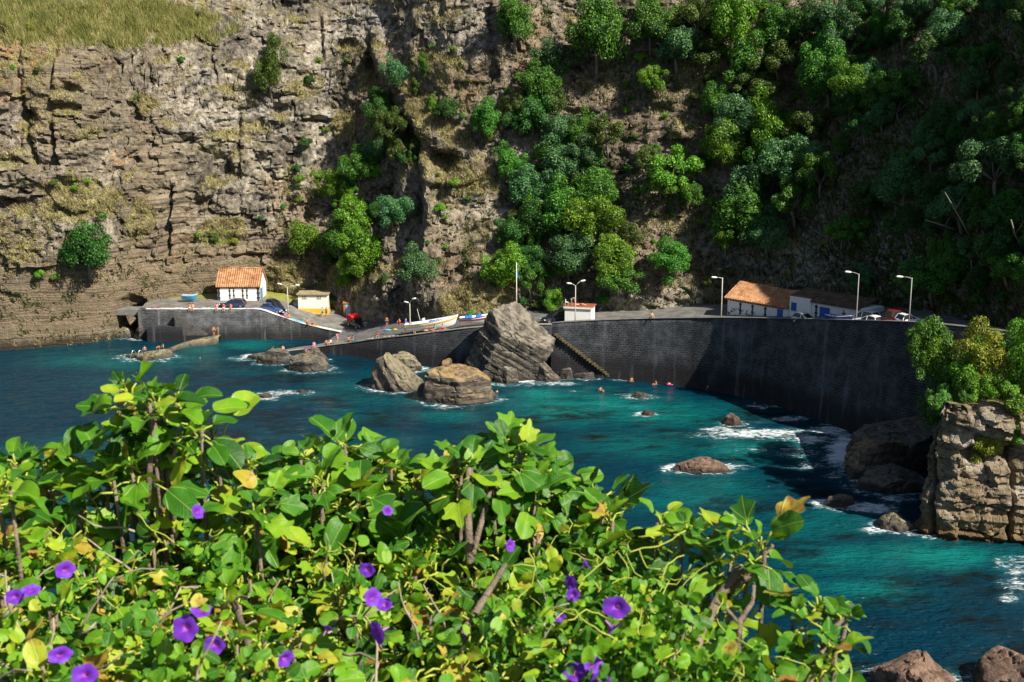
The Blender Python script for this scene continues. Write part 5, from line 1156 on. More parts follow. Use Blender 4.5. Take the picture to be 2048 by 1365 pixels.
for a in [
    (185, 505, 52, 'dark', 'large round dark green tree above the footbridge at the left', 'dome', .95),
    (607, 472, 36, 'bright', 'oval bright green tree standing alone up the slope right of the white house', 'dome', 1.15),
    (715, 425, 42, 'bright', 'bright green upper crown of the big tree clump above the cream hut', 'dome', 1.0),
    (682, 475, 38, 'mid', 'left-hand green tree of the big clump above the cream hut', 'dome', 1.0),
    (735, 490, 46, 'bright', 'broadest bright tree of the clump, above the red-covered truck', 'dome', 1.0),
    (722, 522, 36, 'bright', 'lowest bright green tree of the clump, overhanging the tool cabin', 'dome', .95),
    (785, 416, 32, 'blue', 'blue-green tree right of the big clump, on the edge of the cleft', 'dome', 1.15),
    (750, 300, 30, 'blue', 'blue-green tree high on the left lip of the dark cleft', 'dome', 1.05),
    (715, 335, 32, 'mid', 'green tree just below the blue-green one on the cleft lip', 'dome', 1.0),
    (675, 362, 28, 'bright', 'small bright tree left of the trees on the cleft lip', 'dome', 1.1),
    (838, 538, 38, 'blue', 'grey-green tree low on the rock right of the clump, over the white boat', 'dome', .9),
    (548, 145, 32, 'olive', 'tall olive conifer-shaped tree high on the left cliff', 'dome', 1.5),
    (543, 82, 13, 'olive', 'thin olive bush directly over the tall conifer-shaped tree', 'dome', 1.5),
    (800, 148, 22, 'blue', 'pale blue-green tree at the top of the dark cleft', 'dome', 1.35),
    (846, 130, 16, 'mid', 'narrow upright green tree right of the top of the cleft', 'column', 1.2),
    (832, 170, 14, 'olive', 'narrow olive tree under the upright green one, right of the cleft', 'column', 1.1),
    (752, 220, 26, 'dark', 'dark bushy tree on the upper left wall of the cleft', 'dome', 1.1),
    (780, 255, 30, 'olive', 'brownish olive tree inside the upper cleft', 'open', 1.2),
    (805, 305, 26, 'olive', 'brownish olive tree inside the lower cleft', 'open', 1.2),
    (862, 205, 13, 'bright', 'small bright bush right of the cleft, left of a wider one', 'dome', 1.2),
    (895, 216, 24, 'dark', 'dark spreading bush on the tawny slope right of the cleft', 'dome', .9),
    (968, 238, 32, 'mid', 'round green tree in the middle of the tawny upper slope', 'dome', 1.15),
    (1032, 42, 44, 'mid', 'large dark green tree at the top centre edge of the cliff', 'dome', 1.15),
    (1193, 72, 58, 'mid', 'biggest green tree near the top, right of a bare earth slope', 'dome', 1.25),
    (1112, 118, 34, 'blue', 'blue-green tree left of the biggest upper tree', 'dome', 1.0),
    (1082, 168, 36, 'mid', 'green tree at the upper end of the central tree band', 'dome', 1.0),
    (1066, 232, 36, 'dark', 'dark tree on the left side of the upper central tree band', 'dome', 1.1),
    (1118, 205, 30, 'olive', 'olive tree in the upper central tree band, beside the grey rock face', 'open', 1.0),
    (1112, 262, 36, 'blue', 'grey-green tree halfway up the central tree band', 'dome', 1.1),
    (1160, 262, 32, 'mid', 'green tree right of the grey-green one halfway up the central band', 'dome', 1.0),
    (1022, 325, 28, 'mid', 'small green tree at the left edge of the central band above the flagpole', 'dome', 1.1),
    (1052, 378, 38, 'blue', 'blue-green tree left of centre in the central band', 'dome', 1.0),
    (1175, 312, 34, 'blue', 'pale rounded tree on the right shoulder of the central band', 'dome', 1.0),
    (1212, 268, 36, 'olive', 'dull olive tree on the right of the upper central band', 'open', .9),
    (1120, 335, 42, 'blue', 'large pale green tree at the heart of the central band', 'dome', 1.0),
    (1190, 375, 44, 'mid', 'large green tree right of the heart of the central band', 'dome', .95),
    (1070, 440, 44, 'dark', 'dark tree with rounded top in the lower left of the central band', 'dome', 1.0),
    (1135, 425, 46, 'mid', 'broad green tree in the lower middle of the central band', 'dome', 1.0),
    (1205, 438, 50, 'bright', 'bright broad tree on the lower right flank of the central band', 'dome', .95),
    (1150, 495, 48, 'blue', 'blue-green broad tree above the red-topped shed', 'dome', .9),
    (1228, 505, 50, 'bright', 'bright domed tree at the lower right corner of the central band', 'dome', .9),
    (1238, 556, 34, 'mid', 'low green tree hanging beneath the bright domed tree, right of the shed', 'dome', .9),
    (1022, 465, 34, 'dark', 'dark tree above the pale tuft behind the flagpole top', 'dome', 1.0),
    (1012, 522, 40, 'bright', 'yellowish green tree just left of the flagpole', 'dome', .9),
    (1068, 520, 36, 'dark', 'dark low tree just right of the flagpole', 'dome', .9),
    (1110, 598, 24, 'bright', 'small bright bush left of the red-topped shed', 'dome', .9),
    (1350, 345, 44, 'bright', 'light green tree alone on the grey slope right of the central band', 'open', .95),
    (1375, 385, 32, 'mid', 'small green tree under the light one on the grey slope', 'dome', .9),
    (1318, 370, 26, 'bright', 'small light tree left of the light green one on the grey slope', 'open', .9),
    (1285, 322, 28, 'olive', 'small olive tree on the right end of the central band', 'open', .9),
    (1342, 512, 38, 'mid', 'round green tree on the lower grey slope left of the street lamp', 'dome', .9),
    (1412, 320, 22, 'dark', 'small dark tree on the shadow edge left of the big grey-topped tree', 'dome', 1.0),
    (1300, 50, 44, 'mid', 'green tree at the top edge, right of the biggest upper tree', 'dome', 1.1),
    (1352, 95, 42, 'blue', 'grey-green tree under the top edge, right of centre', 'dome', 1.0),
    (1308, 155, 26, 'bright', 'small bright tree below the grey-green one under the top edge', 'dome', 1.2),
    (1390, 40, 40, 'olive', 'olive tree at the top edge right of centre', 'open', 1.0),
    (1405, 110, 34, 'olive', 'dull brownish tree above the bare tan patch', 'open', 1.0),
    (1470, 55, 48, 'bright', 'tall bright green tree at the top, left of the dark valley', 'dome', 1.3),
    (1512, 120, 46, 'mid', 'green tree below the tall bright one at the top', 'dome', 1.1),
    (1560, 50, 42, 'mid', 'dark green tree at the top edge above the olive pair', 'dome', 1.1),
    (1560, 125, 42, 'olive', 'olive tree in the upper right wood, above a shaded bare bank', 'open', 1.0),
    (1615, 50, 38, 'dark', 'dark tree at the top edge beside the pale tree', 'dome', 1.0),
    (1672, 38, 36, 'blue', 'pale silvery tree at the top edge beside the shadow line', 'dome', 1.2),
    (1650, 95, 40, 'mid', 'green tree under the silvery one beside the shadow line', 'dome', 1.0),
    (1700, 90, 36, 'blue', 'grey-green tree on the shadow line under the silvery tree', 'open', 1.1),
    (1660, 160, 46, 'mid', 'large green tree on the shadow line above the bare bank', 'dome', 1.1),
    (1705, 175, 36, 'bright', 'lit green tree furthest right along the shadow line', 'dome', 1.1),
    (1515, 178, 36, 'olive', 'olive tree left of the shaded bare bank', 'open', .9),
    (1432, 205, 32, 'mid', 'small green tree beside the bare tan patch', 'dome', 1.1),
    (1478, 228, 50, 'blue', 'wide grey-topped tree in the middle of the right-hand wood', 'dome', .9),
    (1450, 285, 46, 'bright', 'bright green tree under the wide grey-topped tree', 'dome', 1.0),
    (1545, 265, 46, 'bright', 'yellowish green tree right of the wide grey-topped tree', 'dome', 1.2),
    (1612, 258, 40, 'olive', 'feathery olive tree on the right of the right-hand wood', 'open', 1.1),
    (1600, 325, 46, 'blue', 'grey-green tree below the feathery olive tree', 'dome', 1.1),
    (1640, 345, 38, 'mid', 'green tree at the right edge of the lit wood, by the shadow', 'open', 1.1),
    (1548, 330, 38, 'mid', 'green tree between the yellowish and grey-green trees of the right-hand wood', 'dome', 1.1),
    (1505, 375, 46, 'blue', 'blue-green tree above the lowest wide tree of the right-hand wood', 'dome', 1.0),
    (1590, 400, 42, 'mid', 'green tree low on the right of the right-hand wood', 'open', 1.0),
    (1485, 435, 54, 'mid', 'lowest wide green tree of the right-hand wood, above the street lamp', 'dome', .95),
    (1535, 462, 44, 'blue', 'grey-green low tree above the left end of the long boathouse roof', 'dome', .9)]:
    u, v, r, m_, lab, kd, sz__ = a
    cliff_tree(u, v, r * 1.16, m_, lab, kd, sz__, 'tree')
# dark valley on the right: trees in the shade
rs = random.Random(5); shade = []
for u, v, r in [(1890, 330, 70), (1875, 400, 60), (1930, 410, 50), (2000, 330, 66), (2030, 420, 60), (1975, 440, 44), (1880, 385, 46), (1760, 300, 46), (1730, 250, 40), (1800, 260, 50)]:
    shade.append((u, v, r))
while len(shade) < 62:
    u, v = rs.uniform(1700, 2080), rs.uniform(-40, 560)
    if u < 1760 and v > 300 and rs.random() < .7: continue
    if 1740 < u < 1860 and 440 < v: continue
    r = rs.uniform(28, 56)
    if all(math.hypot(u - a, v - b) > (r + c) * .52 for a, b, c in shade): shade.append((u, v, r))
_hm = bpy.data.objects['long_boathouse']; _hm = Matrix.Translation(_hm.location) @ _hm.rotation_euler.to_matrix().to_4x4()
LIT = [_hm @ Vector((x, y, 4)) for x in (.5, 2, 3.5, 5, 6) for y in (-.3, 1.5, 3)] + [_q[0] - _q[1] * 4 for _q in (on_cliff(*c_) for c_ in ((1540, 300), (1600, 250), (1640, 345), (1600, 400), (1650, 150), (1480, 430), (1560, 450), (1680, 60), (1640, 100)))]
def keeps_light(u, v, rpx):
    b, nrm, _ = on_cliff(u, v + rpx * .7); r = rpx * (b.y * cp - (b.z - CAM_Z) * sp) / FPX; c_ = b - nrm * r * .25 + Vector((0, 0, .85 * r))
    for p_ in LIT:
        w_ = c_ - p_; t_ = w_.dot(sun_dir)
        if t_ > 3 and (w_ - sun_dir * t_).length < r * 1.25: return False
    return True
shade = [q_ for q_ in shade if keeps_light(*q_)]
tries = 0
while len(shade) < 66 and tries < 900:
    tries += 1; u, v, r = rs.uniform(1690, 2090), rs.uniform(-30, 560), rs.uniform(24, 44)
    if 1740 < u < 1850 and v > 450: continue
    if all(math.hypot(u - a, v - b) > (r + c) * .46 for a, b, c in shade) and keeps_light(u, v, r): shade.append((u, v, r))
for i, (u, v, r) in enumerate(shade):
    cliff_tree(u, v, r, rs.choice(['mid', 'dark', 'dark', 'blue']), 'tree crowded on the steep slope in the deep shade at the right', rs.choice(['dome', 'dome', 'open']), rs.uniform(.85, 1.15), 'tree', 'trees in the deep shade at the right')  # leaf materials weighted dark, so part of the shade sits in the colour
# understorey that fills the bands between the named trees
rs2 = random.Random(9)
def fill(n_, box, inside, label, group, r0, r1, mats):
    k = 0
    while k < n_:
        u, v = rs2.uniform(box[0], box[2]), rs2.uniform(box[1], box[3])
        if inside(u, v): cliff_tree(u, v, rs2.uniform(r0, r1), rs2.choice(mats), label, rs2.choice(['dome', 'dome', 'shrub', 'open']), rs2.uniform(.8, 1.2), 'tree', group, .2); k += 1
CEN = [(150, 1085, 40), (220, 1080, 50), (270, 1110, 70), (330, 1120, 90), (400, 1120, 110), (470, 1135, 125), (540, 1130, 130)]
cin = lambda u, v: abs(u - np.interp(v, [c[0] for c in CEN], [c[1] for c in CEN])) < np.interp(v, [c[0] for c in CEN], [c[2] for c in CEN])
fill(66, (980, 150, 1290, 560), cin, 'small undergrowth tree filling a gap in the central tree band', 'undergrowth of the central tree band', 15, 30, ['mid', 'olive', 'dark', 'bright'])
fill(60, (1270, 0, 1740, 500), lambda u, v: (v < 150 and u > 1270) or (v > 170 and u > 1440 and v < 480 and u < 1690) or (u > 1620 and v < 240), 'small undergrowth tree filling a gap in the upper right wood', 'undergrowth of the upper right wood', 15, 30, ['mid', 'olive', 'dark', 'bright'])
fill(14, (650, 330, 790, 560), lambda u, v: abs(u - (740 - (v - 330) * .12)) < 55, 'small undergrowth tree in the clump above the cream hut', 'undergrowth of the clump above the hut', 12, 22, ['mid', 'dark', 'bright'])
fill(12, (735, 170, 850, 340), lambda u, v: abs(u - (745 + (v - 170) * .5)) < 22, 'small brownish undergrowth tree along the dark cleft', 'undergrowth of the dark cleft', 12, 22, ['olive', 'olive', 'dark'])
# small shrubs
def shrubs(label, group, pts, mats):
    for u, v, r in pts: cliff_tree(u, v, r, rs.choice(mats), label, 'shrub', rs.uniform(.8, 1.2), 'shrub', group, lean=.45)
shrubs('small green shrub clinging to the pale cliff above the white house', 'shrubs on the pale left cliff', [(625, 155, 15), (605, 282, 17), (600, 330, 14), (602, 352, 14), (568, 412, 8), (600, 395, 10), (592, 370, 8), (640, 345, 14), (365, 112, 10), (655, 255, 10), (630, 395, 8), (560, 505, 10), (520, 430, 8)], ['mid', 'bright', 'dark'])
shrubs('small shrub dotted over the tawny slope between the cleft and the central trees', 'shrubs on the tawny middle slope', [(935, 165, 9), (978, 275, 14), (1012, 180, 10), (910, 365, 14), (880, 410, 14), (935, 395, 10), (895, 430, 8), (880, 345, 8), (935, 522, 12), (880, 515, 10), (890, 490, 7), (860, 480, 8), (955, 545, 9), (990, 560, 9), (1085, 590, 9), (940, 625, 10), (1010, 610, 10), (925, 235, 9), (905, 95, 9), (860, 95, 10)], ['mid', 'bright', 'olive'])
shrubs('small bright shrub sprouting from the grey slope right of the central trees', 'shrubs on the grey right slope', [(1360, 170, 12), (1265, 270, 10), (1250, 215, 9), (1330, 225, 10), (1380, 250, 9), (1400, 440, 10), (1300, 430, 9), (1290, 300, 12), (1350, 420, 10), (1310, 480, 8), (1395, 500, 9), (1420, 150, 20), (1390, 190, 16), (1255, 170, 10), (1440, 175, 22), (1480, 180, 18), (1590, 190, 16), (1280, 115, 18), (1265, 190, 9), (1255, 330, 16), (1270, 380, 12), (1310, 300, 14), (1420, 400, 14), (1380, 300, 14)], ['bright', 'mid', 'olive'])
shrubs('low bush at the foot of the cliff behind the road', 'bushes along the foot of the cliff', [(640, 590, 16), (665, 600, 14), (1075, 610, 16), (1050, 600, 14), (1210, 590, 16), (1420, 560, 14), (1460, 545, 16), (1740, 560, 16), (1900, 600, 20), (1960, 600, 20), (2010, 600, 22)], ['dark', 'olive', 'mid'])
shrubs('low sunlit shrub on the grassy ledges at the top left of the cliff', 'shrubs on the top left ledges', [(430, 475, 14), (470, 480, 12), (90, 545, 16), (120, 550, 14), (30, 130, 10), (70, 140, 9), (150, 370, 12), (110, 360, 12), (180, 362, 10), (20, 40, 16), (60, 50, 14), (280, 190, 10), (400, 470, 10), (640, 115, 9), (690, 120, 9)], ['yellow', 'olive', 'bright'])
# headland bushes
def head_top(x, y):
    i = np.unravel_index(((Ph[..., 0] - x) ** 2 + (Ph[..., 1] - y) ** 2 + 1e3 * (Hd < .6)).argmin(), Hz.shape); return float(Ph[i][2])
for u, v, Y, r, m_, lab, kd, sz__ in [
    (1912, 695, 120, 2.7, 'mid', 'tall grey-green bush at the corner of the headland top', 'dome', 1.2),
    (1893, 755, 116.6, 1.9, 'mid', 'green bush spilling over the corner edge of the headland', 'dome', .95),
    (1940, 765, 116.0, 1.8, 'bright', 'bright green bush at the front edge of the headland above the square block', 'dome', .9),
    (1965, 688, 119, 3.0, 'yellow', 'yellow-green bush in the middle of the headland top', 'dome', 1.1),
    (1985, 735, 116.6, 2.3, 'yellow', 'yellow-green leafy creeper in front of the middle headland bush', 'dome', 1.0),
    (2040, 690, 119, 3.0, 'bright', 'big glossy green bush at the edge of the picture on the headland', 'dome', 1.1),
    (2030, 760, 115.5, 2.4, 'bright', 'green leafy bush below the big glossy one on the headland', 'dome', 1.0),
    (2075, 765, 115, 3.0, 'bright', 'bright green creeper mass cut by the picture edge on the headland', 'dome', 1.1),
    (2085, 690, 121, 3.0, 'mid', 'rear green bush behind the glossy one on the headland', 'dome', 1.1),
    (1868, 700, 127, 2.6, 'mid', 'green bush at the rear corner of the headland against the sea wall', 'dome', 1.1),
    (1880, 725, 122, 2.3, 'bright', 'bright bush on the seaward edge of the headland between corner and rear', 'dome', 1.1),
    (1850, 715, 131, 2.4, 'mid', 'green scrub at the very back of the headland beside the sea wall', 'dome', 1.0),
    (1935, 725, 118, 2.6, 'bright', 'bright bush next to the tall corner bush on the headland', 'dome', 1.0)]:
    p = PY(u, v, Y); z = head_top(p.x, p.y); r = r
    tree(kd, m_, Vector((p.x, p.y, z - .2)), r, lab, 'bush', None, None, 1.25 * sz__, 'bush', rs)
for k in range(20):
    x, y = rs.uniform(45.8, 58), rs.uniform(113.8, 119.5); r = rs.uniform(1.3, 2.0)
    tree('dome', rs.choice(['bright', 'bright', 'mid', 'yellow']), Vector((x, y, head_top(x, y) - .5)), r, 'low leafy bush packed into the green mass on the headland', 'bush', 'low bushes packed on the headland', None, rs.uniform(.9, 1.3), 'bush', rs)
for u, v, r in [(2030, 820, 1.5), (2046, 860, 1.2), (2035, 880, 1.0), (1925, 795, .8), (1870, 810, 1.1), (2015, 790, 1.2), (1890, 800, .9)]:
    p = PY(u, v, 112.4); t = tree('shrub', 'bright' if u > 2000 else 'mid', Vector((p.x, 112.9, p.z - .3)), r, 'trailing green growth hanging down the headland face', 'shrub', 'growth hanging down the headland', Vector((0, 1, 0)) * .8, 1.1, None, rs)
# bare pale stems of the shaded trees
for pts, lab in [([(1942, 498), (1930, 455), (1910, 420), (1890, 385)], 'bare pale leaning trunk under the big shaded tree'), ([(2036, 505), (2030, 470), (2022, 440)], 'bare pale trunk at the far right under the shaded trees'), ([(1925, 470), (1890, 452), (1850, 440)], 'thin bare pale branch stretching left in the shade')]:
    b, nrm, _ = on_cliff(*pts[0]); q = [PY(u, v, b.y - 1.5 - k * .8) for k, (u, v) in enumerate(pts)]
    q[0] = b + nrm * .6
    t = thing('bare_tree', lab, 'tree', q[0]); mb = MB(); mb.tube([p - q[0] for p in q], [.13 - .03 * k for k in range(len(q))], 7); mb.tube([q[-2] - q[0], q[-2] - q[0] + Vector((.8, -.2, 1.6))], [.05, .02], 6)
    mb.build('trunk', plain('pale_bark', (.25, .22, .18), .9, .3, 3), t, smooth=True)
# ---- grass and reeds on the ledges (nobody could count them)
def blades(name, mask, dens, h0, h1, wd, mat, lean=.35, seed=1, spread=.35):
    rg = np.random.RandomState(seed); pw = (mask[:-1, :-1]).ravel(); n_ = int(dens)
    if pw.sum() < 1: return
    ii = rg.choice(len(pw), n_, p=pw / pw.sum()); i, j = np.unravel_index(ii, (mask.shape[0] - 1, mask.shape[1] - 1))
    f, g = rg.rand(n_, 1), rg.rand(n_, 1)
    P = Pc[i, j] * (1 - f) * (1 - g) + Pc[i + 1, j] * f * (1 - g) + Pc[i, j + 1] * (1 - f) * g + Pc[i + 1, j + 1] * f * g
    out = -np.stack([np.broadcast_to(nx, Sg.shape)[i, j], np.broadcast_to(ny, Sg.shape)[i, j], 0 * f[:, 0]], 1)
    h = rg.uniform(h0, h1, (n_, 1)) * (.7 + .6 * (fbm(P[:, 0] * .4, P[:, 1] * .4, P[:, 2] * .4, 2, 92)[:, None] + .5)); d = np.array([0, 0, 1.0]) + out * lean + rg.normal(size=(n_, 3)) * spread; d /= np.linalg.norm(d, axis=1)[:, None]
    s_ = np.cross(d, rg.normal(size=(n_, 3))); s_ /= np.linalg.norm(s_, axis=1)[:, None]; s_ *= wd * rg.uniform(.6, 1.4, (n_, 1))
    V = np.stack([P - s_ - d * .1, P + s_ - d * .1, P + d * h + out * h * .25], 1).reshape(-1, 3)
    me = np_mesh(name, V, np.arange(n_ * 3).reshape(-1, 3), False, dict(tint=np.repeat(np.clip(.5 + .22 * rg.normal(size=n_) + .5 * fbm(P[:, 0] * .3, P[:, 1] * .3, P[:, 2] * .3, 3, 93), 0, 1), 3)))
    return link(name, me, mat)
M_DRY = leaf_material('dry_grass', (.18, .155, .065), (.46, .39, .19), (.72, .64, .38), .2, .8)
M_REED = leaf_material('reed_leaves', (.10, .15, .03), (.40, .44, .13), (.66, .58, .28), .35, .7)
vis = ((CU > -60) & (CU < 2110) & (CV > -60) & (CV < 700))
reed = np.maximum(blob(200, 45, 330, 48), blob(20, 40, 140, 60)) * vis * sstep(-.45, .25, fbm(Sg * .35, Zg * .25, 2.2, 3, 91)) * (.25 + .75 * sstep(-.3, .3, gf))
o = blades('reeds', reed, 26000, .8, 2.0, .07, M_REED, .2, 3); tag(o, 'band of tall yellow-green reeds along the top left of the cliff', 'reeds', kind='stuff')
o = blades('dry_grass', np.clip(grass - .22, 0, 1) * vis, 95000, .25, .75, .06, M_DRY, .5, 4); tag(o, 'dry yellow grass tufts covering the ledges of the cliff', 'grass', kind='stuff')
o = blades('ground_cover', np.clip(soil * sstep(-.1, .4, gf) * .8 + wood * .35 * sstep(-.1, .3, gn), 0, 1) * vis + .5 * sstep(2.2, 3, style) * vis, 64000, .3, .95, .10, LM['olive'], .5, 5); tag(o, 'low olive scrub and creepers spread over the earth slopes', 'scrub', kind='stuff')
# ================================================================== PEOPLE
def skin_mat(name, c): return plain(name, c, .5, .12, 6, .3)
SK = [skin_mat('skin_tan', (.48, .24, .13)), skin_mat('skin_light', (.62, .37, .25)), skin_mat('skin_brown', (.36, .17, .09))]
def cloth(name, c): return plain('cloth_' + name, c, .85, .2, 5)
CL = {k: cloth(k, c) for k, c in dict(navy=(.02, .03, .10), white=(.75, .75, .72), green=(.03, .30, .08), red=(.50, .03, .03), pink=(.75, .25, .38), yellow=(.75, .65, .05), teal=(.02, .33, .36), black=(.02, .02, .025), blue=(.03, .14, .55), purple=(.30, .04, .30), orange=(.75, .28, .04), cyan=(.12, .50, .70), maroon=(.2, .02, .04), sand=(.60, .45, .28)).items()}
M_HAIR = plain('hair_dark', (.035, .02, .012), .6, .3, 8)
def pose(kind):
    J = {}
    if kind in ('stand', 'stand_arms'):
        J = dict(pel=(0, 0, .93), bel=(0, .01, 1.08), che=(0, 0, 1.30), nec=(0, .01, 1.47), hed=(0, -.01, 1.56), top=(0, 0, 1.70),
                 sL=(.19, .01, 1.40), eL=(.25, .03, 1.12), hL=(.26, -.06, .88), sR=(-.19, .01, 1.40), eR=(-.25, .03, 1.12), hR=(-.25, -.08, .88),
                 qL=(.09, 0, .88), kL=(.11, -.02, .48), aL=(.12, .02, .09), tL=(.13, -.15, .03), qR=(-.09, 0, .88), kR=(-.11, -.04, .48), aR=(-.13, .0, .09), tR=(-.14, -.16, .03))
        if kind == 'stand_arms': J.update(eL=(.33, -.10, 1.20), hL=(.20, -.28, 1.30), eR=(-.32, -.08, 1.18), hR=(-.28, -.24, 1.02))
    elif kind == 'bend':
        J = dict(pel=(0, .08, .90), bel=(0, -.04, 1.0), che=(0, -.26, 1.10), nec=(0, -.42, 1.15), hed=(0, -.49, 1.17), top=(0, -.61, 1.16),
                 sL=(.18, -.34, 1.12), eL=(.22, -.40, .84), hL=(.16, -.46, .60), sR=(-.18, -.34, 1.12), eR=(-.22, -.42, .84), hR=(-.14, -.48, .58),
                 qL=(.09, .07, .85), kL=(.11, -.02, .46), aL=(.12, .02, .09), tL=(.13, -.15, .03), qR=(-.09, .07, .85), kR=(-.11, -.04, .46), aR=(-.13, .0, .09), tR=(-.14, -.16, .03))
    elif kind in ('sit', 'edge'):
        J = dict(pel=(0, 0, .12), bel=(0, .04, .28), che=(0, .05, .50), nec=(0, .03, .67), hed=(0, 0, .76), top=(0, 0, .90),
                 sL=(.19, .05, .60), eL=(.26, -.08, .38), hL=(.18, -.30, .40), sR=(-.19, .05, .60), eR=(-.27, .14, .34), hR=(-.25, .24, .06),
                 qL=(.09, -.04, .11), kL=(.14, -.42, .42), aL=(.14, -.58, .09), tL=(.15, -.74, .03), qR=(-.09, -.04, .11), kR=(-.13, -.44, .40), aR=(-.13, -.62, .09), tR=(-.14, -.78, .03))
        if kind == 'edge': J.update(kL=(.12, -.45, .12), aL=(.12, -.48, -.32), tL=(.12, -.62, -.38), kR=(-.12, -.45, .12), aR=(-.12, -.46, -.32), tR=(-.12, -.60, -.38), hL=(.14, -.36, .22))
    elif kind == 'lie':
        J = dict(pel=(0, 0, .12), bel=(0, .16, .12), che=(0, .38, .14), nec=(0, .56, .15), hed=(0, .64, .16), top=(0, .78, .17),
                 sL=(.19, .47, .13), eL=(.30, .25, .10), hL=(.24, .02, .08), sR=(-.19, .47, .13), eR=(-.30, .58, .09), hR=(-.22, .76, .10),
                 qL=(.09, -.05, .12), kL=(.12, -.46, .14), aL=(.13, -.86, .08), tL=(.14, -.98, .12), qR=(-.09, -.05, .12), kR=(-.14, -.42, .34), aR=(-.13, -.72, .08), tR=(-.13, -.88, .04))
    return J
RAD = dict(pel=.135, bel=.115, che=.145, nec=.055, hed=.085, top=.075, sL=.062, eL=.042, hL=.034, qL=.092, kL=.06, aL=.042, tL=.035)
def make_body(kind):
    J = pose(kind); names = list(J); E = [('pel', 'bel'), ('bel', 'che'), ('che', 'nec'), ('nec', 'hed'), ('hed', 'top')]
    for s_ in 'LR': E += [('che', 's' + s_), ('s' + s_, 'e' + s_), ('e' + s_, 'h' + s_), ('pel', 'q' + s_), ('q' + s_, 'k' + s_), ('k' + s_, 'a' + s_), ('a' + s_, 't' + s_)]
    me = bpy.data.meshes.new('body_cage'); me.from_pydata([J[n_] for n_ in names], [(names.index(a), names.index(b)) for a, b in E], [])
    o = bpy.data.objects.new('body_cage', me); COL.objects.link(o)
    o.modifiers.new('skin', 'SKIN'); o.modifiers['skin'].use_smooth_shade = True
    if not me.skin_vertices: raise RuntimeError('no skin layer')
    for i, n_ in enumerate(names):
        r = RAD.get(n_, RAD.get(n_[0] + 'L', .05)); me.skin_vertices[0].data[i].radius = (r, r * (.78 if n_ in ('pel', 'bel', 'che') else 1)); me.skin_vertices[0].data[i].use_root = n_ == 'pel'
    sd = o.modifiers.new('sub', 'SUBSURF'); sd.levels = 1; sd.render_levels = 1
    dg = bpy.context.evaluated_depsgraph_get(); ev = o.evaluated_get(dg); m2 = bpy.data.meshes.new_from_object(ev)
    # face and fingers joined onto the same surface mesh
    bm = bmesh.new(); bm.from_mesh(m2)
    ex = MB(); h = Vector(J['hed']); tp = Vector(J['top']); ax = (tp - h).normalized(); f_ = Vector((0, -1, 0)); f_ = (f_ - ax * f_.dot(ax)); f_ = f_.normalized() if f_.length > .1 else Vector((0, 0, 1))
    if kind == 'lie': f_ = Vector((0, 0, 1))
    if kind == 'bend': f_ = Vector((0, -.2, -1)).normalized()
    sd_ = ax.cross(f_)
    m_ = h + ax * .045
    ex.tube([m_ + f_ * .07 + ax * .03, m_ + f_ * .115 - ax * .01, m_ + f_ * .08 - ax * .02], [.012, .02, .012], 6)
    for q in (-1, 1): ex.tube([m_ + sd_ * q * .075 + ax * .025, m_ + sd_ * q * .10, m_ + sd_ * q * .078 - ax * .03], [.008, .018, .008], 5)
    for s_ in 'LR':
        hd_, el = Vector(J['h' + s_]), Vector(J['e' + s_]); d = (hd_ - el).normalized(); sdv = d.cross(Vector((1, 0, 0))).normalized()
        for k in range(4):
            b0 = hd_ + d * .03 + sdv * (k - 1.5) * .018; L = (.06, .075, .07, .055)[k]; cr = d.cross(sdv)
            ex.tube([b0, b0 + d * L * .55, b0 + d * L * .9 + cr * .018], [.010, .009, .007], 5)
        b0 = hd_ + sdv * -.03; ex.tube([b0, b0 - sdv * .03 + d * .03, b0 - sdv * .035 + d * .06], [.011, .010, .008], 5)
    exm = ex.mesh('extra', True); bm.from_mesh(exm); bm.to_mesh(m2); bm.free()
    m2.polygons.foreach_set('use_smooth', np.ones(len(m2.polygons), bool)); m2.name = 'body'
    bpy.data.objects.remove(o)
    # clothing shells
    P = {k: Vector(v) for k, v in J.items()}
    sh = MB()
    sh.tube([P['bel'] * .35 + P['pel'] * .65, P['pel'], (P['qL'] + P['qR']) / 2 + (P['pel'] - P['bel']) * .15], [.150, .158, .13], 10)
    for s_ in 'LR': sh.tube([P['q' + s_] * .95 + P['pel'] * .05, P['q' + s_].lerp(P['k' + s_], .25), P['q' + s_].lerp(P['k' + s_], .5)], [.115, .108, .098], 9)
    st_ = MB(); st_.tube([P['pel'].lerp(P['bel'], .3), P['bel'], P['che'], P['che'].lerp(P['nec'], .7)], [.15, .14, .172, .085], 12)
    for s_ in 'LR': st_.tube([P['s' + s_].lerp(P['che'], .2), P['s' + s_].lerp(P['e' + s_], .15), P['s' + s_].lerp(P['e' + s_], .6)], [.085, .075, .062], 8)
    hr = MB(); c_ = h + ax * .075
    V = []; 
    for i in range(7):
        a = i / 6 * math.pi * .62
        for j in range(12):
            b = 2 * math.pi * j / 12; V.append(c_ + (ax * math.cos(a) + (sd_ * math.cos(b) + f_ * math.sin(b)) * math.sin(a)) * .112 - f_ * .022)
    hr.add(V, [(i * 12 + j, i * 12 + (j + 1) % 12, (i + 1) * 12 + (j + 1) % 12, (i + 1) * 12 + j) for i in range(6) for j in range(12)])
    return m2, sh.mesh('shorts', True), st_.mesh('shirt', True), hr.mesh('hair', True)
BODY = {k: make_body(k) for k in ('stand', 'stand_arms', 'bend', 'sit', 'edge', 'lie')}
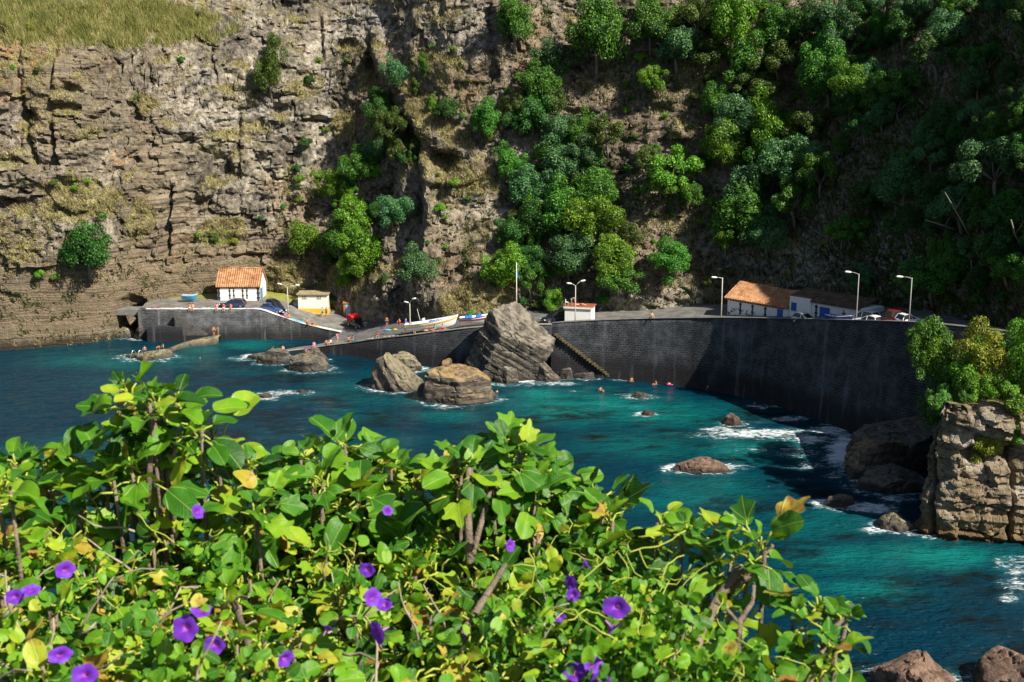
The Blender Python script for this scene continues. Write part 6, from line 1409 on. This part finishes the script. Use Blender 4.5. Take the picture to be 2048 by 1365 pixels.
def person(kind, loc, rz, label, sk=0, shorts='navy', shirt=None, sc=1.0, sink=0.0):
    b, sh, st_, hr = BODY[kind]
    t = thing('person', label, 'person', (loc[0], loc[1], loc[2] - sink), rz); t.scale = (sc, sc, sc)
    link('body', b, SK[sk], t); link('hair', hr, M_HAIR, t)
    if shorts: link('shorts', sh, CL[shorts], t)
    if shirt: link('shirt', st_, CL[shirt], t)
    return t
def top_of(u, v, dz=.0):
    """nearest built surface under a pixel: road first, then the wall copings"""
    return on_road(u, v) + Vector((0, 0, dz))
def line_at(L, u, back=.25, up=.125):
    best = None
    for a, b in zip(L[:-1], L[1:]):
        ua, ub = proj(a)[0], proj(b)[0]
        if ua <= u <= ub: f = (u - ua) / (ub - ua); best = Vector(a).lerp(Vector(b), f)
    p = best or Vector(L[0]); return Vector((p.x, p.y + back, p.z + up))
LQv, PWv, SWv = [Vector(p) for p in LQ], [Vector(p) for p in PW], [Vector(p) for p in SW]
PI = math.pi
ab = Vector((PY(206, 620, 207).x, 206.3, 5.29))
person('edge', ab + Vector((-.55, 0, 0)), .2, 'person in a yellow shirt sitting at the far left end of the footbridge', 1, 'black', 'yellow')
person('edge', ab + Vector((.25, .1, 0)), -.2, 'person in a white shirt sitting beside the yellow shirt on the footbridge', 1, 'white', 'white')
shelf = W(290, 711, .45)
person('stand', W(290, 712, .42), .3, 'tanned bather in navy trunks standing on the tan rock shelf near the ladder', 0, 'navy')
person('bend', W(314, 707, .42), 1.9, 'bather bending over on the rock shelf', 0, 'navy')
person('stand_arms', W(327, 707, .42), -.9, 'tall tanned bather in black trunks on the right end of the rock shelf', 0, 'black')
person('stand', W(428, 672, 1.1), .5, 'bather in red trunks standing on the landing of the stone stairs', 0, 'maroon')
person('stand_arms', W(436, 672, 1.1), -.7, 'person in green shorts standing on the landing of the stone stairs', 0, 'green')
for u, lab, c1, c2 in [(379, 'bather in white trunks sitting on the quay wall edge, furthest left of the row', 'white', None), (385, 'bather in dark trunks sitting close to the one in white trunks on the quay edge', 'maroon', None), (433, 'person in pink sitting on the quay wall below the parked blue estate', 'pink', 'pink'), (447, 'person in a red top sitting on the quay wall below the blue estate', 'white', 'red'), (461, 'person in red trunks sitting on the quay wall at the rear of the blue estate', 'red', None)]:
    person('edge', line_at(LQv, u), .1, lab, random.choice([0, 1]), c1, c2)
person('sit', line_at(LQv, 614, .3), .6, 'sunbather in orange trunks sitting low on the sloping wall below the cream hut', 0, 'orange')
person('lie', line_at(LQv, 623, .3), PI / 2 + .2, 'sunbather lying on the sloping wall below the cream hut', 2, 'navy')
person('sit', line_at(LQv, 577, .3), -.4, 'person in orange sitting beside the pink towel on the sloping wall', 0, 'orange', 'orange')
person('sit', line_at(PWv, 565, .4), .3, 'bather sitting at the low seaward tip of the slipway wall', 1, 'black')
person('sit', W(546, 700, .3), -.5, 'small bather crouching in the shallows off the slipway tip', 2, 'navy', sc=.7)
rk = ROCKS[5]
person('bend', PY(613, 713, 182.3), .7, 'bather in white trunks bending on top of the black wet boulder', 0, 'white')
person('sit', line_at(PWv, 627, .5), .1, 'person in pink sitting on the slipway wall, left of the others', 1, 'pink', 'pink')
person('sit', line_at(PWv, 652, .5), .6, 'tanned bather sitting on the slipway wall, next to a pale-shirted one', 0, 'maroon')
person('sit', line_at(PWv, 660, .5), -.4, 'person in a white shirt sitting on the slipway wall beside a tanned bather', 1, 'navy', 'white')
person('stand', line_at(PWv, 673, .8), 2.6, 'person in a pale pink shirt standing on the slipway wall', 1, 'sand', 'pink')
person('sit', line_at(PWv, 697, .7), .8, 'bather in black trunks sitting on the slipway wall, right of the standing person', 0, 'black')
person('sit', line_at(PWv, 704, .7), -.6, 'bather in teal trunks sitting on the slipway wall, right of the standing person', 2, 'teal')
person('sit', line_at(PWv, 754, .8), .0, 'person in a dark red top sitting alone on the middle of the slipway wall', 0, 'maroon', 'maroon')
person('stand', top_of(774, 653), .4, 'bare-chested man in dark shorts standing by the towels under the black rock', 0, 'navy')
person('stand_arms', top_of(799, 657), -.6, 'person in a bright red dress standing left of the white boat', 1, 'red', 'red')
person('stand', top_of(812, 656), 1.2, 'person in blue standing at the stern of the white boat', 0, 'blue', 'blue')
person('lie', line_at(PWv, 812, .9), PI / 2, 'sunbather lying on the slipway wall left of the lamp foot', 1, 'black')
person('sit', line_at(PWv, 826, 1.0), .4, 'sunbather sitting on the slipway wall right of the lamp foot', 0, 'maroon')
person('lie', line_at(PWv, 857, .9), PI / 2 + .1, 'sunbather lying on the wall in front of the white boat', 1, 'red')
person('sit', line_at(PWv, 869, .7), -.2, 'person with a teal top sitting on the wall in front of the white boat', 0, 'navy', 'teal')
person('sit', line_at(PWv, 885, .7), .7, 'sunbather sitting on the wall under the bow of the white boat', 0, 'black')
person('stand', line_at(PWv, 931, .9), .2, 'person in dark blue standing on the wall by the partly hidden boat', 0, 'navy', 'blue')
person('stand', top_of(940, 652), 2.8, 'tanned man standing behind the partly hidden boat', 0, 'black')
person('stand_arms', top_of(645, 634), .9, 'person in a teal top by the right corner of the cream hut', 1, 'navy', 'teal')
person('stand', top_of(653, 634), -.8, 'bare-chested person in dark shorts at the right corner of the cream hut', 0, 'navy')
sr = Matrix.Translation(bpy.data.objects['roadside_shed'].location) @ Matrix.Rotation(R(-14), 4, 'Z')
person('bend', sr @ Vector((.75, 1.5, 2.68)), 1.6, 'man in teal shorts bending on the red roof of the shed', 0, 'teal')
person('lie', sr @ Vector((2.1, 1.6, 2.68)), 1.4, 'sunbather lying on the red roof of the shed', 1, 'red')
person('sit', line_at(SWv, 1304, .3, .1), .2, 'person sitting on the sea wall parapet between shed and long boathouse', 1, 'red')
person('stand', by_wall(1641, 640, 13.6, 3.4), .4, 'person in dark red walking by the annex door', 0, 'maroon', 'maroon', 1.0)
for u, v, kind, sink, lab, sk_, c in [(994, 785, 'stand', 1.25, 'swimmer near the right side of the flat-topped boulder', 0, 'navy'), (400, 717, 'stand', 1.45, 'swimmer alone in the open water left of the slipway tip', 1, 'navy'), (1201, 783, 'sit', .15, 'swimmer leaning back in the green water, out from the wall steps', 0, 'black'),
                                   (1263, 766, 'stand', .75, 'bather standing waist deep at the foot of the weedy steps', 0, 'black'), (1311, 769, 'sit', .25, 'swimmer in the water left of the pink float', 0, 'navy'), (1416, 781, 'stand', .85, 'bather standing in the water in front of the dark sea wall', 1, 'navy'), (1509, 808, 'stand', 1.3, 'swimmer in the shadow of the sea wall', 2, 'black')]:
    p = W(u, v, 0); person(kind, p, random.uniform(-1, 1), lab, sk_, c, None, 1.0, sink)
# pink float with a bather
p = W(1345, 770, 0); t = thing('air_mattress', 'bright pink inflatable mattress floating in front of the sea wall', 'float', (p.x, p.y, .0), .2)
m = MB()
for k in range(5): m.tube([(-.95, -.3 + k * .15, .10), (.75, -.3 + k * .15, .10)], .09, 8)
m.tube([(.75, -.36, .16), (.75, .36, .16)], .15, 8); m.build('mattress', plain('pink_vinyl', (.80, .04, .28), .35), t, smooth=True)
person('lie', (p.x, p.y, .12), PI / 2 + .2, 'bather lying on the pink inflatable mattress', 1, 'white')
# towels, chair, parasol bits
def towel(loc, L, Wd, rz, c, label, tilt=0.0):
    V = np.array([[((i / 10 - .5) * L, (j / 5 - .5) * Wd, .03 + .025 * math.sin(i * 1.1 + j) + .02 * math.cos(j * 2.1)) for j in range(6)] for i in range(11)])
    o = link('towel', np_mesh('towel', V.reshape(-1, 3), grid_faces(11, 6), True), CL[c], None, loc, (0, tilt, rz)); tag(o, label, 'towel', 'towels spread along the walls')
    md = o.modifiers.new('thickness', 'SOLIDIFY'); md.thickness = .025
def along(L, u, c, label, ln=1.7, up=.13, back=.3):
    a, b = line_at(L, u - 6, back, up), line_at(L, u + 6, back, up); d = b - a
    towel((a + b) / 2, ln, .62, math.atan2(d.y, d.x), c, label, -math.atan2(d.z, math.hypot(d.x, d.y)))
along(LQv, 569, 'purple', 'magenta towel on the sloping quay wall beside the blue car', 1.9); along(LQv, 590, 'cyan', 'light blue towel on the sloping quay wall below the lamp post', 2.2); along(LQv, 600, 'cyan', 'light blue towel further down the sloping quay wall', 1.4); along(LQv, 629, 'orange', 'orange towel low on the sloping quay wall', 1.0)
along(LQv, 312, 'pink', 'pink towel near the left end of the quay wall'); along(LQv, 355, 'white', 'white towel on the quay wall left of the seated pair', 1.5); along(LQv, 410, 'white', 'white towel on the quay wall right of the seated pair', 1.6); along(LQv, 500, 'purple', 'purple towel on the quay wall behind the estate car', 1.5)
along(PWv, 618, 'purple', 'lilac towel under the person in pink on the slipway wall', 1.6); along(PWv, 740, 'white', 'white towel left of the lone person in dark red', 1.2); along(PWv, 772, 'sand', 'sand-coloured towel right of the lone person in dark red', 1.6); along(PWv, 790, 'white', 'white towel left of the lamp on the slipway wall', 1.4); along(PWv, 710, 'teal', 'teal towel beside the seated pair on the slipway wall', 1.2); along(PWv, 878, 'pink', 'pink towel on the wall in front of the white boat', 1.6)
towel(top_of(780, 660), 1.8, .8, .2, 'cyan', 'pale cyan towel on the slipway below the black rock'); towel(top_of(770, 655), 1.2, .8, .6, 'purple', 'purple bag-strewn towel behind the pale cyan one'); towel(top_of(793, 659), 1.2, .7, -.2, 'yellow', 'pale yellow towel beside the red dress')
ch = thing('plastic_chair', 'white plastic chair on the corner of the red shed roof', 'chair', sr @ Vector((.05, 1.4, 2.68)), R(80)); M_PL = CL['white']
MB().box(-.23, -.22, .42, .23, .22, .46).build('seat', M_PL, ch); MB().box(-.23, .19, .46, .23, .24, .88).build('backrest', M_PL, ch)
for x in (-.2, .2):
    for y in (-.19, .2): MB().tube([(x * 1.1, y * 1.1, 0), (x, y, .44)], .022, 6).build('leg', M_PL, ch)
# ================================================================== FOREGROUND: FIG BUSHES AND MORNING GLORY
rg = np.random.RandomState(42)
def polar_leaf(rf, n_=30, rings=3, cy=.38):
    th = np.linspace(0, 2 * np.pi, n_, endpoint=False); V = [(0, cy)]; 
    for k in range(1, rings + 1):
        for a in th: r = rf(a) * k / rings; V.append((r * math.cos(a), cy + r * math.sin(a)))
    F = [(0, 1 + j, 1 + (j + 1) % n_, 1 + (j + 1) % n_) for j in range(n_)]
    F3 = [(0, 1 + j, 1 + (j + 1) % n_) for j in range(n_)]
    for k in range(rings - 1):
        for j in range(n_):
            a, b, c, d = 1 + k * n_ + j, 1 + k * n_ + (j + 1) % n_, 1 + (k + 1) * n_ + (j + 1) % n_, 1 + (k + 1) * n_ + j
            F3 += [(a, d, c), (a, c, b)]
    return np.array(V), np.array(F3)
def lobes(spec, base):
    def rf(a):
        r = base
        for c, ln, w_ in spec:
            d = (a - c + math.pi) % (2 * math.pi) - math.pi; r = max(r, ln * math.exp(-(d / w_) ** 2 * .9) if abs(d) < 1.6 else 0)
        r = min(r, .62)
        d = (a + math.pi / 2 + math.pi) % (2 * math.pi) - math.pi
        return r * (1 - .35 * math.exp(-(d / .22) ** 2))
    return rf
H = math.pi / 2
T_FIG5 = polar_leaf(lobes([(H, .62, .42), (H + 1.0, .54, .38), (H - 1.0, .54, .38), (H + 1.9, .42, .40), (H - 1.9, .42, .40)], .36), 36)
T_FIG3 = polar_leaf(lobes([(H, .62, .52), (H + 1.05, .52, .46), (H - 1.05, .52, .46)], .38), 34)
T_OVAL = polar_leaf(lambda a: .30 + .32 * max(0, math.sin(a)) ** 2 + .02 * math.cos(2 * a), 28)
T_HEART = polar_leaf(lambda a: (.38 + .24 * max(0, math.sin(a)) ** 3) * (1 - .55 * math.exp(-(((a + H + math.pi) % (2 * math.pi) - math.pi) / .35) ** 2)), 16, 2, .4)
class Leaves:
    def __init__(s): s.V, s.F, s.T, s.U, s.n = [], [], [], [], 0
    def add(s, T, P, d, nrm, size, tint, fold=.28, droop=.3, wave=.05, ph=0.0):
        xy, F = T; d = d / np.linalg.norm(d); sd = np.cross(d, nrm); sd /= np.linalg.norm(sd) + 1e-9; nn = np.cross(sd, d)
        x, y = xy[:, 0], xy[:, 1]
        z = fold * np.abs(x) - droop * y * y + wave * np.sin(9 * y + ph) * np.abs(x) * 2 + wave * np.cos(11 * x + ph)* .4
        V = P + size * (x[:, None] * sd + y[:, None] * d + z[:, None] * nn)
        s.V.append(V); s.F.append(F + s.n); s.n += len(V); s.T.append(np.full(len(V), tint)); s.U.append(xy)
    def build(s, name, mat, parent):
        return link(name, np_mesh(name, np.vstack(s.V), np.vstack(s.F), True, dict(tint=np.concatenate(s.T)), np.vstack(s.U)), mat, parent)
def big_leaf_material(name, stops, trans, veins=(0, .62, 1.2), vein_col=(.30, .40, .07)):
    n = NB(name); t = n.attr('tint'); tc = n.new('TexCoord'); sp_ = n.new('SeparateXYZ'); n.l.new(tc.outputs['UV'], sp_.inputs[0])
    x, y = sp_.outputs[0], n.math('ADD', sp_.outputs[1], .03)
    ang = n.math('ABSOLUTE', n.math('ARCTAN2', x, y)); rad = n.math('SQRT', n.math('ADD', n.math('MULTIPLY', x, x), n.math('MULTIPLY', y, y)))
    dm = None
    for v in veins:
        d = n.math('ABSOLUTE', n.math('SUBTRACT', ang, v)); dm = d if dm is None else n.math('MINIMUM', dm, d)
    vein = n.rng(n.math('MULTIPLY', dm, rad), .006, .020, 1, 0)
    sec = n.math('PINGPONG', n.math('ADD', n.math('MULTIPLY', rad, 9.0), n.math('MULTIPLY', dm, -7.0)), .5)
    sec = n.rng(sec, 0, .07, .5, 0); vein = n.math('MAXIMUM', vein, sec)
    co = n.coord(); f = n.noise(co, 22, 5, .6); g = n.noise(co, 60, 4, .6)
    col = n.ramp(n.math('ADD', t, n.math('MULTIPLY', n.math('SUBTRACT', f, .5), .35)), stops)
    col = n.mix(n.math('MULTIPLY', n.rng(f, .58, .68), n.rng(t, .55, .8)), col, (.26, .12, .03))
    col = n.mix(n.math('MULTIPLY', vein, .55), col, vein_col)
    nb = n.bump(n.math('ADD', vein, n.math('MULTIPLY', g, .6)), .35, .01)
    n.done(col, .45, nb, .32)
    tr = n.new('BsdfTranslucent'); tcol = n.mix(1.0, col, (1.25, 1.15, .45), 'MULTIPLY'); n.l.new(tcol, tr.inputs[0]); mx = n.new('MixShader'); mx.inputs[0].default_value = trans
    n.l.new(n.b.outputs[0], mx.inputs[1]); n.l.new(tr.outputs[0], mx.inputs[2]); n.l.new(mx.outputs[0], n.out.inputs[0]); return n.m
M_FIG = big_leaf_material('fig_leaf', [(.0, (.010, .065, .006)), (.3, (.035, .155, .008)), (.55, (.12, .29, .008)), (.78, (.32, .42, .018)), (.94, (.42, .30, .04)), (1.0, (.25, .13, .03))], .26)
M_GLORY = big_leaf_material('vine_leaf', [(.0, (.025, .115, .006)), (.5, (.10, .28, .008)), (.85, (.30, .45, .015)), (1.0, (.45, .40, .06))], .28, (0, 1.0))
M_TWIG = plain('fig_bark', (.20, .155, .115), .85, .45, 18, .2, bump=.5); M_TWIG_P = plain('dead_twig', (.34, .28, .22), .85, .5, 18, .2); M_PET = plain('green_stalk', (.33, .38, .05), .6, .2, 10)
OUT = [(-60, 900), (0, 890), (60, 905), (120, 905), (200, 880), (225, 780), (250, 752), (330, 756), (425, 800), (425, 880), (470, 915), (560, 900), (600, 885), (650, 870), (690, 848), (760, 880), (850, 925), (875, 960), (885, 885), (950, 870), (1000, 842), (1060, 870), (1140, 925), (1220, 955), (1245, 995), (1240, 1050), (1290, 1080), (1300, 1010), (1400, 1030), (1540, 1045), (1552, 1110), (1500, 1170), (1500, 1240), (1545, 1300), (1570, 1200), (1640, 1165), (1735, 1230), (1700, 1300), (1690, 1400)]
OU, OV = np.array([p[0] for p in OUT], float), np.array([p[1] for p in OUT], float)
def top_v(u): return float(np.interp(u, OU, OV))
GZ = lambda x, y: bank_z(x, y)
BANDS = [(-400, 200, 'leafy fig bush at the far left of the foreground hedge'), (200, 470, 'tall fig bush whose top stands highest against the water, left foreground'), (470, 870, 'broad fig bush left of the foreground middle'), (870, 1290, 'fig bush with lobed leaves raised on bare stems in the foreground middle'), (1290, 1560, 'open fig bush on grey forked stems at the right end of the hedge'), (1560, 1900, 'small low fig bush at the bottom edge, furthest right')]
FIG = [dict(L=Leaves(), B=MB(), P=MB()) for _ in BANDS]
def band(u):
    for i, (a, b, _) in enumerate(BANDS):
        if a <= u < b: return i
    return len(BANDS) - 1
def pt(u, v, d): r = ray(u, v).normalized(); return np.array((cam.location + r * d)[:])
UP = np.array([0, 0, 1.0])
TOSUN = np.array(sun_dir[:])
def rosette(u, v, d, size=.15, nl=7, stem=True, tilt=.3, old=.0):
    size *= .70 * min(1.05, d / 3.8)
    b = FIG[band(u)]; P = pt(u, v, d)
    ax = UP + rg.normal(size=3) * tilt * np.array([1, 1, .3]) + np.array([0, -.25, 0]); ax /= np.linalg.norm(ax)
    a0 = rg.uniform(0, 6.28); e1 = np.cross(ax, [1, .2, .1]); e1 /= np.linalg.norm(e1); e2 = np.cross(ax, e1)
    for i in range(nl):
        f = i / max(1, nl - 1); az = a0 + i * 2.4 + rg.uniform(-.3, .3); el = (1.15 - 1.25 * f) + rg.uniform(-.25, .25)
        rad = e1 * math.cos(az) + e2 * math.sin(az); dr = rad * math.cos(el) + ax * math.sin(el)
        pl = size * (.25 + .55 * f); Q = P - ax * size * .9 * f + dr * pl
        mid = P - ax * size * .9 * f + dr * pl * .5 + ax * .01
        b['P'].tube([P - ax * size * .9 * f, mid, Q], [.0035, .003, .0028], 5)
        dd = dr * .9 + rad * .25 - UP * .25 * f + rg.normal(size=3) * .12
        nrm = ax * .9 + UP * .4 + TOSUN * .1 + rg.normal(size=3) * .38
        sz2 = size * (.55 + .55 * min(1, f * 1.6)) * rg.uniform(.8, 1.15)
        q = rg.rand(); T = T_FIG5 if q < .18 else T_FIG3 if q < .48 else T_OVAL
        tint = np.clip(.34 + rg.normal() * .20 + (.36 if rg.rand() < old * .7 + .06 * f else 0) + .10 * f, 0, .97)
        b['L'].add(T, Q, dd, nrm, sz2, tint, rg.uniform(.1, .45), rg.uniform(.1, .5), rg.uniform(.02, .10), rg.uniform(0, 6))
    if stem:
        base = P.copy(); g = GZ(P[0], P[1]) - .03
        bend = rg.normal(size=2) * .10; k = 7; pts = []
        for i in range(k):
            t = i / (k - 1); pts.append((P[0] + bend[0] * t * t * 2 + .015 * math.sin(5 * t + a0), P[1] + .10 * t + bend[1] * t * t * 2, P[2] - .01 + (g - P[2]) * t))
        b['B'].tube(pts, [.005 + .009 * (i / (k - 1)) for i in range(k)], 6)
heroes = [(250, 775, 3.9), (300, 795, 3.8), (355, 800, 3.85), (395, 850, 3.8), (290, 850, 3.95), (335, 880, 3.85), (30, 925, 4.0), (90, 935, 4.1), (150, 930, 4.0), (215, 915, 3.9), (0, 960, 3.7), (265, 930, 3.8), (430, 930, 4.0), (500, 935, 4.0), (560, 925, 4.1), (610, 915, 4.0), (655, 905, 4.1), (692, 885, 4.0), (740, 910, 4.1), (790, 935, 4.0), (830, 965, 4.0), (640, 960, 3.8), (540, 990, 3.7), (470, 985, 3.8), (720, 975, 3.8),
          (905, 915, 3.8), (945, 925, 3.75), (1000, 880, 3.9), (1045, 900, 3.85), (1090, 935, 3.9), (1140, 965, 4.0), (1190, 985, 4.0), (1215, 1020, 3.9), (1060, 980, 3.8), (980, 960, 3.8), (1325, 1040, 3.6), (1375, 1060, 3.55), (1430, 1065, 3.6), (1490, 1060, 3.5), (1520, 1090, 3.45), (1470, 1120, 3.5), (1340, 1095, 3.7),
          (1595, 1235, 3.3), (1640, 1205, 3.35), (1690, 1240, 3.3), (1610, 1290, 3.25), (1660, 1300, 3.2), (1640, 1350, 3.2), (1400, 1280, 3.4), (1470, 1330, 3.3), (1540, 1340, 3.3)]
for u, v, d in heroes + [(u + rg.uniform(-45, 45), v + rg.uniform(0, 40), d + rg.uniform(-.1, .2)) for u, v, d in heroes if u < 1250]: rosette(u, v, d, rg.uniform(.125, .165), int(rg.randint(7, 11)), True, .3, .05)
cnt = 0
while cnt < 700:
    u = rg.uniform(-120, 1590); v = rg.uniform(top_v(u) + 60, 1420)
    if u > 1500 and v < 1330: continue
    if 1290 < u < 1660 and (rg.rand() < .72 or v < 1200): continue
    if u < 480 and v < 1060 and rg.rand() < .75: continue
    d = 4.7 - 1.5 * (v - 880) / 500 + rg.uniform(-.35, .45)
    rosette(u, v, max(2.9, d), rg.uniform(.075, .15), int(rg.randint(4, 8)), rg.rand() < .45, .6, .42); cnt += 1
# grey forked stems that show (surveyed)
def limb(pts, r0, r1, mat_mb):
    q = [pt(*p) for p in pts]; mat_mb.tube(q, [r0 + (r1 - r0) * i / (len(q) - 1) for i in range(len(q))], 8)
limb([(1340, 1420, 3.3), (1400, 1270, 3.4), (1440, 1190, 3.5), (1485, 1130, 3.5)], .020, .011, FIG[4]['B']); limb([(1440, 1190, 3.5), (1500, 1150, 3.55), (1545, 1090, 3.5)], .012, .006, FIG[4]['B'])
limb([(1475, 1290, 3.35), (1480, 1240, 3.35), (1505, 1205, 3.4), (1508, 1170, 3.4)], .010, .005, FIG[4]['B']); limb([(1505, 1420, 3.2), (1478, 1330, 3.3), (1475, 1290, 3.35)], .012, .010, FIG[4]['B'])
limb([(1480, 1250, 3.35), (1450, 1215, 3.35), (1430, 1205, 3.35)], .006, .004, FIG[4]['B'])
limb([(940, 1130, 3.7), (935, 1010, 3.75), (938, 935, 3.75)], .014, .009, FIG[3]['B']); limb([(945, 1110, 3.7), (975, 1000, 3.8), (1000, 900, 3.9)], .010, .007, FIG[3]['B'])
limb([(295, 1010, 3.85), (300, 930, 3.8), (310, 830, 3.8)], .011, .007, FIG[1]['B']); limb([(345, 1040, 3.85), (345, 950, 3.85), (352, 850, 3.85)], .011, .007, FIG[1]['B'])
limb([(900, 1420, 3.1), (930, 1260, 3.3), (1010, 1130, 3.5)], .016, .008, FIG[3]['B']); limb([(470, 1420, 3.1), (500, 1300, 3.3), (460, 1180, 3.5)], .014, .008, FIG[1]['B'])
limb([(1600, 1420, 3.1), (1630, 1330, 3.2), (1665, 1260, 3.3), (1690, 1235, 3.3)], .010, .005, FIG[5]['B'])
for (a, b, lab), f in zip(BANDS, FIG):
    u = max(0, min(1700, (a + b) / 2)); q = pt(u, 1400, 3.3); z = GZ(q[0], q[1])
    t = thing('fig_bush', lab, 'bush', (q[0], q[1], z), 0, 'fig bushes of the foreground hedge'); inv = Matrix.Translation((-q[0], -q[1], -z))
    for o in (f['L'].build('leaves', M_FIG, t), f['B'].build('branches', M_TWIG, t, smooth=True), f['P'].build('leaf_stalks', M_PET, t, smooth=True)): o.matrix_parent_inverse = inv  # the last mesh is the stalks joining leaves to their shoots
# ---- vine: small lime heart leaves, tangled stems, purple trumpets
vl = Leaves(); vs = MB(); tw = MB(); k = 0
cl_ = []
while len(cl_) < 110:
    u = rg.uniform(-60, 1560); v = rg.uniform(top_v(u) + 130, 1430)
    if u > 1400 and v < 1300: continue
    if u > 1500: continue
    wgt = .22 + .75 * math.exp(-((u - 1330) / 240) ** 2) + .35 * math.exp(-((u - 950) / 300) ** 2)
    if rg.rand() > wgt: continue
    if u < 480 and v < 1080: continue
    cl_.append((u, v, max(2.8, 4.6 - 1.5 * (v - 880) / 500 + rg.uniform(-.4, .4))))
for u, v, d in cl_:
    C0 = pt(u, v, d); rr = rg.uniform(.06, .13)
    for i in range(int(rg.randint(26, 52))):
        o_ = np.clip(rg.normal(size=3), -1.25, 1.25) * rr * np.array([1, .8, .8]); P = C0 + o_
        dd = rg.normal(size=3) + np.array([0, -.3, -.5]); nrm = rg.normal(size=3) * 1.0 + UP * .6 + TOSUN * .4 + np.array([0, -.2, 0])
        vl.add(T_HEART, P, dd, nrm, rg.uniform(.018, .046), np.clip(.36 + rg.normal() * .30, 0, 1), rg.uniform(0, .5), rg.uniform(0, .5), .04, rg.uniform(0, 6))
    for i in range(2):
        A = C0 + rg.normal(size=3) * rr; pts = [A]; d_ = rg.normal(size=3); 
        for j in range(9): d_ = d_ * .8 + rg.normal(size=3) * .35; pts.append(pts[-1] + d_ / np.linalg.norm(d_) * .020)
        vs.tube(pts, .0017, 5)
for i in range(120):
    u = rg.uniform(-40, 1450); v = rg.uniform(top_v(u) + 210, 1440); d = 4.6 - 1.5 * (v - 880) / 500 + rg.uniform(-.2, .5)
    A = pt(u, v, max(2.9, d)); pts = [A]; d_ = rg.normal(size=3) * .8 + UP * .7
    for j in range(6): d_ = d_ + rg.normal(size=3) * .3; pts.append(pts[-1] + d_ / np.linalg.norm(d_) * rg.uniform(.02, .045))
    tw.tube(pts, [.0042 - .0004 * j for j in range(7)], 5)
q0 = Vector(pt(900, 1400, 3.2)); vine = thing('morning_glory', 'tangled lime-leaved morning glory vine with purple trumpet flowers over the fig bushes', 'vine', (q0.x, q0.y, GZ(q0.x, q0.y)))
VI = Matrix.Translation(-vine.location)
for o in (vl.build('leaves', M_GLORY, vine), vs.build('twining_vines', M_PET, vine, smooth=True), tw.build('dead_twigs', M_TWIG_P, vine, smooth=True)): o.matrix_parent_inverse = VI  # the last mesh is loose dead twigs scattered among the leaves
n = NB('trumpet_petal'); lw = n.attr('rad'); st5 = n.attr('star')
c = n.ramp(lw, [(.0, (.75, .45, .70)), (.16, (.50, .10, .60)), (.35, (.16, .03, .50)), (1.0, (.19, .05, .66))]); c = n.mix(n.math('MULTIPLY', st5, .6), c, (.38, .03, .50))
n.done(c, .55, None, .3); tr = n.new('BsdfTranslucent'); n.l.new(c, tr.inputs[0]); mx = n.new('MixShader'); mx.inputs[0].default_value = .4; n.l.new(n.b.outputs[0], mx.inputs[1]); n.l.new(tr.outputs[0], mx.inputs[2]); n.l.new(mx.outputs[0], n.out.inputs[0]); M_PETAL = n.m
prof = [(0.06, -1.0), (.08, -.7), (.12, -.4), (.24, -.14), (.48, .02), (.78, .09), (1.0, .10)]; K = 40
V = []; ra = []; sa = []
for r, z in prof:
    for j in range(K):
        a = 2 * math.pi * j / K; s5 = math.cos(5 * a); rr = r * (1 + .07 * s5 * r); V.append((rr * math.cos(a), rr * math.sin(a), z + .05 * r * r * math.cos(5 * a + 1) + .03 * r * math.sin(3 * a))); ra.append(r); sa.append(max(0, s5) ** 8 * (r > .1))
F = [(i * K + j, i * K + (j + 1) % K, (i + 1) * K + (j + 1) % K, (i + 1) * K + j) for i in range(len(prof) - 1) for j in range(K)]
FL = np_mesh('flower', np.array(V), np.array(F), True, dict(rad=ra, star=sa))
def flower(u, v, d, size, face):
    size *= .80
    P = Vector(pt(u, v, d)); f_ = (Vector(face).normalized() + Vector(rg.normal(size=3) * .38)).normalized()
    o = link('flower', FL, M_PETAL, vine, None, None); o.rotation_mode = 'QUATERNION'
    o.matrix_parent_inverse = VI; o.location = P; o.rotation_quaternion = f_.to_track_quat('Z', 'Y'); o.scale = (size * rg.uniform(.9, 1.05), size * rg.uniform(.65, 1.0), size * rg.uniform(.8, 1.2))
for u, v, d, sz2, f_ in [(371, 1257, 2.95, .040, (-.1, -1, .35)), (402, 1222, 3.0, .034, (.5, -.6, .6)), (430, 1290, 2.95, .033, (-.6, -.6, .3)), (130, 1140, 3.15, .030, (.1, -1, .5)), (62, 1182, 3.1, .026, (.6, -.5, .2)), (30, 1194, 3.05, .026, (-.3, -1, .2)), (120, 1310, 2.9, .034, (.3, -.9, .2)), (170, 1350, 2.85, .036, (0, -1, .6)), (395, 1024, 3.4, .026, (.7, -.5, .3)), (570, 1318, 2.9, .028, (.4, -.7, -.3)),
                         (735, 1140, 3.2, .030, (-.8, -.5, .4)), (745, 1195, 3.1, .030, (.6, -.6, .4)), (770, 1210, 3.1, .026, (-.4, -.7, .5)), (757, 1265, 3.0, .036, (-.2, -.8, -.2)), (655, 1255, 3.0, .026, (.2, -.8, .6)), (775, 1022, 3.5, .020, (.2, -.8, .8)), (1020, 1092, 3.4, .022, (.8, -.4, .4)), (1172, 1128, 3.2, .028, (.3, -.4, .9)), (1143, 1165, 3.15, .028, (-.5, -.8, .3)), (1146, 1190, 3.1, .022, (.3, -.9, -.3)),
                         (1233, 1215, 2.95, .044, (.05, -1, .25)), (1226, 1258, 2.93, .034, (.1, -.9, -.5)), (1150, 1345, 2.85, .034, (-.3, -.8, .5)), (1185, 1330, 2.85, .030, (.5, -.8, .3)), (1200, 1360, 2.8, .030, (.2, -1, .1)), (1120, 1235, 3.05, .020, (.7, -.5, .1))]: flower(u, v, d, sz2, f_)
M_BUDW = plain('white_tube', (.70, .55, .62), .6, .2, 10)
m = MB()
